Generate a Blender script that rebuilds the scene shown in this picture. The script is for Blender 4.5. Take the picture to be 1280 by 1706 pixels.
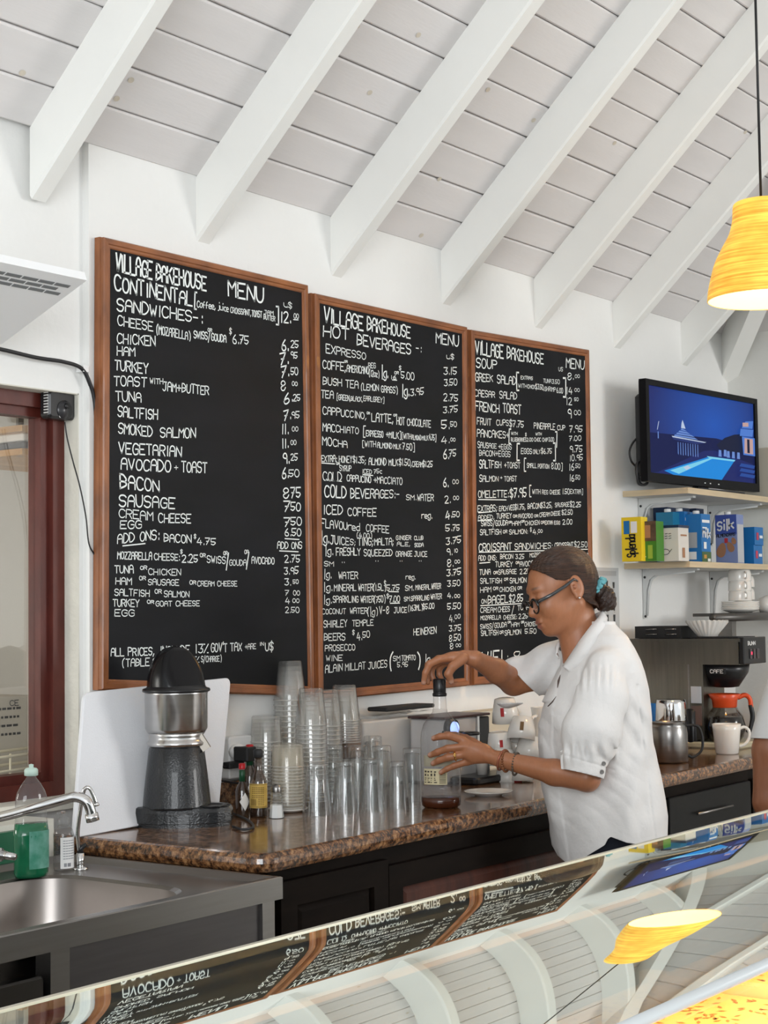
import bpy, bmesh, math, random
import numpy as np
from mathutils import Vector, Matrix, noise
random.seed(7); rng = np.random.default_rng(5)
for o in list(bpy.data.objects): bpy.data.objects.remove(o)
SC = bpy.context.scene; COL = SC.collection
R_ = math.radians
# ---------------------------------------------------------------- camera
FPX = 2743.0; CAM = np.array([0, -2.95, 1.42])
_y, _p, _r = R_(53.8), R_(3.5), R_(-.755)
CF = np.array([math.sin(_y)*math.cos(_p), math.cos(_y)*math.cos(_p), math.sin(_p)])
_R0 = np.cross(CF, [0, 0, 1]); _R0 /= np.linalg.norm(_R0); _U0 = np.cross(_R0, CF)
CR = _R0*math.cos(_r)+_U0*math.sin(_r); CU = _U0*math.cos(_r)-_R0*math.sin(_r)
cam = bpy.data.cameras.new('camera'); camo = bpy.data.objects.new('camera', cam); COL.objects.link(camo)
cam.sensor_fit = 'HORIZONTAL'; cam.sensor_width = 36; cam.lens = FPX/1280*36
cam.clip_start = .02; cam.clip_end = 100
camo.matrix_world = Matrix(((CR[0], CU[0], -CF[0], CAM[0]), (CR[1], CU[1], -CF[1], CAM[1]), (CR[2], CU[2], -CF[2], CAM[2]), (0, 0, 0, 1)))
SC.camera = camo
# ---------------------------------------------------------------- world and light
w = bpy.data.worlds.new('sky'); SC.world = w; w.use_nodes = True
w.node_tree.nodes['Background'].inputs[0].default_value = (.92, .97, 1.0, 1)
w.node_tree.nodes['Background'].inputs[1].default_value = 1.05
SC.view_settings.view_transform = 'Standard'; SC.view_settings.look = 'None'
SC.view_settings.gamma = 1; SC.view_settings.use_curve_mapping = False
SC.view_settings.exposure = 0.1
SC.cycles.transparent_max_bounces = 48
SC.cycles.max_bounces = 10
def area(name, loc, target, size, power, color=(1, 1, 1)):
    l = bpy.data.lights.new(name, 'AREA'); l.shape = 'RECTANGLE'; l.size, l.size_y = size; l.energy = power; l.color = color
    o = bpy.data.objects.new(name, l); COL.objects.link(o); o.location = loc
    o.rotation_euler = (Vector(target)-Vector(loc)).to_track_quat('-Z', 'Y').to_euler(); return o
area('window_daylight', (5.9, -6.2, 2.4), (4.6, 0, 1.5), (1.7, 1.9), 145, (1, .99, .97))
area('doorway_daylight', (-2.6, -4.2, 2.0), (3, 0, 1.9), (2.6, 2.2), 165, (.93, .97, 1))
# ---------------------------------------------------------------- geometry from the measured camera
def ray(px, py):
    d = CF*FPX+CR*(px-640)-CU*(py-853); return d/np.linalg.norm(d)
def onp(px, py, ax, v):
    d = ray(px, py); return CAM+d*((v-CAM[ax])/d[ax])
def onx(px, py, x): return onp(px, py, 0, x)
def ony(px, py, y): return onp(px, py, 1, y)
def onz(px, py, z=.92): return onp(px, py, 2, z)
def at(px, py, dep):
    return CAM+(CF*FPX+CR*(px-640)-CU*(py-853))/FPX*dep
def dep(P): return float((np.array(P)-CAM)@CF)
def ppm(P): return FPX/dep(P)
# ---------------------------------------------------------------- materials
MATS = {}
def mat(name, col, rough=.5, metal=0, spec=.5, trans=0, ior=1.45, emit=None, es=1, noise_s=0, noise_a=0, bump=0, bump_s=80, stretch=None, col2=None, sss=0, coat=0):
    if name in MATS: return MATS[name]
    m = bpy.data.materials.new(name); m.use_nodes = True; nt = m.node_tree; b = nt.nodes['Principled BSDF']
    b.inputs['Base Color'].default_value = (*col, 1); b.inputs['Roughness'].default_value = rough
    b.inputs['Metallic'].default_value = metal; b.inputs['Specular IOR Level'].default_value = spec
    b.inputs['Transmission Weight'].default_value = trans; b.inputs['IOR'].default_value = ior
    b.inputs['Coat Weight'].default_value = coat
    if sss: b.inputs['Subsurface Weight'].default_value = sss; b.inputs['Subsurface Radius'].default_value = (.01, .004, .002)
    if emit: b.inputs['Emission Color'].default_value = (*emit, 1); b.inputs['Emission Strength'].default_value = es
    if noise_a or bump:
        tc = nt.nodes.new('ShaderNodeTexCoord'); mp = nt.nodes.new('ShaderNodeMapping'); nt.links.new(tc.outputs['Object'], mp.inputs[0])
        if stretch: mp.inputs['Scale'].default_value = stretch
    if noise_a:
        n = nt.nodes.new('ShaderNodeTexNoise'); n.inputs['Scale'].default_value = noise_s or 10; n.inputs['Detail'].default_value = 6
        nt.links.new(mp.outputs[0], n.inputs['Vector'])
        cr = nt.nodes.new('ShaderNodeValToRGB'); cr.color_ramp.elements[0].position = .3; cr.color_ramp.elements[1].position = .7
        c2 = col2 or tuple(c*(1-noise_a) for c in col)
        cr.color_ramp.elements[0].color = (*c2, 1); cr.color_ramp.elements[1].color = (*col, 1)
        nt.links.new(n.outputs[0], cr.inputs[0]); nt.links.new(cr.outputs[0], b.inputs['Base Color'])
    if bump:
        n2 = nt.nodes.new('ShaderNodeTexNoise'); n2.inputs['Scale'].default_value = bump_s; n2.inputs['Detail'].default_value = 4
        nt.links.new(mp.outputs[0], n2.inputs['Vector'])
        bp = nt.nodes.new('ShaderNodeBump'); bp.inputs['Strength'].default_value = bump; bp.inputs['Distance'].default_value = .01
        nt.links.new(n2.outputs[0], bp.inputs['Height']); nt.links.new(bp.outputs[0], b.inputs['Normal'])
    MATS[name] = m; return m
def clear(name, tint=(1, 1, 1), ior=1.45, rough=.02, base=.04, mx=.9, haze=0, hazecol=(.8, .8, .8)):
    """thin clear sheet: see-through head on, mirror-like at grazing angles"""
    if name in MATS: return MATS[name]
    m = bpy.data.materials.new(name); m.use_nodes = True; nt = m.node_tree; N = nt.nodes; N.clear()
    out = N.new('ShaderNodeOutputMaterial'); mix = N.new('ShaderNodeMixShader'); tr = N.new('ShaderNodeBsdfTransparent'); gl = N.new('ShaderNodeBsdfGlossy')
    tr.inputs[0].default_value = (*tint, 1); gl.inputs['Roughness'].default_value = rough
    lw0 = N.new('ShaderNodeLayerWeight'); lw0.inputs[0].default_value = .5
    lw = N.new('ShaderNodeMath'); lw.operation = 'POWER'; lw.inputs[1].default_value = 3.0; nt.links.new(lw0.outputs['Facing'], lw.inputs[0])
    mr = N.new('ShaderNodeMapRange'); mr.inputs[3].default_value = base; mr.inputs[4].default_value = mx
    nt.links.new(lw.outputs[0], mr.inputs[0]); nt.links.new(mr.outputs[0], mix.inputs[0])
    src = tr
    if haze:
        d = N.new('ShaderNodeBsdfDiffuse'); d.inputs[0].default_value = (*hazecol, 1); m2 = N.new('ShaderNodeMixShader'); m2.inputs[0].default_value = haze
        nt.links.new(tr.outputs[0], m2.inputs[1]); nt.links.new(d.outputs[0], m2.inputs[2]); src = m2
    nt.links.new(src.outputs[0], mix.inputs[1]); nt.links.new(gl.outputs[0], mix.inputs[2]); nt.links.new(mix.outputs[0], out.inputs[0])
    MATS[name] = m; return m
def wood(name, c1, c2, rough=.45, sc=(1, 1, 12), ns=6, coat=0):
    m = mat(name, c1, rough, noise_s=ns, noise_a=1, col2=c2, stretch=sc, bump=.05, bump_s=20, coat=coat); return m
wall_m = mat('white_plaster', (.84, .84, .82), .85, noise_s=2.5, noise_a=.03, bump=.12, bump_s=45)
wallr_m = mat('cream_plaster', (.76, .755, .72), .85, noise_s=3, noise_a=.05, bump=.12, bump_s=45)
reveal_m = mat('reveal_plaster', (.72, .70, .62), .85, noise_s=14, noise_a=.12, bump=.3, bump_s=60)
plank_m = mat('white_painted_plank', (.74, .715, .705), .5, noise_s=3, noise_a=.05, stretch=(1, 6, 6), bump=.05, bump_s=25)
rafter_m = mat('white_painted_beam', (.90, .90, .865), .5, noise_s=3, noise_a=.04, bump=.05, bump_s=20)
knot_m = mat('knot_stain', (.66, .60, .50), .6, noise_s=60, noise_a=.15)
frame_m = wood('teak_frame', (.34, .118, .038), (.15, .048, .016), .42, (3, 3, 1), 9, .2)
frameh_m = wood('teak_frame_across', (.34, .118, .038), (.15, .048, .016), .42, (1, 3, 3), 9, .2)
board_m = mat('chalkboard', (.008, .0085, .0095), .42, noise_s=3, noise_a=1, col2=(.013, .0135, .016), spec=.12, stretch=(1, 1, 3))
chalk_m = mat('chalk', (.86, .9, .88), .8)
winred_m = wood('mahogany_window', (.125, .025, .016), (.07, .013, .009), .4, (2, 2, 1), 8)
steel_m = mat('brushed_steel', (.30, .29, .28), .3, 1, noise_s=4, noise_a=.12, stretch=(1, 1, 20))
steeld_m = mat('dull_steel', (.15, .143, .145), .38, 1, noise_s=6, noise_a=.12, stretch=(1, 1, 14))
sinkin_m = mat('sink_bowl_steel', (.34, .31, .29), .33, 1, noise_s=6, noise_a=.12)
chrome_m = mat('chrome', (.75, .75, .75), .08, 1)
cabd_m = wood('dark_walnut', (.010, .006, .004), (.005, .003, .002), .6, (1, 1, 6), 5); cabd_m.node_tree.nodes['Principled BSDF'].inputs['Specular IOR Level'].default_value = .12
black_m = mat('black_plastic', (.012, .012, .013), .3)
blackm_m = mat('matte_black', (.015, .015, .016), .6)
white_m = mat('white_plastic', (.8, .8, .79), .35)
ceram_m = mat('white_ceramic', (.78, .75, .70), .15, coat=.5)
paper_m = mat('white_paper', (.86, .84, .80), .8)
cup_m = clear('clear_plastic', (.975, .975, .97), 1.45, .06, .05, .95, .07, (.95, .93, .88))
cup2_m = clear('cloudy_plastic', (.96, .955, .94), 1.4, .12, .04, .8, .16, (.85, .78, .64))
glass_m = clear('drinking_glass', (.95, .96, .96), 1.5, .015, .10, 1.0, .02)
pet_m = clear('clear_bottle', (.93, .93, .93), 1.45, .05, .035, .8, .04, (.75, .76, .78))
pane_m = clear('window_pane', (.96, .97, .97), 1.5, .01, .08, .9)
# granite
def granite():
    m = bpy.data.materials.new('brown_granite'); m.use_nodes = True; nt = m.node_tree; b = nt.nodes['Principled BSDF']; N = nt.nodes; L = nt.links
    tc = N.new('ShaderNodeTexCoord'); a = N.new('ShaderNodeTexNoise'); a.inputs['Scale'].default_value = 70; a.inputs['Detail'].default_value = 7; a.inputs['Roughness'].default_value = .7
    v = N.new('ShaderNodeTexVoronoi'); v.inputs['Scale'].default_value = 190
    L.new(tc.outputs['Object'], a.inputs['Vector']); L.new(tc.outputs['Object'], v.inputs['Vector'])
    r = N.new('ShaderNodeValToRGB'); e = r.color_ramp.elements
    e[0].position = .36; e[0].color = (.012, .007, .005, 1); e[1].position = .66; e[1].color = (.42, .24, .11, 1)
    x = r.color_ramp.elements.new(.46); x.color = (.09, .040, .018, 1); x = r.color_ramp.elements.new(.55); x.color = (.26, .12, .05, 1)
    L.new(a.outputs[0], r.inputs[0]); mx = N.new('ShaderNodeMix'); mx.data_type = 'RGBA'; mx.blend_type = 'MULTIPLY'; mx.inputs[0].default_value = .5
    r2 = N.new('ShaderNodeValToRGB'); r2.color_ramp.elements[0].color = (.25, .2, .18, 1); r2.color_ramp.elements[1].position = .35
    L.new(v.outputs['Color'], r2.inputs[0]); L.new(r.outputs[0], mx.inputs[6]); L.new(r2.outputs[0], mx.inputs[7]); L.new(mx.outputs[2], b.inputs['Base Color'])
    b.inputs['Roughness'].default_value = .16; b.inputs['Coat Weight'].default_value = .5; b.inputs['Coat Roughness'].default_value = .08
    return m
granite_m = granite()
# ---------------------------------------------------------------- object helpers
def mesh(name, verts, faces, m=None, parent=None, smooth=False, mats=None, mi=None):
    me = bpy.data.meshes.new(name); me.from_pydata([tuple(map(float, v)) for v in verts], [], [tuple(int(i) for i in f) for f in faces]); me.update()
    for x in (mats or ([m] if m else [])): me.materials.append(x)
    if mi is not None: me.polygons.foreach_set('material_index', list(mi))
    if smooth:
        me.polygons.foreach_set('use_smooth', [True]*len(me.polygons))
    o = bpy.data.objects.new(name, me); COL.objects.link(o)
    if parent: o.parent = parent
    return o
def tag(o, label=None, cat=None, group=None, kind=None):
    if label: o['label'] = label
    if cat: o['category'] = cat
    if group: o['group'] = group
    if kind: o['kind'] = kind
    return o
def thing(name, loc, label, cat, group=None, rz=0):
    o = bpy.data.objects.new(name, None); COL.objects.link(o); o.location = tuple(map(float, loc)); o.rotation_euler = (0, 0, rz); o.empty_display_size = .05
    return tag(o, label, cat, group)
class G:
    """collects shapes of ONE mesh"""
    def __init__(s): s.v = []; s.f = []; s.mi = []; s.sm = []
    def add(s, v, f, mi=0, sm=False):
        n = len(s.v); s.v += [tuple(map(float, p)) for p in v]; s.f += [tuple(n+i for i in q) for q in f]; s.mi += [mi]*len(f); s.sm += [sm]*len(f); return s
    def box(s, a, b, mi=0, M=None):
        x0, y0, z0 = a; x1, y1, z1 = b
        v = [(x0, y0, z0), (x1, y0, z0), (x1, y1, z0), (x0, y1, z0), (x0, y0, z1), (x1, y0, z1), (x1, y1, z1), (x0, y1, z1)]
        if M is not None: v = [M@Vector(p) for p in v]
        return s.add(v, [(0, 3, 2, 1), (4, 5, 6, 7), (0, 1, 5, 4), (1, 2, 6, 5), (2, 3, 7, 6), (3, 0, 4, 7)], mi)
    def rbox(s, a, b, r=.005, seg=3, mi=0, M=None):
        """box with rounded vertical edges and a small top/bottom chamfer"""
        x0, y0, z0 = a; x1, y1, z1 = b; pts = []
        for cx, cy, a0 in ((x1-r, y1-r, 0), (x0+r, y1-r, 90), (x0+r, y0+r, 180), (x1-r, y0+r, 270)):
            for k in range(seg+1):
                t = R_(a0+90*k/seg); pts.append((cx+r*math.cos(t), cy+r*math.sin(t), math.cos(t), math.sin(t)))
        c = min(r*.5, (z1-z0)*.25); rings = [(z0, c), (z0+c, 0), (z1-c, 0), (z1, c)]
        v = []; n = len(pts)
        for z, ins in rings: v += [(p[0]-p[2]*ins, p[1]-p[3]*ins, z) for p in pts]
        if M is not None: v = [M@Vector(p) for p in v]
        f = [tuple(range(n))[::-1], tuple(range(3*n, 4*n))]
        for k in range(3):
            f += [(k*n+i, k*n+(i+1) % n, (k+1)*n+(i+1) % n, (k+1)*n+i) for i in range(n)]
        return s.add(v, f, mi)
    def lathe(s, prof, n=24, c=(0, 0, 0), mi=0, M=None, sm=True, sx=1, sy=1, cap=True):
        v = []; f = []
        for r, z in prof:
            for i in range(n):
                t = 2*math.pi*i/n; v.append((c[0]+r*sx*math.cos(t), c[1]+r*sy*math.sin(t), c[2]+z))
        k = len(prof)
        for j in range(k-1): f += [(j*n+i, j*n+(i+1) % n, (j+1)*n+(i+1) % n, (j+1)*n+i) for i in range(n)]
        if cap:
            if prof[0][0] > 1e-5: f.append(tuple(range(n))[::-1])
            if prof[-1][0] > 1e-5: f.append(tuple(range((k-1)*n, k*n)))
        if M is not None: v = [M@Vector(p) for p in v]
        return s.add(v, f, mi, sm)
    def tube(s, pts, r, n=8, mi=0, caps=True):
        P = [Vector([float(c) for c in p]) for p in pts]; rr = r if isinstance(r, (list, tuple)) else [r]*len(P)
        v = []; up = None
        for i, p in enumerate(P):
            d = (P[min(i+1, len(P)-1)]-P[max(i-1, 0)]).normalized()
            if up is None:
                up = Vector((0, 0, 1)) if abs(d.z) < .9 else Vector((1, 0, 0))
            a = d.cross(up).normalized(); bb = a.cross(d).normalized(); up = bb
            v += [p+(a*math.cos(2*math.pi*k/n)+bb*math.sin(2*math.pi*k/n))*rr[i] for k in range(n)]
        f = []
        for i in range(len(P)-1): f += [(i*n+k, (i+1)*n+k, (i+1)*n+(k+1) % n, i*n+(k+1) % n) for k in range(n)]
        if caps: f += [tuple(range(n)), tuple(range((len(P)-1)*n, len(P)*n))[::-1]]
        return s.add(v, f, mi, True)
    def prism(s, poly, ax, a, b, mi=0, M=None):
        """extrude a 2-D polygon along axis ax (0,1,2) from a to b"""
        n = len(poly)
        def P(q, t):
            return {0: (t, q[0], q[1]), 1: (q[0], t, q[1]), 2: (q[0], q[1], t)}[ax]
        v = [P(q, a) for q in poly]+[P(q, b) for q in poly]
        if M is not None: v = [M@Vector(p) for p in v]
        return s.add(v, [tuple(range(n))[::-1], tuple(range(n, 2*n))]+[(i, (i+1) % n, n+(i+1) % n, n+i) for i in range(n)], mi)
    def build(s, name, m, parent=None):
        mats = m if isinstance(m, (list, tuple)) else [m]
        me = bpy.data.meshes.new(name); me.from_pydata(s.v, [], s.f)
        bm = bmesh.new(); bm.from_mesh(me); bmesh.ops.recalc_face_normals(bm, faces=bm.faces); bm.to_mesh(me); bm.free()
        for x in mats: me.materials.append(x)
        me.polygons.foreach_set('material_index', s.mi); me.polygons.foreach_set('use_smooth', s.sm); me.update()
        o = bpy.data.objects.new(name, me); COL.objects.link(o)
        if parent: o.parent = parent
        return o
def smoothpath(pts, n=6):
    P = [np.array(p, float) for p in pts]; P = [2*P[0]-P[1]]+P+[2*P[-1]-P[-2]]; out = []
    for i in range(1, len(P)-2):
        for k in range(n):
            t = k/n; out.append(.5*((2*P[i])+(-P[i-1]+P[i+1])*t+(2*P[i-1]-5*P[i]+4*P[i+1]-P[i+2])*t*t+(-P[i-1]+3*P[i]-3*P[i+1]+P[i+2])*t**3))
    out.append(P[-2]); return out
def copy_tree(o, parent=None):
    c = o.copy(); COL.objects.link(c)
    if parent: c.parent = parent
    for ch in list(o.children): copy_tree(ch, c)
    return c
# ---------------------------------------------------------------- handwriting
GL = {'A': '02061838464 2 0545', 'B': '0208 0828374635 05 0535443302', 'C': '4738180604123243', 'D': '0208 082846442202', 'E': '0802 0848 0535 0242', 'F': '0802 0848 0535',
'G': '4738180604123243 43452 5', 'H': '0208 4248 0545', 'I': '1218', 'J': '3833221203 1848', 'K': '0208 4805 1642', 'L': '0802 0242', 'M': '0208 0825 2548 4842', 'N': '0208 0842 4248',
'O': '18060412324446381 8', 'P': '0208 083847463505', 'Q': '180604123244463818 2441', 'R': '0208 083847463505 2542', 'S': '4738180706153544321203', 'T': '0848 2822', 'U': '080412324448', 'V': '0822 2248',
'W': '0812 1226 2632 3248', 'X': '0842 0248', 'Y': '0825 4825 2522', 'Z': '0848 4802 0242', '0': '180604123244463818', '1': '1812', '2': '0718384602 0242', '3': '0848 4825 2545432203',
'4': '2804 0444 3632', '5': '4808 0805 053544332203', '6': '38160412324335150 4', '7': '0848 4812 1535', '8': '25061838462504123244 2 5', '9': '45250618384642', '.': '1213', ',': '1301', ':': '1516 1213',
';': '1516 1301', '-': '0535', '+': '0545 2327', '(': '29070311', ')': '19373321', '[': '2909 0901 0121', ']': '1939 3931 3111', '/': '0039', '$': '473818071535443203 2921', '%': '0248 0818 3242', "'": '1917',
'"': '0806 2826', '=': '0646 0444', '&': '4205183815', 'l': '1911', 'g': '4626050322 43 4641200 1', 'r': '0206 04163646', 'e': '044445361605031242', 'c': '46261604132242', 'o': '160503123244463616', 'f': '3828161 2 0535', 'i': '1216 1819', 'j': '3632110 1 3839',
'u': '060312324346 4642', 'd': '4942 46260503224 3', 'n': '0206 05163645 4542', 'm': '0206 0516252 2 2536454 2', 'p': '0006 05264543220 3', 's': '46160534432202', 'a': '46260503224 3 4642', 'k': '0209 4604 1542', 't': '1912 0636', 'z': '0646 4602 0242', 'v': '0622 2246', 'x': '0642 0246', 'y': '0624 4601', '_': '0141'}
WID = {'I': 2.6, '1': 2.8, '.': 2, ',': 2, ':': 2.4, ';': 2.4, "'": 2, 'l': 2.8, 'i': 2.6, '(': 3.4, ')': 3.6, '[': 3.4, ']': 4, 'r': 4.6, ' ': 3.6, '"': 3.2, 't': 4.2, 'j': 4}
def _parse(s):
    out = []; q = s.split(' '); cur = ''
    for t in q:                                     # single stray digits re-join with the run before
        cur += t
        if len(cur) % 2 == 0: out.append(cur); cur = ''
    return [[(int(c[i]), int(c[i+1])-2) for i in range(0, len(c), 2)] for c in out]
GP = {k: _parse(v) for k, v in GL.items()}
def chaikin(P, n=2):
    for _ in range(n):
        Q = [P[0]]
        for a, b in zip(P[:-1], P[1:]): Q += [(a[0]*.75+b[0]*.25, a[1]*.75+b[1]*.25), (a[0]*.25+b[0]*.75, a[1]*.25+b[1]*.75)]
        P = Q+[P[-1]]
    return P
def write(g, text, p0, p1, up0, up1=None, wd=.1, jit=1.0, mi=0):
    """handwritten line from p0 to p1 (baseline), cap-height vectors up0, up1; ribbons wd of cap height wide"""
    p0, p1, up0 = (np.array(a, float) for a in (p0, p1, up0)); up1 = up0 if up1 is None else np.array(up1, float)
    tot = sum(WID.get(c, 5) for c in text)-.9; x = 0
    dirx = (p1-p0)/max(1e-9, np.linalg.norm(p1-p0)); Lm = np.linalg.norm(p1-p0)
    for ch in text:
        ww = WID.get(ch, 5)
        if ch in GP:
            jy = random.uniform(-.03, .03)*jit; js = 1+random.uniform(-.06, .06)*jit; sl = random.uniform(-.04, .06)*jit
            for pl in GP[ch]:
                pl = chaikin(pl) if len(pl) >= 4 else pl
                Q = []
                for a, b in pl:
                    t = (x+a+random.uniform(-.05, .05)*jit)/tot; u = up0*(1-t)+up1*t
                    Q.append(p0+(p1-p0)*t+u*(b/6*js+jy)+dirx*np.linalg.norm(up0)*sl*b/6)
                h = np.linalg.norm(up0*(1-x/tot)+up1*(x/tot)); wdt = (wd if wd < 1 else 0)*h; wdt = max(wdt, .0021)
                L = []
                uu = up0/np.linalg.norm(up0); yv = uu-dirx*(uu@dirx); yv = yv/np.linalg.norm(yv)
                P2 = [((q-p0)@dirx, (q-p0)@yv) for q in Q]
                for i in range(len(P2)):
                    a = P2[max(i-1, 0)]; b = P2[min(i+1, len(P2)-1)]; dx, dy = b[0]-a[0], b[1]-a[1]; l = math.hypot(dx, dy) or 1
                    ex = (-.3 if i == 0 else .3 if i == len(P2)-1 else 0)*wdt
                    c = (P2[i][0]+dx/l*ex, P2[i][1]+dy/l*ex); nx, ny = -dy/l*wdt/2, dx/l*wdt/2
                    L.append(p0+dirx*(c[0]+nx)+yv*(c[1]+ny)); L.append(p0+dirx*(c[0]-nx)+yv*(c[1]-ny))
                g.add(L, [(2*i, 2*i+1, 2*i+3, 2*i+2) for i in range(len(P2)-1)], mi)
        x += ww
def stroke(g, pts, wdt, n, mi=0):
    """flat ribbon in a plane of normal n"""
    P = [np.array(p, float) for p in pts]; L = []; n = np.array(n, float)
    for i in range(len(P)):
        d = P[min(i+1, len(P)-1)]-P[max(i-1, 0)]; s = np.cross(n, d); s = s/np.linalg.norm(s)*wdt/2; L += [P[i]+s, P[i]-s]
    g.add(L, [(2*i, 2*i+1, 2*i+3, 2*i+2) for i in range(len(P)-1)], mi)
# ================================================================ the room
XR = 6.54; ZE = 2.585; TP = .942; SL = math.hypot(1, TP); XL = 2.812; WY = .022
def struct(o): o['kind'] = 'structure'; return o
g = G(); g.box((-3.2, -6.6, -.1), (XR+.2, 3.2, 0)); struct(g.build('floor', mat('floor_tile', (.47, .45, .42), .4, noise_s=3, noise_a=.12)))
g = G(); g.box((XL, 0, 0), (XR+.2, .2, ZE+.12)); struct(g.build('wall_back', wall_m))
# wall left of the boards, set back a little, with the window opening
WX0, WX1, WZ0, WZ1 = 1.0, 2.797, .985, 1.966
g = G()
g.box((-3.2, WY, 0), (WX0, .2, ZE+.12)); g.box((WX0, WY, 0), (XL, .2, WZ0)); g.box((WX0, WY, WZ1), (XL, .2, ZE+.12)); g.box((WX1, WY, WZ0), (XL, .2, WZ1))
struct(g.build('wall_left', wall_m))
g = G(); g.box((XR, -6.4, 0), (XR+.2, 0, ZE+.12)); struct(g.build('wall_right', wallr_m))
# plaster reveal round the window
g = G(); g.box((WX1-.003, WY-.002, WZ0), (WX1, .2, WZ1)); g.box((WX0, WY-.002, WZ1-.003), (WX1, .2, WZ1)); g.box((WX0, WY-.03, WZ0-.02), (WX1+.02, .2, WZ0+.004)); struct(g.build('trim_1', reveal_m))
# ceiling: sheathing, planks, rafters
ceil = struct(thing('ceiling', (0, 0, 0), None, None))
def slope(side, t, a, h):
    """point on a roof slope: t = run from the eave, a = position along the eave, h = height normal to the boards"""
    nb, nz = TP/SL*h, h/SL
    return (a, -t+nb, ZE+TP*t+nz) if side == 0 else (XR-t+nb, a, ZE+TP*t+nz) if side == 1 else (a, -6.4+t-nb, ZE+TP*t+nz)
for side in (0, 1, 2):
    g = G(); T = 3.2
    lo, hi = (-3.2, XR) if side != 1 else (-6.4, 0)
    def ends(t):
        return (lo, XR-t) if side != 1 else (-6.4+t, -t)
    v = []
    for t in (0, T):
        e = ends(t)
        for h in (.016, .03): v += [slope(side, t, e[0], h), slope(side, t, e[1], h)]
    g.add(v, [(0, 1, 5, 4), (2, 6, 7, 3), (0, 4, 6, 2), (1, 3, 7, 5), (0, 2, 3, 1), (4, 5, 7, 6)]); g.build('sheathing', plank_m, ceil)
PW = .0825
for side, rows in ((0, 38), (1, 24)):
    for j in range(rows):
        t0, t1 = j*PW+.0012, (j+1)*PW-.0012; c = .0035
        if side == 0: e0, e1 = (-1.2, XR-t0), (-1.2, XR-t1)
        else: e0, e1 = (-3.4, -t0), (-3.4, -t1)
        prof = [(t0, .016), (t0, c*1.3), (t0+c, 0), (t1-c, 0), (t1, c*1.3), (t1, .016)]
        v = []
        for t, h in prof: v.append(slope(side, t, e0[0], h))
        for t, h in prof: v.append(slope(side, t, -t if side else XR-t, h))
        n = 6; dz = random.uniform(-.0008, .0008); v = [(p[0], p[1], p[2]+dz) for p in v]
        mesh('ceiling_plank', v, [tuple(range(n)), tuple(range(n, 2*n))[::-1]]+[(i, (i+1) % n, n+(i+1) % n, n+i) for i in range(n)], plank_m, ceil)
RW = .056; RD = .172
def rafter(side, a, t1, t0=0):
    c = .006
    sec = [(-RW/2+c, 0), (RW/2-c, 0), (RW/2, c*1.4), (RW/2, RD), (-RW/2, RD), (-RW/2, c*1.4)]
    v = []
    for t in (t0, t1):
        for s, z in sec:
            v.append((a+s, -t, ZE+TP*t-RD+z) if side == 0 else (XR-t, a+s, ZE+TP*t-RD+z) if side == 1 else (a+s, -6.4+t, ZE+TP*t-RD+z))
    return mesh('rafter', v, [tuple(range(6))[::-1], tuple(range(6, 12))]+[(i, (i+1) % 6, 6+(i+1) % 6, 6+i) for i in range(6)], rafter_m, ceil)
for i in range(-7, 7):
    x = 2.65+.5795*i; rafter(0, x, min(3.2, XR-x-.01))
for i in range(6):
    y = -.56-.5795*i; rafter(1, y, min(3.2, -y-.01))
# hip rafter in the corner
def hip():
    d = Vector((-1, -1, TP)); s = Vector((.7071, -.7071, 0)); v = []
    for t in (.0, 3.2):
        b = Vector((XR, 0, ZE-.20))+d*t
        for k, z in ((-.036, 0), (.036, 0), (.036, .2), (-.036, .2)): v.append(b+s*k+Vector((0, 0, z)))
    mesh('hip_rafter', v, [(0, 3, 2, 1), (4, 5, 6, 7), (0, 1, 5, 4), (1, 2, 6, 5), (2, 3, 7, 6), (3, 0, 4, 7)], rafter_m, ceil)
hip()
# knots showing through the paint
kn = G()
for px, py in ((37, 121), (194, 164), (218, 133), (595, 43), (616, 154), (697, 58), (813, 149), (1024, 238), (889, 200), (732, 298), (702, 392), (1242, 220)):
    # on the back slope: y = -t, z = ZE + TP t  ->  solve along the ray
    d = ray(px, py); k = (ZE+TP*(-CAM[1])-CAM[2])/(d[2]+TP*d[1]); P = CAM+d*k; t = -P[1]
    u = np.array([1, 0, 0.]); vv = np.array([0, -1, TP])/SL; nn = np.array([0, -TP, -1])/SL; r = .008
    ring = [P+u*r*1.2*math.cos(a)+vv*r*math.sin(a)+nn*.0014 for a in np.linspace(0, 2*math.pi, 11)[:-1]]
    kn.add(ring, [tuple(range(10))])
kn.build('knots', knot_m, ceil)
# ---------------------------------------------------------------- window in the left wall
win = struct(thing('window_1', (0, 0, 0), None, None)); FY = .068
def rail(name, a, b, m=winred_m): g = G(); g.box(a, b); return g.build(name, m, win)
rail('outer_frame', (WX1-.040, FY, WZ0), (WX1-.003, FY+.07, WZ1)); rail('outer_frame', (WX0, FY, WZ1-.038), (WX1-.040, FY+.07, WZ1-.003)); rail('outer_frame', (WX0, FY, WZ0+.004), (WX1-.040, FY+.07, WZ0+.04))
rail('sash', (WX1-.066, FY+.016, WZ0+.04), (WX1-.040, FY+.06, WZ1-.038)); rail('sash', (WX0, FY+.016, WZ1-.06), (WX1-.066, FY+.06, WZ1-.038)); rail('sash', (WX0, FY+.016, WZ0+.04), (WX1-.066, FY+.06, WZ0+.062))
rail('pane', (WX0, FY+.036, WZ0+.062), (WX1-.066, FY+.041, WZ1-.06), pane_m)
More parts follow.
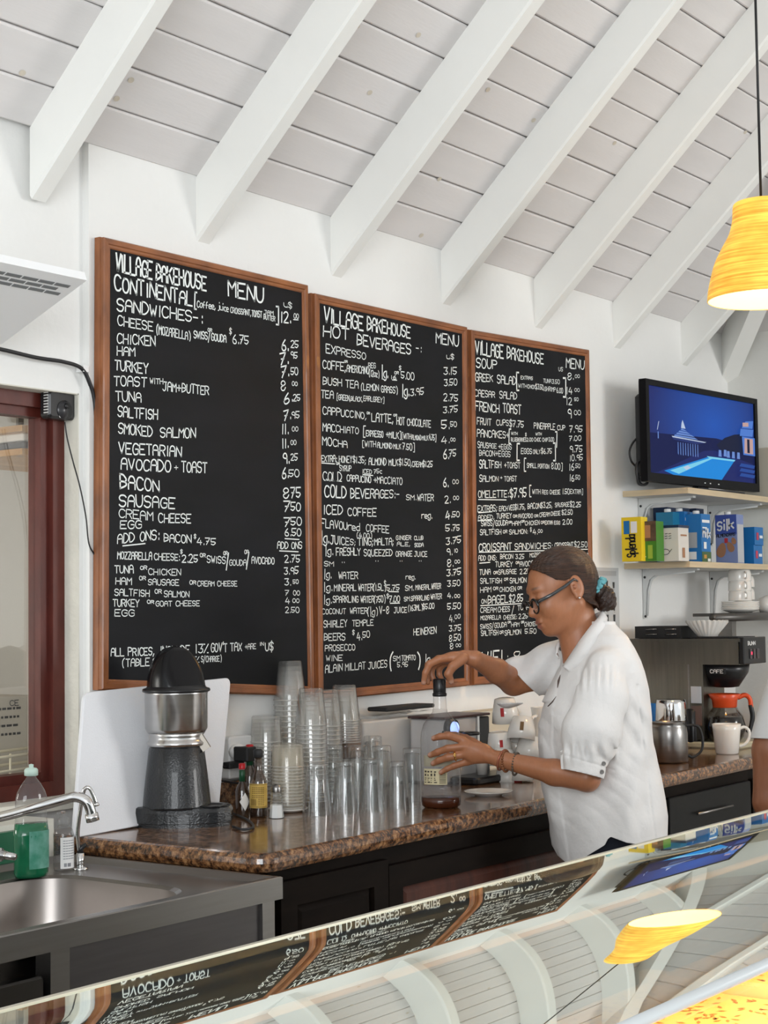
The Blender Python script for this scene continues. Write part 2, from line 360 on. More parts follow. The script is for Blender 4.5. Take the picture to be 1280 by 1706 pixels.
# the room behind the window
rm = mat('back_room_paint', (.62, .59, .54), .9, noise_s=2, noise_a=.06)
g = G(); g.box((.6, 1.5, .3), (3.9, 1.55, 2.6)); g.box((3.6, .2, .3), (3.65, 1.5, 2.6)); g.box((.6, .2, .3), (.65, 1.5, 2.6)); g.box((.6, .2, 2.4), (3.65, 1.5, 2.45)); struct(g.build('wall_rear', rm))
l = bpy.data.lights.new('back_room_fill', 'POINT'); l.energy = 26; l.shadow_soft_size = .25; l.color = (1, .95, .88); o = bpy.data.objects.new('back_room_fill', l); COL.objects.link(o); o.location = (1.5, .75, 1.35)  # added fill light, out of view, to brighten the back room and shelf undersides
pine_m = wood('pine', (.60, .34, .13), (.45, .24, .08), .55, (1, 4, 4), 5)
# two pine shelves hung on brackets, seen through the window
for k in range(2):
    P = ony(37, 711 if k == 0 else 750, .60)
    t = thing('wooden_shelf', (P[0], .60, P[2]), 'pine shelf behind the window, the upper one with a hanging strut' if k == 0 else 'lower pine shelf behind the window, carrying flat dark items', 'shelf')
    g = G(); g.box((0, 0, -.012), (.55, .42, .006)); g.build('board', pine_m, t)
    g = G(); g.box((.03, .05, .006 if k == 0 else -.012), (.05, .06, .3 if k == 0 else -.01)); g.build('strut', mat('grey_bracket', (.22, .20, .18), .5), t)
    if k: g = G(); g.tube([(-.06, .39, -.06), (.24, .39, -.26)], .010); g.build('brace', MATS['grey_bracket'], t)
g = G(); g.rbox((P[0]+.02, .62, P[2]+.0065), (P[0]+.3, .8, P[2]+.03), .01); tag(g.build('flat_box', mat('slate_box', (.10, .10, .11), .5)), 'flat dark box on the lower pine shelf behind the window', 'box')
g = G(); g.rbox((P[0]+.03, .63, P[2]+.0305), (P[0]+.26, .76, P[2]+.055), .008); tag(g.build('pale_box', paper_m), 'pale flat carton lying on the dark box on the lower pine shelf', 'box')
P = ony(50, 1010, 1.44); g = G(); g.box((P[0]-.07, 1.46, P[2]-.11), (P[0]+.075, 1.5, P[2]+.11)); o = tag(g.build('picture', white_m), 'white framed picture of greenery on the wall behind the window', 'picture')
g = G(); g.box((P[0]-.05, 1.455, P[2]-.09), (P[0]+.06, 1.462, P[2]+.09)); g.build('print', mat('leaf_print', (.36, .44, .38), .8, noise_s=18, noise_a=1, col2=(.66, .69, .68)), o)
# shop appliance and wire basket on the far side of the sill
P = ony(50, 1245, .40)
t = thing('carton', (P[0]-.16, .40, WZ0+.005), 'beige shipping carton with black print standing behind the window pane', 'box')
g = G(); g.rbox((-.2, 0, 0), (.16, .2, .225), .006); g.build('body', mat('beige_carton', (.55, .50, .42), .8), t)
g = G()
for k in range(4):
    x = -.05
    while x < .12: w_ = random.uniform(.006, .018); g.box((x, -.0015, .19-k*.022), (x+w_, -.0005, .196-k*.022)); x += w_+.005
write(g, 'CE', (.09, -.002, .20), (.12, -.002, .20), (0, 0, .014), wd=.16)
g.build('print', blackm_m, t)
t = thing('wire_basket', (P[0]-.2, .17, WZ0+.005), 'cream wire basket on the sill behind the window', 'basket')
g = G()
for z in (.02, .055, .09):
    for y in (0, .12): g.tube([(-.2, y, z), (.2, y, z+.01)], .004, 6)
    g.tube([(.2, 0, z+.01), (.2, .12, z+.01)], .004, 6)
for x in np.linspace(-.2, .2, 7): g.tube([(x, 0, 0), (x, 0, .1)], .003, 6); g.tube([(x, 0, .012), (x, .12, .012)], .003, 6)
g.build('basket', mat('cream_wire', (.75, .68, .5), .5), t)
struct(rail('window_sill', (WX0, .13, WZ0-.01), (WX1, .5, WZ0+.004), mat('cream_sill', (.62, .55, .42), .7)))
# ---------------------------------------------------------------- slanted ventilation panel
A = ony(145, 467, -.32); 
ta = math.radians(21.7)
vp = thing('air_vent_panel', A, 'white slanted air panel with rows of slots jutting from the wall over the window', 'vent panel')
def vpt(x, s, n): return (x, s*math.cos(ta)+n*math.sin(ta), -s*math.sin(ta)+n*math.cos(ta))
Ls = .30
g = G()
rows = [.030, .047, .064]; x = 0
v = [vpt(-1.7, 0, 0), vpt(0, 0, 0), vpt(0, Ls, 0), vpt(-1.7, Ls, 0), vpt(-1.7, 0, .02), vpt(0, 0, .02), vpt(0, Ls, .02), vpt(-1.7, Ls, .02)]
g.add(v, [(0, 3, 2, 1), (4, 5, 6, 7), (0, 1, 5, 4), (1, 2, 6, 5), (2, 3, 7, 6), (3, 0, 4, 7)]); g.build('panel', mat('white_enamel', (.90, .91, .92), .5), vp)
g = G()
g.add([vpt(-1.7, .04, .02), vpt(-.05, .04, .02), vpt(-.05, Ls+.02, .02), vpt(-1.7, Ls+.02, .02), vpt(-1.7, .3, .16), vpt(-.05, .3, .16)], [(0, 1, 5, 4), (0, 4, 3), (1, 2, 5), (2, 3, 4, 5), (0, 3, 2, 1)])
g.build('housing', MATS['white_enamel'], vp)
slot_m = mat('slot_grey', (.20, .21, .215), .7); sg = None
for r, s in enumerate(rows):
    for k in range(22):
        x1 = -.022-(.022 if r == 1 else 0)-k*.046; x0 = x1-.041
        v = [vpt(x0, s, -.001), vpt(x1, s, -.001), vpt(x1, s+.010, -.001), vpt(x0, s+.010, -.001), vpt(x0, s, .004), vpt(x1, s, .004), vpt(x1, s+.010, .004), vpt(x0, s+.010, .004)]
        mesh('slot', v, [(0, 3, 2, 1), (4, 5, 6, 7), (0, 1, 5, 4), (1, 2, 6, 5), (2, 3, 7, 6), (3, 0, 4, 7)], slot_m, vp)
# cable over the window, clip, air-quality sensor and its lead
cab_m = mat('black_cable', (.014, .014, .016), .45)
g = G(); pts = [ony(x, y, -.0) for x, y in ((-60, 572), (0, 582), (60, 596), (105, 603), (135, 614), (149, 640), (156, 665), (159, 700))]
for p in pts: p[1] = min(p[1], .012)-.002
g.tube(smoothpath(pts), .005, 8); tag(g.build('power_cable', cab_m), 'thick black cable curving over the window towards the first menu board', 'cable')
P = ony(137, 615, .008); g = G(); g.box((P[0]-.009, -.006, P[2]-.008), (P[0]+.009, .02, P[2]+.008)); tag(g.build('cable_clip', white_m), 'small white clip holding the black cable over the window corner', 'clip')
A = ony(82, 648, .03); B = ony(127, 701, .03)
t = thing('air_sensor', ((A[0]+B[0])/2, .0665, (A[2]+B[2])/2), 'black rounded sensor box on the top right corner of the window frame', 'sensor')
hw, hh = (B[0]-A[0])/2, (A[2]-B[2])/2
g = G(); g.rbox((-hw, -hh, 0), (hw, hh, .036), .012, 4, M=Matrix.Translation((0, 0, 0))@Matrix.Rotation(R_(90), 4, 'X')); g.build('case', black_m, t)
g = G(); g.lathe([(.0, 0), (.024, 0), (.024, .002), (.0, .003)], 24, M=Matrix.Translation((.006, -.036, -.012))@Matrix.Rotation(R_(90), 4, 'X')); g.build('dial', mat('charcoal_plastic', (.03, .03, .033), .25), t)
g = G(); g.lathe([(.0, 0), (.007, 0), (.007, .003), (0, .003)], 16, M=Matrix.Translation((.01, -.039, -.002))@Matrix.Rotation(R_(90), 4, 'X')); g.build('lens', black_m, t)
g = G(); write(g, 'CIELO', (-.012, -.0375, -hh+.004), (.022, -.0375, -hh+.004), (0, 0, .009), wd=.2, jit=0); g.build('lettering', white_m, t)
g = G()
for k in range(8): g.box((-hw-.0012, -.032, -hh+.012+k*.007), (-hw+.001, -.018, -hh+.015+k*.007))
g.build('grille', mat('pale_grille', (.6, .6, .58), .6), t)
g = G(); pts = [ony(x, y, -.004) for x, y in ((108, 703), (112, 730), (122, 770), (133, 810), (143, 860), (148, 905), (158, 925))]; g.tube(smoothpath(pts), .0018, 6)
tag(g.build('sensor_lead', cab_m), 'thin black lead hanging from the sensor down to the menu board', 'cable')
# ================================================================ menu boards
BY = -.034; FACE = -.028
bc = lambda *q: [tuple(ony(x, y, BY)[[0, 2]]) for x, y in q]
# (label, corners tl tr br bl on the front plane in x,z)
BOARDS = [
 ('first and tallest framed chalkboard, listing sandwiches and add ons', bc((173, 393), (515, 474), (526, 1160), (170, 1150))),
 ('middle framed chalkboard, listing hot and cold beverages', bc((525, 487), (780, 544), (784, 1143), (532, 1168))),
 ('right-hand framed chalkboard, listing soup, salads and croissant sandwiches', bc((786, 548), (983, 582), (992, 1128), (791, 1142)))]
T1 = (150, 380, 3.282, [('VILLAGE', 140, 232, 340, 278, 95, 90), ('BAKEHOUSE', 362, 285, 636, 342, 92, 76), ('MENU', 757, 370, 950, 408, 80, 85), ('CONTINENTAL', 135, 340, 560, 425, 82, 72),
('[', 572, 430, 585, 432, 70), ('Coffee,', 585, 432, 685, 445, 35), ('juice', 700, 445, 757, 458, 33), ('CROISSANT,', 768, 462, 880, 480, 30), ('TOAST', 885, 482, 940, 490, 34), ('JAM', 952, 470, 1003, 476, 22), ('BUTTER', 950, 498, 1012, 510, 25), (']', 1012, 512, 1032, 515, 72),
('12.', 1042, 515, 1098, 520, 60), ('00', 1115, 492, 1142, 494, 24), ('u$', 1060, 428, 1105, 442, 30), ('SANDWICHES-:', 148, 450, 618, 522, 68, 55), ('CHEESE', 152, 530, 345, 562, 52, 48), ('(MOZARELLA)', 365, 578, 548, 612, 48, 42), ('SWISS/GOUDA', 568, 600, 745, 625, 40), ('OR', 645, 565, 667, 568, 18), ("$", 762, 580, 775, 582, 30),
('6.75', 780, 630, 868, 637, 46), ('6.', 1048, 672, 1085, 670, 62), ('25', 1098, 653, 1140, 655, 38), ('CHICKEN', 148, 628, 358, 645, 52), ('HAM', 148, 695, 247, 702, 48), ('TURKEY', 135, 775, 318, 797, 55), ('TOAST', 130, 862, 310, 868, 52), ('WITH', 328, 850, 400, 854, 30), ('JAM+BUTTER', 398, 888, 650, 912, 48),
('TUNA', 140, 945, 280, 952, 52), ('SALTFISH', 152, 1030, 370, 1048, 55), ('SMOKED', 155, 1123, 342, 1140, 55), ('SALMON', 385, 1143, 578, 1147, 52), ('VEGETARIAN', 158, 1232, 500, 1250, 62, 55), ('AVOCADO', 170, 1318, 442, 1335, 60), ('+', 462, 1325, 482, 1325, 30), ('TOAST', 500, 1332, 640, 1338, 55),
('7.', 1038, 752, 1085, 740, 62), ('95', 1098, 712, 1135, 712, 35), ('7.', 1043, 820, 1088, 808, 60), ('50', 1098, 802, 1138, 802, 38), ('8', 1043, 888, 1070, 888, 50), ('00', 1105, 862, 1135, 862, 22), ('6.', 1060, 968, 1108, 945, 58), ('25', 1112, 945, 1150, 945, 36), ('7.', 1058, 1055, 1098, 1042, 55), ('95', 1102, 1040, 1146, 1040, 36),
('11.', 1048, 1128, 1085, 1125, 52), ('00', 1105, 1110, 1138, 1110, 25), ('11.', 1050, 1205, 1085, 1200, 52), ('00', 1098, 1185, 1128, 1185, 25), ('9.', 1055, 1290, 1090, 1285, 58), ('25', 1098, 1270, 1135, 1270, 36)])
T2 = (150, 780, 3.282, [('6.', 1050, 62, 1085, 52, 58), ('50', 1088, 48, 1145, 48, 38), ('BACON', 165, 110, 380, 128, 76, 58), ('8', 1055, 165, 1088, 165, 55), ('75', 1098, 162, 1152, 160, 56), ('SAUSAGE', 160, 208, 465, 220, 66, 55), ('7', 1058, 238, 1095, 238, 55), ('50', 1098, 233, 1152, 233, 45), ('CREAM', 158, 268, 345, 287, 46), ('CHEESE', 375, 296, 552, 300, 48),
('7', 1060, 318, 1095, 318, 50), ('50', 1098, 312, 1158, 312, 42), ('EGG', 165, 330, 283, 330, 44), ('6.50', 1065, 370, 1155, 370, 40), ('ADD ONS:', 150, 412, 380, 388, 50), ('BACON', 405, 402, 555, 410, 42), ('$', 568, 383, 580, 385, 22), ('4.75', 585, 418, 688, 420, 38), ('ADD ONS', 1025, 440, 1160, 440, 36),
('MOZZARELLA', 150, 495, 338, 502, 40), ('CHEESE:', 352, 502, 492, 505, 36), ('$', 494, 467, 506, 467, 20), ('2.25', 503, 515, 590, 515, 42), ('OR', 602, 485, 632, 488, 20), ('SWISS', 640, 515, 742, 522, 36), ('/', 745, 535, 765, 535, 62), ('GOUDA', 762, 532, 855, 532, 30), ('/', 855, 530, 875, 530, 62), ('AVOCADO', 885, 522, 1008, 525, 36), ('OR', 730, 475, 752, 475, 20), ('OR', 845, 468, 868, 468, 20),
('2.75', 1065, 515, 1148, 515, 38), ('TUNA', 135, 573, 238, 575, 42), ('OR', 275, 555, 312, 555, 20), ('CHICKEN', 320, 583, 497, 587, 34), ('3.95', 1062, 582, 1140, 578, 38), ('HAM', 140, 635, 228, 637, 38), ('OR', 270, 612, 305, 612, 20), ('SAUSAGE', 318, 638, 487, 642, 32), ('OR', 545, 635, 580, 635, 20), ('CREAM CHEESE', 588, 645, 805, 645, 27), ('3.', 1065, 642, 1098, 640, 35), ('50', 1110, 632, 1140, 632, 22),
('SALTFISH', 135, 695, 325, 702, 36), ('OR', 355, 685, 392, 685, 22), ('SALMON', 405, 703, 543, 705, 32), ('7', 1065, 695, 1088, 695, 28), ('00', 1112, 695, 1148, 695, 24), ('TURKEY', 125, 755, 268, 757, 38), ('OR', 313, 740, 350, 740, 18), ('GOAT CHEESE', 360, 755, 600, 753, 28), ('4', 1068, 742, 1092, 742, 32), ('00', 1108, 735, 1145, 735, 22), ('EGG', 135, 808, 243, 810, 36), ('2.50', 1068, 790, 1145, 790, 30),
('ALL PRICES,', 115, 1028, 350, 1022, 42), ('INCLUDE', 383, 1017, 545, 1013, 42), ('13%', 575, 1012, 648, 1008, 46), ("GOV'T", 662, 1006, 750, 1003, 46), ('TAX', 768, 1000, 830, 998, 42), ('+ARE', 848, 990, 908, 988, 28), ('IN', 928, 970, 950, 970, 18), ('U$', 958, 998, 1003, 998, 44), ('(TABLE', 178, 1085, 325, 1080, 40), ('SERVICE', 345, 1078, 500, 1068, 38), ('15%', 540, 1062, 598, 1060, 30), ('S/CHARGE)', 608, 1060, 718, 1056, 30)])
T3 = (500, 480, 4.267, [('VILLAGE', 170, 240, 450, 300, 105, 98), ('BAKEHOUSE', 478, 300, 785, 355, 98, 78), ('MENU', 968, 388, 1130, 415, 72), ('HOT', 165, 345, 350, 367, 78), ('BEVERAGES', 405, 402, 790, 472, 78, 70), ('-:', 825, 450, 865, 455, 50), ('u$', 1042, 500, 1095, 508, 38), ('EXPRESSO', 185, 460, 468, 508, 60, 46), ('COFFE,', 162, 570, 325, 590, 58), ('OR', 315, 528, 338, 530, 15), ('AMERICANO', 333, 595, 490, 612, 50), ('(12oz)', 492, 625, 562, 634, 42), ('REG', 487, 565, 538, 570, 36), ('lg.', 580, 635, 625, 638, 72), ('16', 645, 645, 685, 648, 26), ('OR', 672, 612, 702, 612, 20), ('$', 704, 582, 720, 582, 30), ('5.00', 718, 640, 812, 657, 50),
('3.15', 1022, 615, 1115, 615, 50), ('3.50', 1025, 698, 1118, 690, 48), ('BUSH', 163, 685, 298, 698, 52), ('TEA', 325, 705, 415, 712, 50), ('(LEMON', 435, 722, 560, 732, 44), ('GRASS)', 578, 738, 692, 750, 44), ('lg.', 725, 765, 775, 768, 72), ('3.95', 785, 768, 880, 756, 50), ('2.75', 1020, 802, 1124, 806, 50), ('TEA', 150, 780, 238, 786, 54), ('[GREEN,', 262, 792, 358, 802, 38), ('BLACK,', 362, 800, 445, 808, 32), ('EARLGREY]', 452, 800, 598, 815, 34), ('3.75', 1018, 890, 1122, 880, 46),
('CAPPUCCINO,', 162, 895, 470, 932, 54, 46), ('OR', 475, 895, 497, 897, 15), ('LATTE,', 510, 948, 662, 957, 58), ('OR', 665, 910, 690, 912, 15), ('HOT', 688, 970, 745, 975, 52), ('CHOCOLATE', 762, 975, 930, 990, 48), ('5.', 1005, 1003, 1062, 1000, 60), ('50', 1068, 985, 1115, 985, 36), ('MACCHIATO', 162, 1015, 417, 1037, 58, 40), ('[', 450, 1050, 468, 1050, 60), ('EXPRESSO', 470, 1050, 592, 1062, 42), ('+MILK]', 612, 1062, 718, 1070, 44), ('[WITH', 725, 1070, 790, 1074, 36), ('ALMOND', 795, 1076, 862, 1082, 34), ('MILK', 868, 1080, 913, 1082, 32), ('4.75]', 918, 1080, 967, 1086, 42),
('4.', 1005, 1108, 1062, 1100, 50), ('00', 1070, 1088, 1105, 1088, 22), ('MOCHA', 160, 1115, 337, 1137, 58, 46), ('[WITH', 445, 1128, 540, 1130, 40), ('ALMOND', 550, 1135, 655, 1141, 38), ('MILK', 665, 1142, 718, 1144, 34), ('7.50]', 728, 1145, 815, 1158, 46), ('6.', 1018, 1215, 1058, 1212, 62), ('75', 1060, 1200, 1110, 1196, 50), ('EXTRA:', 152, 1232, 262, 1236, 44), ('HONEY', 278, 1238, 370, 1241, 46), ('$1.35;', 376, 1240, 468, 1248, 46), ('ALMOND', 490, 1255, 613, 1260, 48), ('MILK', 632, 1260, 697, 1262, 44), ('$1.50,', 703, 1258, 792, 1266, 46), ('CREAM', 798, 1270, 872, 1272, 36), ('$1.25', 872, 1270, 942, 1272, 42),
('OR', 258, 1255, 282, 1257, 15), ('SYRUP', 282, 1298, 364, 1302, 38), ('ICED', 443, 1318, 510, 1322, 32), ('75c', 525, 1318, 583, 1318, 30), ('COLD', 163, 1366, 297, 1372, 58), ('CAPPUCINO', 333, 1372, 505, 1385, 44), ('+MACCIATO', 525, 1385, 727, 1398, 46), ('6.', 1018, 1415, 1055, 1412, 64), ('00', 1085, 1392, 1128, 1390, 28)])
T4 = (500, 820, 4.267, [('COLD', 175, 35, 330, 42, 82), ('BEVERAGES:-', 360, 45, 712, 40, 70, 50), ('SM.', 755, 55, 826, 56, 36), ('WATER', 835, 62, 950, 60, 46), ('2.', 1030, 78, 1070, 76, 50), ('00', 1090, 54, 1130, 54, 26), ('ICED', 165, 155, 303, 157, 65), ('COFFEE', 340, 165, 543, 172, 55), ('reg.', 865, 185, 938, 187, 42), ('4.', 1035, 202, 1080, 180, 64), ('50', 1085, 178, 1135, 174, 40),
('FLAVOUred', 150, 250, 425, 276, 60, 48), ('COFFEE', 470, 278, 633, 290, 48), ('5.', 1035, 278, 1080, 276, 50), ('75', 1085, 275, 1135, 272, 42), ('lg.', 150, 360, 205, 362, 72), ('JUICES;', 215, 370, 395, 376, 66, 38), ('(4.00)', 405, 325, 510, 327, 36), ('TING;', 412, 378, 520, 378, 54), ('MALTA;', 530, 378, 665, 375, 48), ('GINGER', 683, 340, 790, 338, 29), ('CLUB', 812, 340, 877, 340, 28), ('ALE,', 690, 382, 782, 382, 27), ('SODA', 815, 390, 878, 388, 26), ('3.75', 1038, 375, 1145, 360, 48),
('lg.', 178, 445, 234, 445, 54), ('FRESHLY', 258, 450, 430, 448, 52), ('SQUEEZED', 455, 455, 657, 452, 46), ('ORANGE', 682, 458, 798, 456, 36), ('JUICE', 812, 458, 905, 458, 36), ('9.', 1043, 448, 1082, 445, 45), ('10', 1096, 428, 1122, 428, 25), ('SM', 172, 525, 240, 527, 34), ('"', 300, 515, 318, 515, 20), ('"', 538, 505, 558, 505, 18), ('"', 712, 502, 728, 502, 14), ('"', 848, 500, 864, 500, 14), ('8.', 1045, 530, 1090, 528, 48), ('00', 1100, 506, 1138, 504, 22),
('lg.', 170, 610, 222, 612, 54), ('WATER', 275, 618, 412, 615, 48), ('reg.', 752, 618, 820, 620, 34), ('3.75', 1043, 600, 1145, 585, 45), ('lg.', 168, 700, 228, 702, 52), ('MINERAL', 243, 704, 400, 700, 46), ('WATER', 415, 702, 520, 700, 46), ('(1.5L)', 522, 700, 608, 698, 44), ('$', 598, 668, 612, 668, 36), ('5.75', 616, 700, 708, 698, 40), ('SM.', 748, 700, 808, 698, 36), ('MINERAL', 822, 694, 928, 690, 34), ('WATER', 935, 690, 1002, 684, 38), ('3.50', 1048, 672, 1140, 665, 40),
('lg.', 168, 788, 225, 790, 50), ('SPARKLING', 235, 785, 415, 782, 44), ('WATER', 432, 785, 525, 782, 44), ('(750)', 528, 785, 605, 783, 44), ('$', 616, 755, 632, 755, 32), ('7.00', 634, 782, 710, 778, 42), ('SM.', 740, 775, 788, 773, 30), ('SPARKLING', 790, 773, 918, 766, 34), ('WATER', 930, 762, 1008, 758, 36), ('4.', 1048, 755, 1085, 752, 40), ('00', 1098, 750, 1138, 748, 22),
('COCONUT', 158, 867, 325, 864, 36), ('WATER', 355, 863, 480, 862, 40), ('(lg)', 482, 875, 550, 873, 48), ('V-8', 565, 868, 632, 862, 52), ('JUICE', 668, 860, 760, 854, 38), ('(163ML)', 770, 845, 870, 838, 38), ('$5.00', 872, 835, 955, 826, 40), ('5.50', 1048, 835, 1143, 828, 44), ('SHIRLEY', 168, 962, 335, 955, 48), ('TEMPLE', 372, 952, 522, 947, 40), ('4.', 1062, 925, 1095, 922, 48), ('00', 1100, 900, 1140, 896, 28),
('BEERS', 172, 1055, 322, 1052, 50), ('$', 372, 1012, 388, 1012, 30), ('4.', 405, 1055, 440, 1050, 56), ('50', 445, 1035, 497, 1033, 46), ('HEINEKEN', 808, 1018, 970, 1003, 46), ('3.75', 1060, 990, 1145, 984, 42), ('PROSECCO', 178, 1130, 392, 1122, 42), ('8.50', 1060, 1063, 1143, 1050, 45), ('WINE', 185, 1200, 302, 1197, 40), ('8', 1065, 1115, 1090, 1113, 38), ('00', 1108, 1100, 1145, 1098, 22),
('ALAIN', 180, 1285, 302, 1268, 52), ('MILLAT', 322, 1268, 465, 1256, 50), ('JUICES', 485, 1258, 620, 1243, 48), ('(', 640, 1255, 662, 1253, 96), ('SM', 662, 1200, 712, 1198, 34), ('TOMATO', 722, 1197, 822, 1192, 36), ('5.95', 692, 1245, 768, 1240, 35), (')', 825, 1245, 850, 1243, 96), ('lg.', 890, 1215, 935, 1213, 56)])
T5 = (760, 540, 5.12, [('VILLAGE', 165, 250, 405, 293, 112, 108), ('BAKEHOUSE', 435, 294, 747, 342, 98, 85), ('MENU', 940, 372, 1095, 386, 82, 74), ('SOUP', 172, 370, 348, 384, 86, 70), ('US', 875, 400, 912, 403, 32), ('8.', 950, 475, 1003, 473, 60), ('00', 1015, 458, 1055, 458, 28), ('GREEK', 165, 485, 315, 492, 76, 50), ('SALAD', 352, 502, 512, 516, 66), ('[', 518, 545, 542, 545, 108), ('EXTRAS', 553, 470, 655, 476, 28), ('WITH', 532, 540, 605, 545, 32), ('CHICK', 612, 547, 675, 552, 30), ('$3.50,', 678, 555, 752, 562, 42), ('SHRIMP', 757, 568, 850, 576, 35), ('6.00', 858, 585, 912, 590, 42), ('TUNA', 745, 500, 812, 504, 34), ('3.50', 818, 508, 885, 512, 35), (']', 905, 600, 938, 602, 118),
('14', 940, 595, 992, 600, 58), ('00', 1012, 575, 1055, 576, 26), ('CAESAR', 160, 615, 332, 628, 60, 50), ('SALAD', 372, 632, 520, 642, 58), ('12', 940, 688, 990, 690, 58), ('50', 1010, 656, 1045, 656, 28), ('FRENCH', 165, 735, 370, 757, 78, 68), ('TOAST', 400, 752, 555, 768, 74), ('9', 952, 800, 985, 800, 74), ('00', 1008, 772, 1065, 776, 38), ('FRUIT', 180, 855, 300, 864, 58), ('CUPS', 345, 862, 450, 866, 48), ('$7.75', 455, 875, 578, 882, 55), ('PINEAPPLE', 665, 890, 845, 902, 50), ('CUP', 865, 902, 932, 904, 42), ('7.95', 968, 925, 1078, 920, 55),
('PANCAKES+', 180, 960, 455, 974, 64, 54), ('[', 452, 1005, 470, 1005, 98), ('WITH', 472, 945, 525, 946, 25), ('$', 590, 955, 602, 955, 26), ('BLUEBERRIES', 470, 1000, 600, 1002, 32), ('2.00', 603, 1000, 657, 1000, 30), ('WITH', 680, 948, 730, 949, 22), ('CHOC CHIP', 668, 1000, 785, 1002, 30), ('3.00', 790, 1000, 836, 1002, 34), (']', 838, 1030, 860, 1030, 100), ('7.00', 965, 998, 1068, 990, 42), ('SAUSAGE', 185, 1055, 347, 1060, 52, 38), ('+EGGS', 362, 1065, 475, 1070, 42), ('[', 520, 1145, 546, 1145, 108), ('EGGS', 555, 1105, 648, 1106, 44), ('ONLY', 658, 1105, 720, 1106, 36), ('$6.75', 725, 1105, 818, 1106, 44), (']', 822, 1145, 850, 1145, 108), ('9.75', 970, 1095, 1078, 1090, 54),
('BACON+EGGS', 200, 1122, 465, 1132, 48), ('10.95', 970, 1168, 1082, 1160, 50), ('SALTFISH', 200, 1230, 385, 1225, 72, 50), ('+TOAST', 412, 1228, 548, 1229, 48), ('[', 582, 1240, 600, 1240, 84), ('SMALL', 605, 1225, 688, 1226, 38), ('PORTION', 700, 1230, 795, 1232, 36), ('8.00]', 812, 1232, 908, 1245, 52), ('16', 965, 1246, 1008, 1248, 58), ('.50', 1012, 1228, 1060, 1228, 35), ('SALMON', 200, 1345, 362, 1340, 56, 42), ('+', 378, 1325, 395, 1325, 30), ('TOAST', 412, 1340, 518, 1340, 42), ('16', 968, 1338, 1008, 1340, 54), ('.50', 1012, 1325, 1058, 1325, 35),
('OMELETTE:', 190, 1480, 450, 1476, 58), ('$7.95', 460, 1480, 602, 1476, 76), ('[', 628, 1460, 645, 1460, 76), ('WITH', 652, 1448, 720, 1449, 38), ('REG', 735, 1450, 785, 1450, 34), ('CHEESE', 800, 1450, 890, 1450, 34), ('1.50', 908, 1450, 970, 1450, 44), ('EXTRA]', 975, 1446, 1082, 1450, 36)])
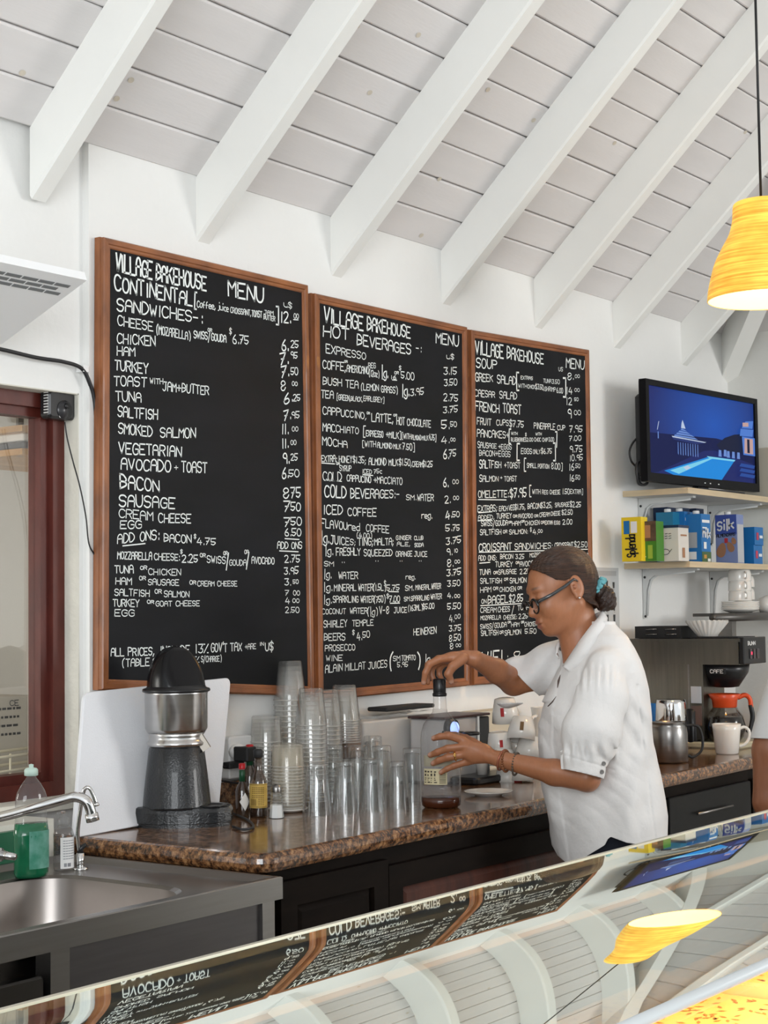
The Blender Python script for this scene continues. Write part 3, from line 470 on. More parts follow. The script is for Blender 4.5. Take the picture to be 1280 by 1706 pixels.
T6 = (760, 820, 5.12, [('EXTRAS;', 185, 168, 350, 160, 52), ('EACH', 368, 160, 440, 158, 40), ('VEG', 450, 156, 500, 152, 46), ('$1.75,', 502, 150, 590, 146, 48), ('BACON', 612, 142, 720, 138, 44), ('$3.25,', 722, 136, 820, 132, 46), ('SAUSAGE', 845, 127, 968, 122, 36), ('$2.25', 972, 125, 1066, 128, 44), ('ADDED,', 190, 236, 325, 230, 38), ('TURKEY', 345, 225, 475, 220, 42), ('OR', 487, 216, 522, 216, 22), ('AVOCADO', 532, 222, 655, 218, 36), ('OR', 668, 213, 702, 213, 22), ('CREAM', 712, 212, 800, 205, 36), ('CHEESE', 810, 200, 890, 195, 34), ('$2.50', 902, 194, 995, 190, 42),
('SWISS/GOUDA', 215, 290, 442, 282, 44), ('OR', 448, 265, 475, 265, 18), ('HAM', 480, 285, 552, 282, 38), ('OR', 558, 258, 585, 258, 18), ('CHICKEN', 590, 283, 712, 276, 36), ('OR', 725, 270, 755, 268, 22), ('EXTRA', 760, 275, 825, 275, 30), ('EGG', 838, 275, 888, 275, 28), ('2.00', 910, 275, 992, 272, 42), ('SALTFISH', 205, 365, 385, 360, 44), ('OR', 402, 350, 437, 348, 24), ('SALMON:', 455, 360, 612, 352, 38), ('$', 632, 335, 646, 335, 32), ('4.', 655, 362, 695, 360, 46), ('00', 700, 345, 738, 343, 26),
('CROISSANT', 195, 506, 475, 490, 68, 58), ('SANDWICHES:', 502, 492, 825, 478, 54, 46), ('CROISSANT', 842, 475, 1000, 470, 42), ('$2.50', 1008, 470, 1120, 470, 48), ('ADD ONS:', 192, 585, 345, 580, 42), ('BACON', 378, 570, 487, 567, 40), ('3.25', 508, 570, 582, 569, 40), ('MOZARELLA', 630, 555, 795, 545, 34), ('PLUS +', 1035, 540, 1128, 540, 32), ('TURKEY', 335, 638, 482, 634, 42), ('OR', 510, 612, 540, 611, 20), ('AVOCADO', 545, 635, 705, 622, 42), ('TUNA', 200, 705, 295, 701, 44), ('OR', 320, 698, 357, 697, 24), ('SAUSAGE', 362, 702, 517, 695, 38), ('2.25', 545, 698, 627, 694, 42),
('SALTFISH', 208, 780, 390, 775, 42), ('OR', 410, 755, 445, 753, 22), ('SALMON', 460, 778, 600, 770, 42), ('HAM', 208, 857, 300, 852, 42), ('OR', 318, 835, 360, 833, 24), ('CHICKEN', 372, 850, 510, 843, 38), ('OR', 525, 830, 562, 828, 24), ('ON', 218, 950, 260, 948, 34), ('BAGEL', 272, 953, 445, 940, 64), ('$2.85', 453, 940, 572, 930, 64), ('CREAM', 208, 1028, 345, 1024, 42), ('CHEES', 358, 1024, 460, 1015, 42), ("/", 475, 1028, 500, 1026, 52), ('TUNA', 525, 1008, 625, 1000, 40), ('MOZARELLA', 210, 1090, 382, 1082, 34), ('CHEESE:', 405, 1085, 520, 1080, 34), ('2.25', 535, 1080, 612, 1076, 40),
('SWISS/GOUDA', 208, 1168, 432, 1150, 40), ('OR', 442, 1118, 468, 1117, 18), ('HAM', 472, 1150, 540, 1146, 36), ('OR', 555, 1118, 580, 1117, 18), ('CHICKEN', 585, 1147, 690, 1138, 36), ('SALTFISH', 215, 1224, 360, 1218, 42), ('OR', 372, 1208, 405, 1206, 24), ('SALMON', 415, 1222, 555, 1210, 42), ('5.50', 588, 1208, 685, 1204, 42), ('WIFI', 222, 1470, 400, 1455, 104), (':', 425, 1430, 450, 1430, 50), ('o', 495, 1400, 545, 1398, 60)])
UL = {0: [(150, 780, 3.282, [(178, 425, 303, 412), (1065, 385, 1145, 390), (1035, 452, 1140, 457)]), (150, 380, 3.282, [(1112, 500, 1140, 502)])],
      1: [(500, 480, 4.267, [(152, 1243, 248, 1250), (180, 1364, 297, 1374), (445, 1326, 520, 1332), (655, 652, 690, 655)]), (500, 820, 4.267, [(628, 706, 702, 708), (640, 790, 710, 788)])],
      2: [(760, 820, 5.12, [(190, 62, 430, 66), (190, 176, 310, 166), (185, 244, 300, 236), (195, 512, 788, 498), (818, 488, 1125, 487), (200, 606, 292, 598), (208, 968, 560, 950)])]}
for bi, (lab, c) in enumerate(BOARDS):
    tl, tr, br, bl = [np.array([p[0], 0, p[1]]) for p in c]
    cen = (tl+tr+br+bl)/4
    th = thing('menu_board', (cen[0], 0, cen[2]), lab, 'menu board', 'chalkboard menus side by side on the wall')
    o0 = np.array([cen[0], 0, cen[2]])
    def ins(k):
        """corner points inset by k"""
        q = [tl, tr, br, bl]; out = []
        for i in range(4):
            a = q[(i+1) % 4]-q[i]; b = q[(i-1) % 4]-q[i]; out.append(q[i]+(a/np.linalg.norm(a)+b/np.linalg.norm(b))*k)
        return out
    steps = [(0, -.002), (0, -.020), (.002, -.021), (.002, BY+.003), (.005, BY), (.016, BY), (.018, BY+.003), (.024, BY+.003), (.027, FACE-.001), (.028, FACE+.012)]
    R4 = [ins(k) for k, y in steps]
    for s in range(4):
        v = []
        for e in (s, (s+1) % 4):
            for j, (k, y) in enumerate(steps): p = R4[j][e]; v.append((p[0]-o0[0], y, p[2]-o0[2]))
        n = len(steps)
        mesh('frame_rail', v, [(i, i+1, n+i+1, n+i) for i in range(n-1)], frame_m if s % 2 else frameh_m, th)
    q = ins(.024); v = [(p[0]-o0[0], FACE, p[2]-o0[2]) for p in q]+[(p[0]-o0[0], -.004, p[2]-o0[2]) for p in q]
    mesh('slate', v, [(0, 3, 2, 1), (4, 5, 6, 7), (0, 1, 5, 4), (1, 2, 6, 5), (2, 3, 7, 6), (3, 0, 4, 7)], board_m, th)
    g = G(); YT = FACE-.0012
    for ox, oy, sc, rows in ((T1, T2), (T3, T4), (T5, T6))[bi]:
        for r in rows:
            s, x0, y0, x1, y1, h0 = r[:6]; h1 = r[6] if len(r) > 6 else h0
            f = lambda x, y: ony(ox+x/sc, oy+y/sc, YT)-o0
            P0, P1 = f(x0, y0), f(x1, y1); write(g, s, P0, P1, f(x0, y0-h0)-P0, f(x1, y1-h1)-P1, wd=.13 if h0 > 45 else .145)
    for ox, oy, sc, rows in UL[bi]:
        for x0, y0, x1, y1 in rows:
            f = lambda x, y: ony(ox+x/sc, oy+y/sc, YT)-o0
            stroke(g, [f(x0, y0), f(x1, y1)], .003, (0, -1, 0))
    g.build('chalk_lettering', chalk_m, th)
# ================================================================ counters, sink
ZC = .92
def cy(x): return -.70+.018*(x-2.64)        # front edge of the worktop
t = thing('worktop', (2.64, 0, 0), 'brown speckled granite worktop running along the wall under the menu boards', 'worktop')
def slab(x0, x1, y0a, y0b, yb, z0, z1):
    """worktop with a rounded nose on front and left end"""
    prof = [(0, z1), (-.0, z1)]; g = G(); r = (z1-z0)/2; zc = (z0+z1)/2; K = 6
    ring = []
    v = []
    rings = [(r*(1-math.cos(a)), zc+r*math.sin(a)) for a in np.linspace(-math.pi/2, math.pi/2, K+1)]
    # inset amount and height ; outline with rounded front-left corner
    rc = .05
    def outline(ins):
        pts = [(x1, yb), (x0+ins, yb)]
        for a in np.linspace(180, 270, 7): pts.append((x0+rc+(rc-ins)*math.cos(R_(a)), y0a+rc+(rc-ins)*math.sin(R_(a))))
        pts.append((x1, y0b+ins)); return pts
    for q, (ii, z) in enumerate(rings):
        ins = r-math.sqrt(max(0, r*r-(z-zc)**2))*1.0
        v += [(x-2.64, y, z) for x, y in outline(ins*.7)]
    n = 10
    f = [tuple(range(n))[::-1], tuple(range(K*n, K*n+n))]
    for k in range(K): f += [(k*n+i, k*n+(i+1) % n, (k+1)*n+(i+1) % n, (k+1)*n+i) for i in range(n)]
    g.add(v, f); return g
o = slab(2.635, XR-.002, cy(2.64), cy(XR), -.001, ZC-.042, ZC).build('slab', granite_m, t)
g = G(); g.box((.20, -.022, ZC), (XR-2.645, -.001, ZC+.06)); o = g.build('backsplash', granite_m); o.location = (2.64, 0, 0); tag(o, 'low brown granite upstand along the wall at the back of the worktop', 'backsplash')
# cabinets under the worktop: one unit after another
cab_in = mat('cabinet_shadow', (.012, .008, .006), .7)
xs = [2.70, 3.12, 4.06, 4.60, 5.25, XR-.004]
labs = ['narrow dark walnut end cabinet beside the steel sink', 'dark walnut base cabinet with a raised panel door, mid counter', 'dark walnut base cabinet behind the woman in white', 'dark base cabinet with a drawer under the steel pots', 'dark base cabinet under the coffee brewer at the far right']
for i in range(5):
    a, b = xs[i]+.0015, xs[i+1]-.0015; yf = cy(a)+.045
    t = thing('base_cabinet', (a, yf, 0), labs[i], 'cabinet')
    wdt = b-a; g = G(); g.box((0, .0, .09), (wdt, -yf-.003, ZC-.043)); g.box((.0, .05, 0), (wdt, -yf-.003, .09)); g.build('body', cabd_m, t)
    def door(x0, x1, z0, z1, nm='door'):
        g = G(); d = .02
        g.box((x0, -d, z0), (x0+.055, 0, z1)); g.box((x1-.055, -d, z0), (x1, 0, z1)); g.box((x0+.055, -d, z0), (x1-.055, 0, z0+.055)); g.box((x0+.055, -d, z1-.055), (x1-.055, 0, z1))
        o = g.build(nm, cabd_m, t)
        if x1-x0 > .2 and z1-z0 > .2:
            g = G(); c = .018
            X0, X1, Z0, Z1 = x0+.055, x1-.055, z0+.055, z1-.055
            v = [(X0, -.006, Z0), (X1, -.006, Z0), (X1, -.006, Z1), (X0, -.006, Z1), (X0+c, -.017, Z0+c), (X1-c, -.017, Z0+c), (X1-c, -.017, Z1-c), (X0+c, -.017, Z1-c)]
            g.add(v, [(4, 7, 6, 5), (0, 4, 5, 1), (1, 5, 6, 2), (2, 6, 7, 3), (3, 7, 4, 0)]); g.build('raised_panel', wood('reddish_walnut', (.085, .022, .011), (.035, .010, .006), .5, (6, 1, 1), 5) if i == 1 else cabd_m, o)
        return o
    if i == 0: door(.02, wdt-.01, .12, .85)
    elif i == 3:
        g = G(); g.rbox((.02, .02, 0), (wdt-.02, .14, .018), .006, M=Matrix.Translation((0, 0, .70))@Matrix.Rotation(R_(90), 4, 'X')); dr = g.build('drawer', mat('dark_lacquer', (.008, .008, .008), .4, spec=.2), t)
        g = G(); g.tube([(wdt*.3, -.03, .775), (wdt*.7, -.03, .775)], .004); g.build('pull', steel_m, dr)
        door(.02, wdt-.02, .12, .68)
    elif i == 1:
        door(.0, .92, .14, .832)
    else:
        n = 2 if wdt > .6 else 1; s = (wdt-.02)/n
        for k in range(n): door(.01+k*s+.004, .01+(k+1)*s-.004, .12, .84)
# ---------------------------------------------------------------- sink unit
ZS = .885; SX0, SX1, SYF, SYB = .95, 2.618, -.765, -.13
t = thing('sink_unit', (SX1, SYF, 0), 'stainless steel sink unit with deep bowl at the left of the worktop', 'sink'); ox, oy = SX1, SYF
g = G()
# top with bowl: rounded rectangular opening
def rrect(x0, y0, x1, y1, r, n=6):
    P = []
    for cx, cy_, a0 in ((x1-r, y1-r, 0), (x0+r, y1-r, 90), (x0+r, y0+r, 180), (x1-r, y0+r, 270)):
        for k in range(n+1): a = R_(a0+90*k/n); P.append((cx+r*math.cos(a), cy_+r*math.sin(a)))
    return P
bx0, by0, bx1, by1 = 1.72, SYF+.075, 2.46, SYB-.115
hole = rrect(bx0, by0, bx1, by1, .10); n = len(hole)
def outer(p):
    """matching point on the outer rectangle"""
    x, y = p; m = (bx0+bx1)/2, (by0+by1)/2
    X = SX1 if x > m[0] else SX0; Y = SYB if y > m[1] else SYF
    return X, Y
per = []
for k, p in enumerate(hole):
    q = k//7; a = (k % 7)/6
    cor = [(SX1, SYB), (SX0, SYB), (SX0, SYF), (SX1, SYF)][q]
    flat = [((SX1, hole[0][1]), (hole[6][0], SYB)), ((hole[7][0], SYB), (SX0, hole[13][1])), ((SX0, hole[14][1]), (hole[20][0], SYF)), ((hole[21][0], SYF), (SX1, hole[27][1]))][q]
    if a <= .5: f = a/.5; per.append((flat[0][0]*(1-f)+cor[0]*f, flat[0][1]*(1-f)+cor[1]*f))
    else: f = (a-.5)/.5; per.append((cor[0]*(1-f)+flat[1][0]*f, cor[1]*(1-f)+flat[1][1]*f))
v = [(p[0]-ox, p[1]-oy, ZS-.012) for p in per]
# raised outer lip then drop to deck
def ringz(P, z): return [(p[0]-ox, p[1]-oy, z) for p in P]
def inset(P, k):
    c = ((SX0+SX1)/2, (SYF+SYB)/2); return [(p[0]+(k if p[0] < c[0] else -k) if abs(p[0]-SX0) < 1e-6 or abs(p[0]-SX1) < 1e-6 else p[0], p[1]+(k if p[1] < c[1] else -k) if abs(p[1]-SYF) < 1e-6 or abs(p[1]-SYB) < 1e-6 else p[1]) for p in P]
L0, L1, L2 = per, inset(per, .012), inset(per, .03)
rings = [ringz(L0, ZS-.045), ringz(L0, ZS-.002), ringz(inset(per, .003), ZS), ringz(L1, ZS), ringz(L2, ZS-.012)]
for k, (ins, z) in enumerate(((0, ZS-.012), (.008, ZS-.018))): rings.append(ringz(rrect(bx0+ins, by0+ins, bx1-ins, by1-ins, .10), z))
v = sum(rings, []); f = []
for k in range(len(rings)-1): f += [(k*n+i, k*n+(i+1) % n, (k+1)*n+(i+1) % n, (k+1)*n+i) for i in range(n)]
g.add(v, f, 0, False); g.build('rim_top', steel_m, t)
g = G(); rings = []
for ins, z in ((.008, ZS-.018), (.014, ZS-.10), (.03, ZS-.20), (.08, ZS-.235), (.2, ZS-.24)): rings.append(ringz(rrect(bx0+ins, by0+ins, bx1-ins, by1-ins, .09), z))
v = sum(rings, []); f = []
for k in range(len(rings)-1): f += [(k*n+i, k*n+(i+1) % n, (k+1)*n+(i+1) % n, (k+1)*n+i) for i in range(n)]
f.append(tuple(range((len(rings)-1)*n, len(rings)*n))); g.add(v, f, 0, True); g.build('bowl', sinkin_m, t)
g = G(); g.box((SX0-ox, .002, ZS-.045), (0, .03, ZS-.004)); g.build('front_edge', steeld_m, t)
pa = 2.045-ox
for a, b, nm in ((pa, -.05, 'side_panel'),):
    g = G(); g.box((a, .02, .08), (b, .04, ZS-.045)); g.build(nm, steeld_m, t)
g = G(); g.box((-.05, .012, .0), (-.012, .05, ZS-.045)); g.build('leg', steel_m, t)
g = G(); g.box((pa-.045, .012, .0), (pa, .05, ZS-.045)); g.build('leg', steel_m, t)
g = G(); g.box((SX0-ox, .05, .06), (-.012, SYB-SYF, ZS-.25)); g.build('carcass', steeld_m, t)
dark = mat('dark_steel_drawer', (.10, .095, .09), .28, 1, noise_s=5, noise_a=.2)
for k, (z0, z1) in enumerate(((.62, .80), (.30, .60))):
    g = G(); g.rbox((SX0-ox, z0, 0), (pa-.06, z1, .03), .008, M=Matrix.Translation((0, .04, 0))@Matrix.Rotation(R_(90), 4, 'X')); g.build('drawer', dark, t)
# long gooseneck tap
def tube_thing(name, lab, cat, pts, r, m, n=12):
    p0 = np.array(pts[0]); t = thing(name, p0, lab, cat); return t, p0
a0 = onz(-60, 1475, ZS)
P = [at(-90, 1378, 3.18), at(0, 1361, 3.15), at(60, 1345, 3.13), at(110, 1331, 3.12), at(128, 1328, 3.115), at(143, 1334, 3.11), at(150, 1347, 3.11), at(154, 1364, 3.11)]
base = np.array(P[0]); base[2] = ZS-.012
t = thing('kitchen_tap', base, 'large chrome tap with a long slanting spout reaching over the sink', 'tap')
sp = smoothpath([base+[0, 0, .0], base+[0, 0, .06], P[0]]+P[1:], 6); g = G(); g.tube([p-base for p in sp], .0098, 14); g.build('spout', chrome_m, t)
g = G(); g.tube([P[-2]*.5+P[-1]*.5-base, P[-1]-base+(P[-1]-P[-2])*.25], .0125, 14); g.build('nozzle', chrome_m, t)
H0, H1 = at(-60, 1423, 3.12), at(26, 1428, 3.08)
g = G(); g.tube([H0-base, at(2, 1424, 3.09)-base], .013, 14); d = at(2, 1424, 3.09)-base; e = H1-base; g.tube([d, e], [.009, .006], 10); g.build('lever', chrome_m, t)
# slim filter tap
b = onz(134, 1449, ZS-.012); t = thing('filter_tap', b, 'slim curved filter tap with a black lever behind the big tap', 'tap')
dd = dep(b); Q = [b, at(131, 1410, dd), at(130, 1380, dd), at(138, 1325, dd), at(142, 1314, dd), at(149, 1313, dd), at(155, 1324, dd), at(160, 1338, dd)]
g = G(); g.tube([(0, 0, .0), (0, 0, .036)], .0085, 14); g.lathe([(.0, 0), (.017, 0), (.017, .004), (.008, .006)], 16); g.build('base', chrome_m, t)
g = G(); g.tube([p-b for p in smoothpath([Q[0]+[0, 0, .03]]+Q[1:], 6)], .0042, 10); g.build('neck', chrome_m, t)
g = G(); g.tube([Q[-1]-b, Q[-1]-b+(Q[-1]-Q[-2])*.35], .0055, 10); g.build('tip', chrome_m, t)
lv = at(143, 1407, dd)-b; g = G(); g.tube([(0, 0, .036), (0, 0, .046), tuple(lv)], [.008, .007, .004], 10); g.build('lever', black_m, t)
# green dish soap bottle
def lprof(pts): return pts
b = onz(52, 1462, ZS-.012); k = 1/ppm(b)
t = thing('dish_soap', b, 'large clear squeeze bottle half full of green dish soap', 'bottle')
pr = [(.001, 0), (27, 1), (29.5, 8), (30, 40), (30.5, 70), (28.5, 90), (26.5, 105), (27.5, 120), (27.5, 130), (24, 142), (17, 154), (10, 163), (7, 168), (6.5, 172)]
g = G(); g.lathe([(28.4*k, 90*k)]+[(r*k, z*k) for r, z in pr[6:]], 28, sy=.62, cap=False, M=Matrix.Rotation(R_(-20), 4, 'Z')); g.build('bottle', pet_m, t)
g = G(); g.lathe([(r*k, z*k+.0005) for r, z in pr[:5]]+[(28.3*k, 90*k), (.001, 90.2*k)], 28, sy=.62, M=Matrix.Rotation(R_(-20), 4, 'Z')); g.build('green_soap', mat('green_soap', (.004, .14, .06), .15, spec=.5, coat=.6, noise_s=40, noise_a=.3), t)
g = G(); g.lathe([(8*k, 168*k), (11.5*k, 169*k), (11.5*k, 178*k), (9*k, 181*k), (4*k, 182*k), (4*k, 187*k), (.001, 188*k)], 20); g.build('cap', mat('pale_green_cap', (.48, .62, .55), .4), t)
g = G(); ROT = Matrix.Rotation(R_(-20), 4, 'Z'); v = []
for j in range(9):
    a = R_(-70+12*j-40)
    for z in (16, 78): v.append(ROT@Vector((30.6*k*math.cos(a), 30.6*k*.62*math.sin(a), z*k)))
g.add(v, [(2*i, 2*i+2, 2*i+3, 2*i+1) for i in range(8)], 0, True); g.build('label', mat('worn_label', (.20, .42, .36), .45, noise_s=30, noise_a=1, col2=(.02, .20, .12)), t)
# hand soap
b = onz(106, 1450, ZS-.012); k = 1/ppm(b)
t = thing('hand_soap', b, 'small clear pump bottle with a white text label beside the dish soap', 'bottle')
pr = [(.001, 0), (16, 1), (17, 5), (17, 60), (15, 68), (9, 73), (8, 75)]
g = G(); g.lathe([(r*k, z*k) for r, z in pr], 24); g.build('bottle', pet_m, t)
g = G(); v = []
for j in range(9):
    a = R_(-150+14*j)
    for z in (5, 56): v.append((17.5*k*math.cos(a), 17.5*k*math.sin(a), z*k))
g.add(v, [(2*i, 2*i+2, 2*i+3, 2*i+1) for i in range(8)], 0, True); lb = g.build('label', white_m, t)
g = G()
for j in range(8):
    for q in range(5):
        a = [R_(-135+14*(q)+m) for m in (0, 12)]; z = 50-j*4.2
        g.add([(17.8*k*math.cos(a[0]), 17.8*k*math.sin(a[0]), z*k), (17.8*k*math.cos(a[1]), 17.8*k*math.sin(a[1]), z*k), (17.8*k*math.cos(a[1]), 17.8*k*math.sin(a[1]), (z+1)*k), (17.8*k*math.cos(a[0]), 17.8*k*math.sin(a[0]), (z+1)*k)], [(0, 1, 2, 3)])
for q in range(10):
    if q in (4,): continue
    a = [R_(-130+4*q+m) for m in (0, 2.6)]
    g.add([(17.9*k*math.cos(a[0]), 17.9*k*math.sin(a[0]), 8*k), (17.9*k*math.cos(a[1]), 17.9*k*math.sin(a[1]), 8*k), (17.9*k*math.cos(a[1]), 17.9*k*math.sin(a[1]), 14*k), (17.9*k*math.cos(a[0]), 17.9*k*math.sin(a[0]), 14*k)], [(0, 1, 2, 3)])
g.build('print', mat('grey_ink', (.16, .17, .2), .7), lb)
g = G(); g.lathe([(8*k, 74*k), (10*k, 75*k), (10*k, 84*k), (7*k, 87*k), (3*k, 88*k), (3*k, 97*k), (.001, 98*k)], 18); g.tube([(0, 0, 96*k), (-14*k, 0, 95*k)], 2.6*k); g.build('pump', pet_m, t)
# green tile splash behind the soap and pipe box
a, b = ony(-60, 1395, -.11), ony(36, 1455, -.11)
g = G(); g.box((a[0], -.128, ZS-.012), (b[0], -.11, a[2])); tag(g.build('green_board', mat('green_board', (.01, .13, .06), .35, noise_s=12, noise_a=.3)), 'dark green board standing at the back of the sink behind the taps', 'board')
g = G(); g.box((1.2, -.105, ZS-.03), (2.60, WY-.001, WZ0-.022)); struct(g.build('trim_2', reveal_m))
# white cutting board leaning on the wall
c = [ony(135, 1155, -.066), ony(380, 1130, -.066), ony(360, 1352, -.14), ony(117, 1398, -.14)]
o0 = (c[2]+c[3])/2; o0[2] = min(c[2][2], c[3][2])
t = thing('cutting_board', o0, 'large white plastic cutting board leaning on the wall behind the juicer', 'cutting board')
g = G(); ex = c[1]-c[0]; n_ = np.cross(c[1]-c[3], c[0]-c[3]); n_ /= np.linalg.norm(n_)
if n_[1] > 0: n_ = -n_
ring = []; r = .022
for i in range(4):
    p = c[i]; a = c[(i-1) % 4]-p; a /= np.linalg.norm(a); b_ = c[(i+1) % 4]-p; b_ /= np.linalg.norm(b_)
    for u in np.linspace(0, 1, 6):
        q = (1-u)**2*(p+a*r)+2*u*(1-u)*p+u*u*(p+b_*r); ring.append(q)
n = len(ring); bv = .003
v = []
for k2, h in ((1, 0), (0, bv), (0, .012-bv), (1, .012)):
    cc = sum(ring)/n
    for q in ring: v.append(q+n_*(h-.0)+(cc-q)/np.linalg.norm(cc-q)*bv*k2-o0)
g.add(v, [tuple(range(n)), tuple(range(3*n, 4*n))[::-1]]+[(k2*n+i, k2*n+(i+1) % n, (k2+1)*n+(i+1) % n, (k2+1)*n+i) for k2 in range(3) for i in range(n)])
g.build('board', mat('white_polyethylene', (.80, .81, .84), .45, bump=.15, bump_s=250, noise_s=6, noise_a=.05), t)
# ================================================================ things on the worktop
def ground(px, py, z=ZC): P = onz(px, py, z); return P, 1/ppm(P)
# ---- juicer
b, k = ground(303, 1374)
RZ = math.atan2(-CR[1], -CR[0])                       # local +x axis = picture-left
t = thing('juicer', b, 'dark grey electric citrus juicer with a steel bowl and a black domed cover', 'juicer', rz=math.atan2(CR[1], CR[0]))
ham = mat('hammered_grey', (.010, .0115, .013), .2, spec=.55, bump=.22, bump_s=240, coat=.25)
g = G(); P = []
for a in np.linspace(0, 360, 33)[:-1]:
    r = 84; x = r*math.cos(R_(a)); y = .62*r*math.sin(R_(a))
    x = max(-82, min(84, x*1.08)); P.append((x*k, y*k))
v = []
for s, z in ((.97, 0), (.97, 6), (1, 7), (1, 24), (.96, 31), (.9, 33)): v += [(x*s, y*s, z*k) for x, y in P]
n = 32; g.add(v, [tuple(range(n))[::-1], tuple(range(5*n, 6*n))]+[(q*n+i, q*n+(i+1) % n, (q+1)*n+(i+1) % n, (q+1)*n+i) for q in range(5) for i in range(n)]); g.build('base', ham, t)
g = G(); g.lathe([(23*k, 0), (24*k, 2*k), (20*k, 3*k), (19*k, 1*k), (.001, 1*k)], 24, c=(52*k, -20*k, 32.4*k)); g.build('cup_rest', black_m, t)
g = G(); g.lathe([(58*k, 30*k), (57*k, 34*k), (52*k, 80*k), (46*k, 128*k), (42*k, 132*k), (.001, 133*k)], 36, c=(-8*k, 0, 0)); g.build('motor_housing', ham, t)
g = G(); g.rbox((-50*k, -38*k, 38*k), (-34*k, -34*k, 62*k), 2*k, M=Matrix.Rotation(R_(-25), 4, 'Z')); g.build('switch', mat('dark_green_switch', (.01, .05, .035), .3), t)
alu = mat('polished_aluminium', (.62, .61, .60), .22, 1)
g = G(); g.lathe([(44*k, 130*k), (49*k, 133*k), (50*k, 137*k), (46*k, 141*k), (44*k, 148*k), (48*k, 153*k), (20*k, 154*k)], 36, c=(-8*k, 0, 0)); g.build('collar', alu, t)
g = G(); g.lathe([(30*k, 152*k), (48*k, 153*k), (52*k, 160*k), (52.5*k, 218*k), (53.5*k, 221*k), (50*k, 221*k), (49*k, 165*k)], 40, c=(-8*k, 0, 0)); g.build('bowl', mat('spun_steel', (.55, .54, .53), .2, 1, noise_s=3, noise_a=.1, stretch=(1, 1, 30)), t)
g = G(); M = Matrix.Translation((30*k, -8*k, 152*k))@Matrix.Rotation(R_(125), 4, 'Y'); g.prism([(-8*k, -7*k), (8*k, -7*k), (6*k, 7*k), (-6*k, 7*k)], 0, -5*k, 34*k, M=Matrix.Translation((26*k, -10*k, 154*k))@Matrix.Rotation(R_(58), 4, 'Y')); g.build('spout', mat('spout_steel', (.36, .33, .29), .5, 1), t)
g = G(); g.lathe([(48*k, 219*k), (56*k, 221*k), (57*k, 223*k), (56*k, 226*k), (50*k, 228*k), (48*k, 232*k)], 40, c=(-8*k, 0, 0)); g.build('rim', black_m, t)
# domed cover cut open towards the viewer's right
g = G(); v = []; na, nz = 28, 14; v = []; f = []
for j in range(nz+1):
    z = j/nz
    for i in range(na):
        a = 2*math.pi*i/na; r = 49*math.sqrt(max(0, 1-z*z))
        x = -8+r*math.cos(a)-3*z; y = r*math.sin(a); zz = 226+72*z
        # opening: slice the front right with a tilted plane
        pl = (x*.62-y*.78+(zz-262)*.42)
        if pl > 20: x -= (pl-20)*.62*.95; y += (pl-20)*.78*.95
        v.append((x*k, y*k, zz*k))
f = [(j*na+i, j*na+(i+1) % na, (j+1)*na+(i+1) % na, (j+1)*na+i) for j in range(nz) for i in range(na)]
g.add(v, f, 0, True); g.build('cover', mat('glossy_black', (.004, .004, .005), .22, spec=.35), t)
g = G(); pts = []; c0 = ground(388, 1378)[0]
for x, y in ((388, 1377), (405, 1382), (422, 1378), (416, 1368), (400, 1360), (382, 1352), (370, 1340)): pts.append(onz(x, y, ZC+.004))
g.tube(smoothpath(pts), .0032, 8); o = g.build('power_cord', cab_m, t); o.matrix_parent_inverse = (Matrix.Translation(tuple(b))@Matrix.Rotation(t.rotation_euler.z, 4, 'Z')).inverted()
# ---- sockets with plugs
a, b2 = ony(366, 1228, -.001), ony(408, 1292, -.001)
t = thing('wall_socket', ((a[0]+b2[0])/2, 0, (a[2]+b2[2])/2), 'white wall socket box with plugs behind the hot sauce bottles', 'socket')
hw, hh = (b2[0]-a[0])/2, (a[2]-b2[2])/2; g = G(); g.rbox((-hw, -hh, 0), (hw, hh, .035), .006, M=Matrix.Rotation(R_(90), 4, 'X')); g.build('box', white_m, t)
P = ony(392, 1252, -.035)-np.array(t.location)
g = G(); g.lathe([(.001, 0), (.026, 0), (.028, .01), (.022, .03), (.001, .032)], 24, M=Matrix.Translation(tuple(P))@Matrix.Rotation(R_(90), 4, 'X'), sy=.75); g.build('round_plug', white_m, t)
P = ony(401, 1256, -.06)-np.array(t.location)
g = G(); g.rbox((P[0]-.02, -.10, P[2]-.018), (P[0]+.02, -.05, P[2]+.02), .006); g.rbox((P[0]-.055, -.07, P[2]-.035), (P[0]+.005, -.045, P[2]-.018), .004); g.build('adapter', blackm_m, t)
g = G()
for seq in (((402, 1262), (392, 1275), (378, 1278), (366, 1276)), ((408, 1258), (418, 1264), (424, 1280), (418, 1300), (398, 1305), (366, 1300))):
    g.tube(smoothpath([ony(x, y, -.06) for x, y in seq]), .0028, 7)
tag(g.build('socket_cables', cab_m), 'black cables looping from the wall socket behind the bottles', 'cable')
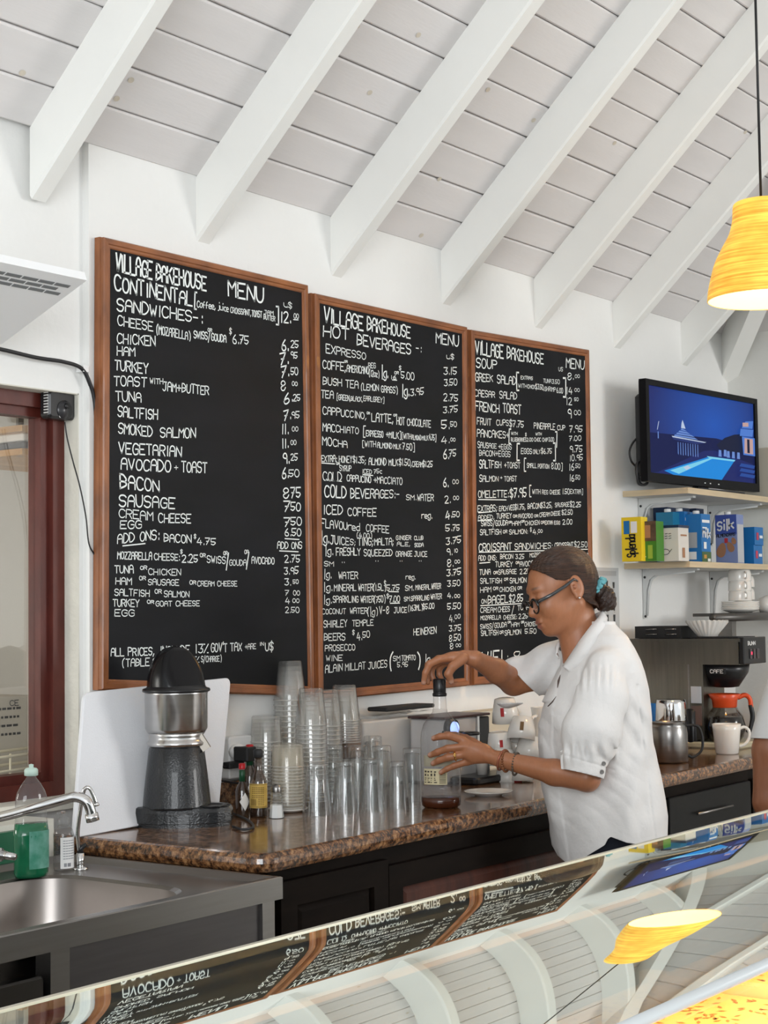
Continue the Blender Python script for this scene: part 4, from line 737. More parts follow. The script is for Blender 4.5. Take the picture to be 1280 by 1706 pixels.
# ---- sauce bottles and salt
def bottle(px, py, prof, name, lab, m, n=24, group=None):
    b, k = ground(px, py); t = thing(name, b, lab, 'bottle', group); g = G(); g.lathe([(r*k, z*k) for r, z in prof], n); g.build('glass', m, t); return t, k
brown_gl = clear('smoky_glass', (.62, .55, .48), 1.5, .04, .08, .9, .25, (.10, .06, .04))
red_m = mat('red_cap', (.45, .01, .015), .3); green_m = mat('green_foil', (.01, .07, .03), .35)
for px, py, kk, lab in ((404, 1360, 1.0, 'small hot sauce bottle with a red cap and green neck, left of the yellow-labelled bottle'), (417, 1342, 1.15, 'hot sauce bottle with a red cap half hidden behind the yellow-labelled bottle')):
    t, k = bottle(px, py, [(q[0]*kk, q[1]*kk) for q in [(.01, 0), (11, .5), (11.5, 3), (11.5, 42), (9, 50), (5, 56), (4.5, 60), (4.5, 76), (.01, 76)]], 'hot_sauce_bottle', lab, brown_gl); k *= kk
    g = G(); g.lathe([(5.2*k, 58*k), (5.2*k, 76*k), (4.4*k, 76.5*k)], 18); g.build('neck_foil', green_m, t)
    g = G(); g.lathe([(5.4*k, 78*k), (5.6*k, 79*k), (5.6*k, 87*k), (4*k, 88*k), (.001, 88*k)], 18); g.build('cap', red_m, t)
    g = G(); ang = math.atan2(-CF[1], -CF[0])+.5; v = []
    for i in range(7):
        a = ang+(-.8+1.6*i/6); hgt = 15*(1-abs(i-3)/3); 
        for z in (25-hgt, 25+hgt): v.append((11.8*k*math.cos(a), 11.8*k*math.sin(a), z*k))
    g.add(v, [(2*i, 2*i+2, 2*i+3, 2*i+1) for i in range(6)], 0, True); g.build('diamond_label', paper_m, t)
t, k = bottle(431, 1361, [(.01, 0), (14, .5), (14.5, 3), (14.5, 58), (12, 66), (7, 76), (6.5, 80), (6, 100), (.01, 100)], 'bitters_bottle', 'dark bottle with a yellow label and a black cap beside the salt shaker', brown_gl)
g = G(); g.lathe([(.01, 1*k), (13.6*k, 1*k), (13.6*k, 16*k), (.01, 16.2*k)], 20); g.build('sauce', mat('dark_sauce', (.012, .005, .003), .2), t)
g = G(); g.lathe([(6.2*k, 98*k), (8*k, 99*k), (8.2*k, 110*k), (6*k, 112*k), (.001, 112*k)], 20); g.build('cap', blackm_m, t)
def wrap(k, r, z0, z1, a0, a1, n=10): 
    v = []
    for i in range(n+1):
        a = a0+(a1-a0)*i/n
        for z in (z0, z1): v.append((r*k*math.cos(a), r*k*math.sin(a), z*k))
    return v, [(2*i, 2*i+2, 2*i+3, 2*i+1) for i in range(n)]
ang = math.atan2(-CF[1], -CF[0])
g = G(); v, f = wrap(k, 14.9, 16, 56, ang-1.5, ang+1.5, 16); g.add(v, f, 0, True); lb = g.build('label', mat('yellow_label', (.60, .40, .09), .6, noise_s=60, noise_a=.2), t)
g = G()
for z in (17.5, 54): v, f = wrap(k, 15.05, z, z+.9, ang-1.3, ang+1.3, 12); g.add(v, f)
for j, z in enumerate((49, 46, 43, 40, 36, 33, 30, 27, 24, 21)):
    for q in range(6 if j < 6 else 3):
        a0 = ang+.75-.25*q; v, f = wrap(k, 15.1, z, z+1.1, a0-.2, a0, 3); g.add(v, f)
for q in range(8):
    a0 = ang-.2-.09*q; v, f = wrap(k, 15.1, 20, 31, a0-.05, a0, 1); g.add(v, f)
g.build('print', mat('brown_ink', (.16, .09, .02), .7), lb)
b, k = ground(461, 1363); t = thing('salt_shaker', b, 'small glass salt shaker with a steel lid in front of the plastic cups', 'shaker')
g = G(); g.lathe([(.01, 0), (13*k, 0), (12.6*k, 4*k), (9*k, 40*k), (7.5*k, 44*k)], 8, sm=False); g.build('jar', glass_m, t)
g = G(); g.lathe([(.01, 1*k), (11.8*k, 1*k), (10.4*k, 22*k), (.01, 22*k)], 8, sm=False); g.build('salt', mat('salt', (.85, .84, .82), .9), t)
g = G(); g.lathe([(8.3*k, 43*k), (8.6*k, 44*k), (8.6*k, 50*k), (7.5*k, 53*k), (3*k, 56*k), (.001, 56*k)], 20); g.build('lid', steel_m, t)
# ---- plastic cups: nested, mouth down
def cup_mesh(R, r, h, wall=.0008, name='plastic_cup'):
    g = G(); g.lathe([(R, .0035), (r+.001, h-.004), (r-.002, h-.0002), (r-.006, h), (.0005, h-.0015)], 28, cap=False)
    g.lathe([(R-.0004, .0036), (R+.0020, .0032), (R+.0026, .0014), (R+.0018, 0), (R-.0004, .0002)], 28, cap=False, mi=1); return g
rim_m = clear('plastic_rim', (.93, .93, .92), 1.45, .05, .10, 1.0, .30, (.95, .93, .88))
ORD = ['topmost', 'second', 'third', 'fourth', 'fifth', 'sixth', 'seventh', 'eighth', 'ninth', 'tenth', 'eleventh', 'twelfth', 'thirteenth', 'fourteenth', 'fifteenth', 'sixteenth', 'seventeenth', 'eighteenth', 'nineteenth', 'twentieth', 'lowest']
def stack(px, py, R, r, h, n, step, label, group, m=cup_m, z0=0., up=False, tilt=0):
    b, k = ground(px, py); first = None
    for i in range(n):
        z = z0*k+i*step*k
        if first is None:
            g = cup_mesh(R*k, r*k, h*k); o = g.build('plastic_cup', [m, rim_m])
            if up:
                for vtx in o.data.vertices: vtx.co.z = h*k-vtx.co.z
            first = o
        else: o = first.copy(); COL.objects.link(o)
        o.location = (b[0], b[1], ZC+z+.0005); o.rotation_euler = (random.uniform(-.006, .006)+tilt, random.uniform(-.006, .006), random.uniform(0, 6))
        q = n-1-i; o['label'] = (label.replace('*', 'topmost') if q == 0 else label.replace('*', ORD[q])+' from the top'); o['category'] = 'cup'; o['group'] = group
stack(485, 1328, 27, 19, 66, 19, 8.8, '* clear plastic cup in the tallest stack', 'cups of the tallest clear stack', z0=2)
stack(520, 1343, 27, 19.5, 62, 18, 7.4, '* clear plastic cup in the left of three equal stacks', 'cups of the near left clear stack', z0=8)
stack(547, 1325, 25, 18, 62, 16, 7.4, '* clear plastic cup in the middle of three equal stacks', 'cups of the middle clear stack', z0=3)
stack(576, 1318, 26, 19, 60, 10, 4.0, '* clear plastic cup in the stack above the drinking glasses', 'cups of the right clear stack', z0=80.5)
stack(445, 1335, 27, 24, 44, 16, 6.4, '* wide clear cup in the low stack behind the bottles', 'cloudy cups behind the bottles', z0=2)
# wide cups on a plate
b, k = ground(480, 1352)
t = thing('small_plate', b, 'small white plate under the stack of cloudy cups', 'plate'); g = G(); g.lathe([(.001, 0), (22*k, 0), (32*k, 4*k), (34*k, 6.5*k), (31*k, 6.5*k), (20*k, 3*k), (.001, 3*k)], 32); g.build('dish', ceram_m, t)
stack(480, 1352, 28, 25.5, 38, 14, 5.2, '* cloudy cup of the stack on the small plate', 'cloudy cups on the small plate', m=cup2_m, z0=6.5)
# ---- drinking glasses, upside down
def glass(px, py, R, r, h, lab, z0=0, group='upturned drinking glasses'):
    b, k = ground(px, py); g = G(); w_ = 2.0
    g.lathe([(R*k, 0), (R*k, .6*k), ((R*.35+r*.65)*k, h*.6*k), (r*k, (h-4)*k), (r*k, h*k), ((r-2)*k, (h+1.2)*k), (.0005, (h+.6)*k)], 28, cap=False)
    g.lathe([((R-1.4)*k, 0), ((R*.35+r*.65-w_)*k, h*.6*k), ((r-w_)*k, (h-10)*k), ((r-4)*k, (h-8)*k), (.0005, (h-8)*k)], 28, cap=False)
    o = g.build('drinking_glass', glass_m); o.location = (b[0], b[1], ZC+z0*k+.0005); tag(o, lab, 'glass', group)
GL3 = ((529, 1357, 25.5, 18, 83, 'upturned tall glass at the near left end of the glasses, beside the small plate'), (576, 1354, 23, 17, 84, 'second upturned tall glass from the left in the front row'), (620, 1350, 22.5, 17, 84, 'third upturned tall glass from the left in the front row'), (664, 1346, 20.5, 14.5, 76, 'short upturned glass at the right end of the front row'), (688, 1336, 18, 15.5, 88, 'tall upturned glass right behind the short one, next to the whiskey bottle'),
 (556, 1335, 21, 16, 92, 'upturned glass in the second row behind the first two glasses'), (598, 1332, 21, 16, 88, 'upturned glass in the second row behind the second and third glasses'), (637, 1330, 20, 16, 86, 'upturned glass in the second row behind the short glass'))
for a in GL3: glass(*a)
glass(576, 1318, 20, 15, 78, 'upturned glass in the back row below the right clear stack'); glass(622, 1314, 20, 15, 86, 'upturned glass in the back row in front of the wrapped white box')
# ---- white box wrapped in plastic with a flat black thing on it
a = ony(606, 1203, -.10); e = ony(742, 1300, -.10)
t = thing('wrapped_box', (a[0], -.10, ZC), 'white carton loosely wrapped in clear film behind the glasses', 'box')
W_, H_ = e[0]-a[0], a[2]-ZC; g = G(); g.rbox((0, 0, 0), (W_, .072, H_), .01); g.build('carton', mat('white_carton', (.70, .68, .65), .5), t)
g = G(); nx, nz = 26, 12; v = []
for j in range(nz+1):
    for i in range(nx+1):
        x = -.04+(W_+.05)*i/nx; z = .002+(H_+.012)*j/nz; v.append((x, -.006-.006*noise.noise(Vector((x*18, z*18, 1))), z))
g.add(v, [(j*(nx+1)+i, j*(nx+1)+i+1, (j+1)*(nx+1)+i+1, (j+1)*(nx+1)+i) for j in range(nz) for i in range(nx)], 0, True)
v = []
for j in range(5):
    for i in range(nx+1): x = -.04+(W_+.05)*i/nx; v.append((x, -.004+.018*j, H_+.014+.006*noise.noise(Vector((x*22, j*.7, 3)))))
g.add(v, [(j*(nx+1)+i, j*(nx+1)+i+1, (j+1)*(nx+1)+i+1, (j+1)*(nx+1)+i) for j in range(4) for i in range(nx)], 0, True)
g.build('film', clear('film', (.97, .97, .97), 1.4, .1, .05, .7, .10, (.9, .88, .85)), t)
a = ony(648, 1196, -.10); e = ony(728, 1198, -.10); g = G(); g.rbox((a[0], -.095, ZC+H_+.022), (e[0], -.02, ZC+H_+.034), .006); tag(g.build('dark_tray', blackm_m), 'thin dark tray lying on the wrapped white carton', 'tray')
a = ony(582, 1206, -.12); e = ony(606, 1245, -.12); g = G(); g.rbox((a[0], -.12, e[2]-.03), (e[0]-.004, -.02, a[2]), .012); o = g.build('paper_bag', mat('brown_film_bag', (.36, .25, .19), .35, noise_s=30, noise_a=.4)); tag(o, 'crumpled brown pouch standing left of the wrapped carton', 'bag')
g = G(); g.box((a[0]+.01, -.11, ZC), (e[0]-.012, -.03, e[2]-.03)); tag(g.build('small_carton', paper_m), 'pale small carton under the brown pouch', 'box')
# ---- big bottle the woman holds
b, k = ground(735.5, 1345, ZC); BOT = b; BK = k
t = thing('syrup_bottle', b, 'big clear bottle with a black cap and a little brown liquid, held by the woman', 'bottle')
pr = [(32.9, 16), (33.5, 30), (33.5, 112), (32.5, 124), (28, 138), (20, 150), (12.5, 158), (11.5, 165), (10.5, 190), (9.5, 197), (.01, 197)]
g = G(); g.lathe([(r*k, z*k) for r, z in pr], 40, sy=.8, M=Matrix.Rotation(math.atan2(CR[1], CR[0]), 4, 'Z')); g.build('bottle', pet_m, t)
g = G(); g.lathe([(.01, 2*k), (27*k, 0), (32*k, 4*k), (33*k, 10*k), (33.3*k, 17*k), (32.4*k, 17.4*k), (.01, 17.4*k)], 40, sy=.8, M=Matrix.Rotation(math.atan2(CR[1], CR[0]), 4, 'Z')); g.build('liquid', mat('amber_liquid', (.06, .016, .006), .15), t)
g = G(); g.lathe([(11*k, 184*k), (12*k, 185*k), (12*k, 189*k), (10.4*k, 190*k), (10.8*k, 191*k), (10.8*k, 212*k), (9.5*k, 213.5*k), (.001, 213.5*k)], 28); g.build('cap', black_m, t)
def flatwrap(k, r, sy, z0, z1, a0, a1, n=10, off=0.): 
    v = []; rz = math.atan2(CR[1], CR[0])
    for i in range(n+1):
        a = a0+(a1-a0)*i/n; x = (r*k+off)*math.cos(a); y = (r*sy*k+off)*math.sin(a)
        X = x*math.cos(rz)-y*math.sin(rz); Y = x*math.sin(rz)+y*math.cos(rz)
        for z in (z0, z1): v.append((X, Y, z*k))
    return v, [(2*i, 2*i+2, 2*i+3, 2*i+1) for i in range(n)]
fr = -math.pi/2
g = G(); v, f = flatwrap(k, 33.7, .8, 40, 66, fr-.98, fr+.28, 12, .0005); g.add(v, f, 0, True); lb = g.build('label', mat('cream_label', (.66, .58, .36), .6, noise_s=40, noise_a=.15), t)
g = G(); v, f = flatwrap(k, 33.7, .8, 70, 88, fr-.98, fr+.6, 12, .0005); g.add(v, f, 0, True); g.build('neck_label', mat('faded_label', (.42, .38, .28), .6, noise_s=30, noise_a=.35), t)
g = G()
for z, h in ((60, 3.5), (54, 5.5), (50, 1.5), (47, 1.5), (43, 2)):
    for q in range(4):
        a0 = fr-.9+.18*q; v, f = flatwrap(k, 33.8, .8, z, z+h*random.uniform(.5, 1), a0, a0+random.uniform(.06, .15), 2, .0012); g.add(v, f)
for q in range(8): v, f = flatwrap(k, 33.8, .8, 42+2.2*q, 43+2.2*q, fr-.1, fr+.22, 3, .0012); g.add(v, f)
g.build('print', mat('black_ink', (.05, .04, .03), .7), lb)
# ---- saucer
b, k = ground(814, 1325); g = G(); g.lathe([(.001, 0), (22*k, 0), (24*k, 2*k), (39*k, 6*k), (41*k, 8*k), (38*k, 8*k), (23*k, 4*k), (.001, 4*k)], 36); o = g.build('saucer', ceram_m); o.location = tuple(b); tag(o, 'white saucer lying on the granite in front of the coffee machine', 'saucer')
# ---- capsule coffee machine
a = ony(742, 1196, -.245); e = ony(817, 1300, -.245); X0, X1 = a[0], e[0]; Z1 = a[2]-.004
t = thing('capsule_machine', (X0, -.245, ZC), 'white and black capsule coffee machine with a blue light behind the big bottle', 'coffee machine')
W_ = X1-X0; H_ = Z1-ZC
g = G(); g.rbox((0, 0, .0), (W_*.72, .13, H_), .012); g.build('body', mat('silver_grey_plastic', (.50, .48, .47), .3), t)
g = G(); g.rbox((W_*.74, -.002, .0), (W_, .13, H_-.004), .006); g.build('black_side', black_m, t)
g = G(); g.box((W_*.70, -.004, .0), (W_*.745, .13, H_-.001)); g.build('chrome_strip', chrome_m, t)
g = G(); g.rbox((-.01, -.004, H_-.001), (W_+.004, .13, H_+.006), .006); g.build('lid', mat('dark_red_trim', (.05, .02, .02), .3), t)
g = G(); g.rbox((W_*.05, -.10, .0), (W_*1.25, .0, .022), .015); g.build('drip_tray', black_m, t)
P = at(748, 1213, dep((X0, -.29, 1.1)))-np.array(t.location)
g = G(); g.lathe([(.001, 0), (.028, 0), (.03, .012), (.026, .02)], 24, M=Matrix.Translation(tuple(P))@Matrix.Rotation(R_(90), 4, 'X')@Matrix.Rotation(R_(0), 4, 'Y')); g.build('spout_head', black_m, t)
g = G(); g.lathe([(.001, 0), (.020, 0), (.018, .006), (.001, .008)], 20, M=Matrix.Translation((P[0]-.004, P[1]-.021, P[2]))@Matrix.Rotation(R_(90), 4, 'X')); g.build('blue_lamp', mat('blue_light', (.2, .3, .9), .3, emit=(.35, .5, 1.0), es=1.6), t)
P = at(785, 1222, dep((X0, -.31, 1.05)))-np.array(t.location)
g = G()
for i in range(24):
    pass
g.tube([(P[0]+.022*math.cos(a), P[1]+.022*math.sin(a), P[2]) for a in np.linspace(0, 2*math.pi, 25)], .0045, 8, caps=False); g.tube([(P[0]-.005, P[1]+.022, P[2]), (P[0]-.01, .01, P[2])], .006); g.build('cup_ring', black_m, t)
g = G(); g.lathe([(.001, 0), (.014, 0), (.020, .05), (.022, .062), (.020, .062), (.001, .008)], 24); o = g.build('espresso_cup', ceram_m); o.location = (X0+W_*.45, -.30, ZC+.0225); tag(o, 'white cup on the drip tray of the capsule machine', 'cup')
# ---- pile of cups
logo_r = mat('red_logo', (.45, .03, .03), .4); logo_b = mat('brown_logo', (.16, .08, .02), .4)
def mug(px, py, dpt, R, r, h, rot, lab, logo=None, lz=.55, la=-.3, name='coffee_cup', handle=None, grp='white cups piled beside the capsule machine'):
    """cup standing/lying at a measured spot; rot is an Euler for its axis (mouth up when 0)"""
    P = at(px, py, dpt); k = dpt/FPX*1.12
    t = thing(name, P, lab, 'cup', grp); t.rotation_euler = rot
    g = G(); R, r, h = R*k, r*k, h*k
    g.lathe([(.0005, -h/2), (r*.75, -h/2), (r, -h/2+.002), (R*.93, h*.05), (R, h/2), (R-.003, h/2), (R*.93-.003, h*.05), (r-.003, -h/2+.006), (.0005, -h/2+.006)], 28, cap=False); g.build('cup', ceram_m, t)
    a0 = handle if handle is not None else -.35; g = G(); c, s = math.cos(a0), math.sin(a0)
    g.tube([(c*(R*.9+q*.9*R), s*(R*.9+q*.9*R), z*h) for q, z in ((0, .28), (.25, .33), (.5, .2), (.5, -.05), (.3, -.2), (-.05, -.22))], .0032, 8); g.build('handle', ceram_m, t)
    if logo:
        g = G(); ang = -math.atan2(-CF[1], -CF[0])+la; v = []
        for i in range(5):
            a = ang-.13+.065*i
            for z in (lz-.20, lz+.20): rr = R*.93+.0012+(.07*R)*max(0, z); v.append((rr*math.cos(a), rr*math.sin(a), z*h*.9))
        g.add(v, [(2*i, 2*i+2, 2*i+3, 2*i+1) for i in range(4)]); g.build('logo', logo, t)
    return t
D0 = dep(onz(850, 1300, ZC))
pi = math.pi
# upturned (mouth down): rot x = pi
mug(842, 1183, D0+.02, 21, 15, 36, (pi, -.12, 0), 'white espresso cup with a narrow red mark, top left of the cup pile', logo_r, .0, .3)
mug(870, 1214, D0-.05, 22, 15, 36, (pi, .28, .2), 'white cup with a brown mark leaning at the top right of the cup pile', logo_b, .0, .3)
mug(832, 1236, D0-.04, 19, 15, 30, (pi, -.1, 0), 'white cup with a small red square, middle left of the cup pile', logo_r, .0, -.1)
mug(838, 1262, D0-.06, 19, 15, 26, (pi, .1, 0), 'white cup with a grey-brown mark, bottom left of the cup pile', logo_b, .1, .2)
mug(883, 1246, D0-.05, 22, 16, 34, (pi, .2, 0), 'plain white cup at the right of the cup pile above the bracelets', None)
mug(861, 1240, D0+.03, 18, 14, 30, (pi, 0, 0), 'plain white cup in the middle of the cup pile behind the others', None)
mug(868, 1282, D0-.03, 19, 15, 30, (pi, 0, 0), 'plain white cup at the bottom right of the cup pile', None)
mug(846, 1291, D0-.02, 19, 15, 28, (pi, 0, .4), 'plain white cup at the bottom of the cup pile next to the drip tray', None)
a, e = ony(800, 1186, -.10), ony(832, 1290, -.10)
g = G(); g.box((a[0], -.10, ZC), (e[0]+.09, -.03, a[2])); tag(g.build('cardboard_box', mat('cream_card', (.62, .57, .45), .8)), 'cream cardboard box behind the pile of cups', 'box')
P = onz(905, 1295, ZC); P[1] = -.10; P[0] = ony(905, 1230, -.10)[0]; zt = ony(905, 1178, -.10)[2]-ZC
t = thing('white_jug', P, 'tall white jug behind the cups beside the woman', 'jug')
g = G(); g.lathe([(.001, 0), (.045, 0), (.05, .02), (.048, zt*.6), (.036, zt*.85), (.04, zt), (.037, zt), (.033, zt*.85), (.001, zt*.8)], 28); g.build('body', ceram_m, t)
g = G(); g.tube(smoothpath([(-.04, 0, zt*.85), (-.07, 0, zt*.8), (-.075, 0, zt*.55), (-.047, 0, zt*.4)]), .006); g.build('handle', ceram_m, t)
P = onz(860, 1302, ZC); g = G(); g.lathe([(.001, 0), (.018, 0), (.019, .03), (.014, .038), (.001, .038)], 20); o = g.build('red_jar', mat('red_glaze', (.35, .03, .03), .2)); o.location = tuple(P); tag(o, 'small red jar on the granite below the bracelets', 'jar')
P = onz(876, 1299, ZC); g = G(); g.lathe([(.012, .0), (.016, .03), (.0145, .03), (.0105, .003), (.001, .002)], 20); o = g.build('shot_glass', glass_m); o.location = tuple(P); tag(o, 'tiny clear glass beside the small red jar', 'glass')
# ---- steel pots
def pot(px, py, R, h, name, lab, m=None):
    b, k = ground(px, py); t = thing(name, b, lab, 'pot'); g = G()
    g.lathe([(.001, 0), ((R-3)*k, 0), (R*k, 3*k), (R*k, h*.72*k), ((R-2)*k, h*.9*k), ((R-5)*k, h*k), ((R-3)*k, (h+1)*k), ((R-6.5)*k, (h+1)*k), ((R-4)*k, (h-8)*k), ((R-3)*k, 5*k), (.001, 5*k)], 36); g.build('body', m or steel_m, t); return t, k
t, k = pot(1115, 1270, 32, 66, 'milk_jug', 'shiny steel milk jug on the granite to the right of the woman')
g = G(); c, s = CR[0], CR[1]; g.tube(smoothpath([(c*q*k, s*q*k, z*k) for q, z in ((28, 60), (42, 61), (52, 56), (57, 36), (54, 18), (40, 8), (31, 12))], 6), 2.2*k, 8); g.build('handle', blackm_m, t)
b, k = ground(1120, 1250); zt = 0
t = thing('coffee_canister', b, 'steel canister with a black band standing behind the milk jug', 'canister')
g = G(); g.lathe([(.001, 0), (25*k, 0), (26*k, 3*k), (26*k, 48*k)], 32); g.build('base', blackm_m, t)
g = G(); g.lathe([(26*k, 48*k), (26.5*k, 50*k), (25*k, 78*k), (24*k, 84*k), (22*k, 85*k), (.001, 85*k)], 32); g.build('top', chrome_m, t)
b, k = ground(1156, 1245); t = thing('press_pot', b, 'dark coffee press standing to the right behind the milk jug', 'coffee press')
g = G(); g.lathe([(.001, 0), (11*k, 0), (12*k, 3*k), (12*k, 60*k), (9*k, 64*k), (.001, 66*k)], 24); g.build('body', black_m, t)
g = G(); g.lathe([(.001, 64*k), (3*k, 66*k), (3*k, 72*k), (7*k, 76*k), (.001, 80*k)], 16); g.build('knob', mat('brown_knob', (.12, .05, .03), .4), t)
b, k = ground(1090, 1244); g = G(); g.rbox((-9*k, -9*k, 0), (9*k, 9*k, 72*k), 3*k); o = g.build('blue_packet', mat('bright_blue', (.02, .18, .55), .4)); o.location = tuple(b); tag(o, 'bright blue packet between the woman and the steel canister', 'packet')
# ---- white mug
b, k = ground(1212, 1256); t = thing('white_mug', b, 'tapered white mug standing at the edge of the granite by the coffee brewer', 'mug')
g = G(); g.lathe([(.001, 0), (17*k, 0), (19*k, 2*k), (23*k, 40*k), (24*k, 50*k), (22.4*k, 50*k), (21*k, 38*k), (17*k, 5*k), (.001, 5*k)], 32); g.build('cup', ceram_m, t)
g = G(); g.tube(smoothpath([(c*q*k, s*q*k, z*k) for q, z in ((22, 42), (30, 44), (37, 38), (37, 26), (30, 16), (20, 12))], 6), 2.6*k, 10); g.build('handle', ceram_m, t)
# ================================================================ brewer, shelves, television
XB = 5.47
P0 = onx(1050, 1067, XB); P1 = onx(1230, 1064, XB); yb, yf = P0[1], P1[1]; zt = P1[2]; zb = onx(1147, 1107, XB)[2]
dk_st = mat('dark_brushed_steel', (.22, .21, .18), .33, .9, noise_s=4, noise_a=.2, stretch=(20, 20, 1))
t = thing('coffee_brewer', (XB, yf, ZC), 'large stainless steel coffee brewer with a black brew funnel at the right', 'coffee maker')
Wd = .20; D = yb-yf if yb > yf else .45
D = min(D, -yf-.01)
g = G(); g.box((0, 0, zb-ZC), (Wd, D, zt-ZC)); g.box((-.004, -.006, zt-ZC-.012), (Wd+.004, D, zt-ZC)); g.build('tank_housing', dk_st, t)
yc = onx(1147, 1180, XB)[1]-yf
g = G(); g.box((.004, yc, .03), (Wd-.004, D, zb-ZC)); g.build('column', dk_st, t)
g = G(); g.box((.002, yc-.006, .03), (.012, yc, zb-ZC)); g.build('corner_strip', steel_m, t)
g = G(); g.rbox((-.01, .0, .0), (Wd+.01, D, .022), .01); g.build('base', mat('beige_base', (.52, .47, .33), .5), t)
g = G(); g.rbox((.004, -.02, zb-ZC+.002), (Wd-.004, .0, zt-ZC+.004), .004); cp = g.build('control_panel', black_m, t)
g = G(); write(g, 'BUNN', (.035, -.0215, zt-ZC-.024), (.10, -.0215, zt-ZC-.024), (0, 0, .013), wd=.26, jit=0); g.build('lettering', white_m, cp)
g = G()
for q in range(3): g.rbox((.05+.03*q, -.024, zb-ZC+.02), (.068+.03*q, -.02, zb-ZC+.055), .002)
g.build('switch', mat('switch_grey', (.06, .05, .055), .3), cp)
g = G(); g.box((.056, -.0255, zb-ZC+.035), (.064, -.024, zb-ZC+.045)); g.build('red_light', mat('red_lamp', (.5, .02, .05), .3, emit=(1, .05, .12), es=1.2), cp)
yq = (onx(1208, 1120, XB+.09)[1]-yf)
g = G(); fc = (Wd*.5, .10, 0)
g.lathe([(.03, zb-ZC-.085), (.05, zb-ZC-.082), (.085, zb-ZC-.03), (.09, zb-ZC), (.001, zb-ZC)], 32, c=fc); g.build('brew_funnel', black_m, t)
g = G(); write(g, 'CAFE', (.003, fc[1]+.012, zb-ZC-.030), (.003, fc[1]-.038, zb-ZC-.030), (0, 0, .012), wd=.16, jit=.3)
g2 = G(); g2.box((.0045, fc[1]-.042, zb-ZC-.034), (.02, fc[1]+.016, zb-ZC-.014)); g2.build('badge', black_m, t); g.build('badge_lettering', white_m, t)
g = G()
for (z0, z1, m_) in ((.16, .22, 0), (.08, .15, 1)):
    g.box((-.0, yc-.052, z0), (.003, yc-.012, z1), m_)
g.box((.003, yc-.06, .03), (.18, yc-.004, zb-ZC), 2)
g.build('notice', [mat('pale_notice', (.50, .53, .58), .6), mat('dark_notice', (.14, .09, .08), .6), dk_st], t)
for q in range(2):
    c = onx(1218, 1182, XB+.07) if q == 0 else None
    lo = (XB+.06, yf+.085, ZC+.0225) if q == 0 else (XB+.13, yf+.05, zt+.012)
    cr = thing('coffee_carafe', lo, 'glass coffee carafe with an orange collar under the brewer' if q == 0 else 'x', 'carafe') if q == 0 else None
    if q: break
    s_ = 1/ppm(lo)
    g = G(); g.lathe([(.001, 0), (24*s_, 0), (30*s_, 8*s_), (34*s_, 26*s_), (30*s_, 42*s_), (22*s_, 53*s_), (19*s_, 58*s_)], 32, cap=False); g.build('glass', clear('carafe_glass', (.6, .56, .52), 1.5, .03, .06, .9), cr)
    g = G(); g.lathe([(.001, 1*s_), (23*s_, 1*s_), (29*s_, 8*s_), (33*s_, 26*s_), (30*s_, 40*s_), (.001, 40*s_)], 32); g.build('coffee', mat('coffee', (.008, .004, .002), .1), cr)
    g = G(); g.lathe([(19*s_, 56*s_), (20*s_, 57*s_), (21*s_, 68*s_), (27*s_, 78*s_), (25*s_, 79*s_), (18*s_, 68*s_), (17*s_, 57*s_)], 32, cap=False)
    rc = math.atan2(CR[1], CR[0]); cc, ss = math.cos(rc), math.sin(rc)
    g.tube(smoothpath([(cc*u*s_, ss*u*s_, z*s_) for u, z in ((22, 72), (34, 76), (42, 70), (44, 56))]), [4*s_]*19, 8)
    g.build('collar', mat('orange_plastic', (.62, .07, .015), .3), cr)
    g = G(); g.tube(smoothpath([(cc*u*s_, ss*u*s_, z*s_) for u, z in ((43, 60), (46, 40), (42, 20), (36, 14))]), 4.2*s_, 8); g.build('handle', black_m, cr)
# warmers and control box on the brewer, and the filter stack
a = onx(1058, 1044, XB+.02); e = onx(1135, 1062, XB+.02)
t = thing('burner_box', (XB+.02, a[1], zt+.001), 'low black warmer box with chrome dials on top of the brewer', 'warmer')
yy0, yy1 = e[1]-a[1], 0; hh = a[2]-zt; g = G(); g.box((0, yy0, 0), (.16, 0, hh)); g.build('box', blackm_m, t)
for q in range(4):
    for z in ((.3, .72)[q % 2],):
        g = G(); y = yy0*(.25+.42*(q//2)); g.tube([(-.004, y, hh*z), (-.004, y+yy0*.22, hh*z+.002)], .0025, 6); g.lathe([(.001, 0), (.006, 0), (.004, .004)], 10, c=(-.004, y+yy0*.22, hh*z)); g.build('dial', steel_m, t)
a = onx(1136, 1044, XB+.02); e = onx(1150, 1062, XB+.02); g = G(); g.box((XB+.02, yf+.01, zt+.001), (XB+.17, e[1], zt+.006)); tag(g.build('warmer_plate', blackm_m), 'flat black warming plate on top of the brewer under the paper filters', 'plate')
C0 = onx(1179, 1062, XB+.08); s_ = 1/ppm(C0)
t = thing('coffee_filters', (XB+.08, C0[1], zt+.0065), 'stack of fluted white paper coffee filters on top of the brewer', 'coffee filters', 'nested paper filters')
for q in range(3):
    g = G(); v = []; n = 96; rr = [(15, 0), (16, .5), (22, 8), (29, 17), (34, 24)]
    for r, z in rr:
        for i in range(n):
            a = 2*pi*i/n; w_ = 1+.055*(r-14)/20*math.cos(a*24+q*.3); v.append((r*w_*s_*math.cos(a), r*w_*s_*math.sin(a), (z+q*1.3)*s_+(.0012*math.sin(a*24) if r > 30 else 0)))
    f = [(j*n+i, j*n+(i+1) % n, (j+1)*n+(i+1) % n, (j+1)*n+i) for j in range(4) for i in range(n)]+[tuple(range(n))[::-1]]
    g.add(v, f, 0, True); g.build('paper_filter', mat('filter_paper', (.80, .77, .72), .85), t)
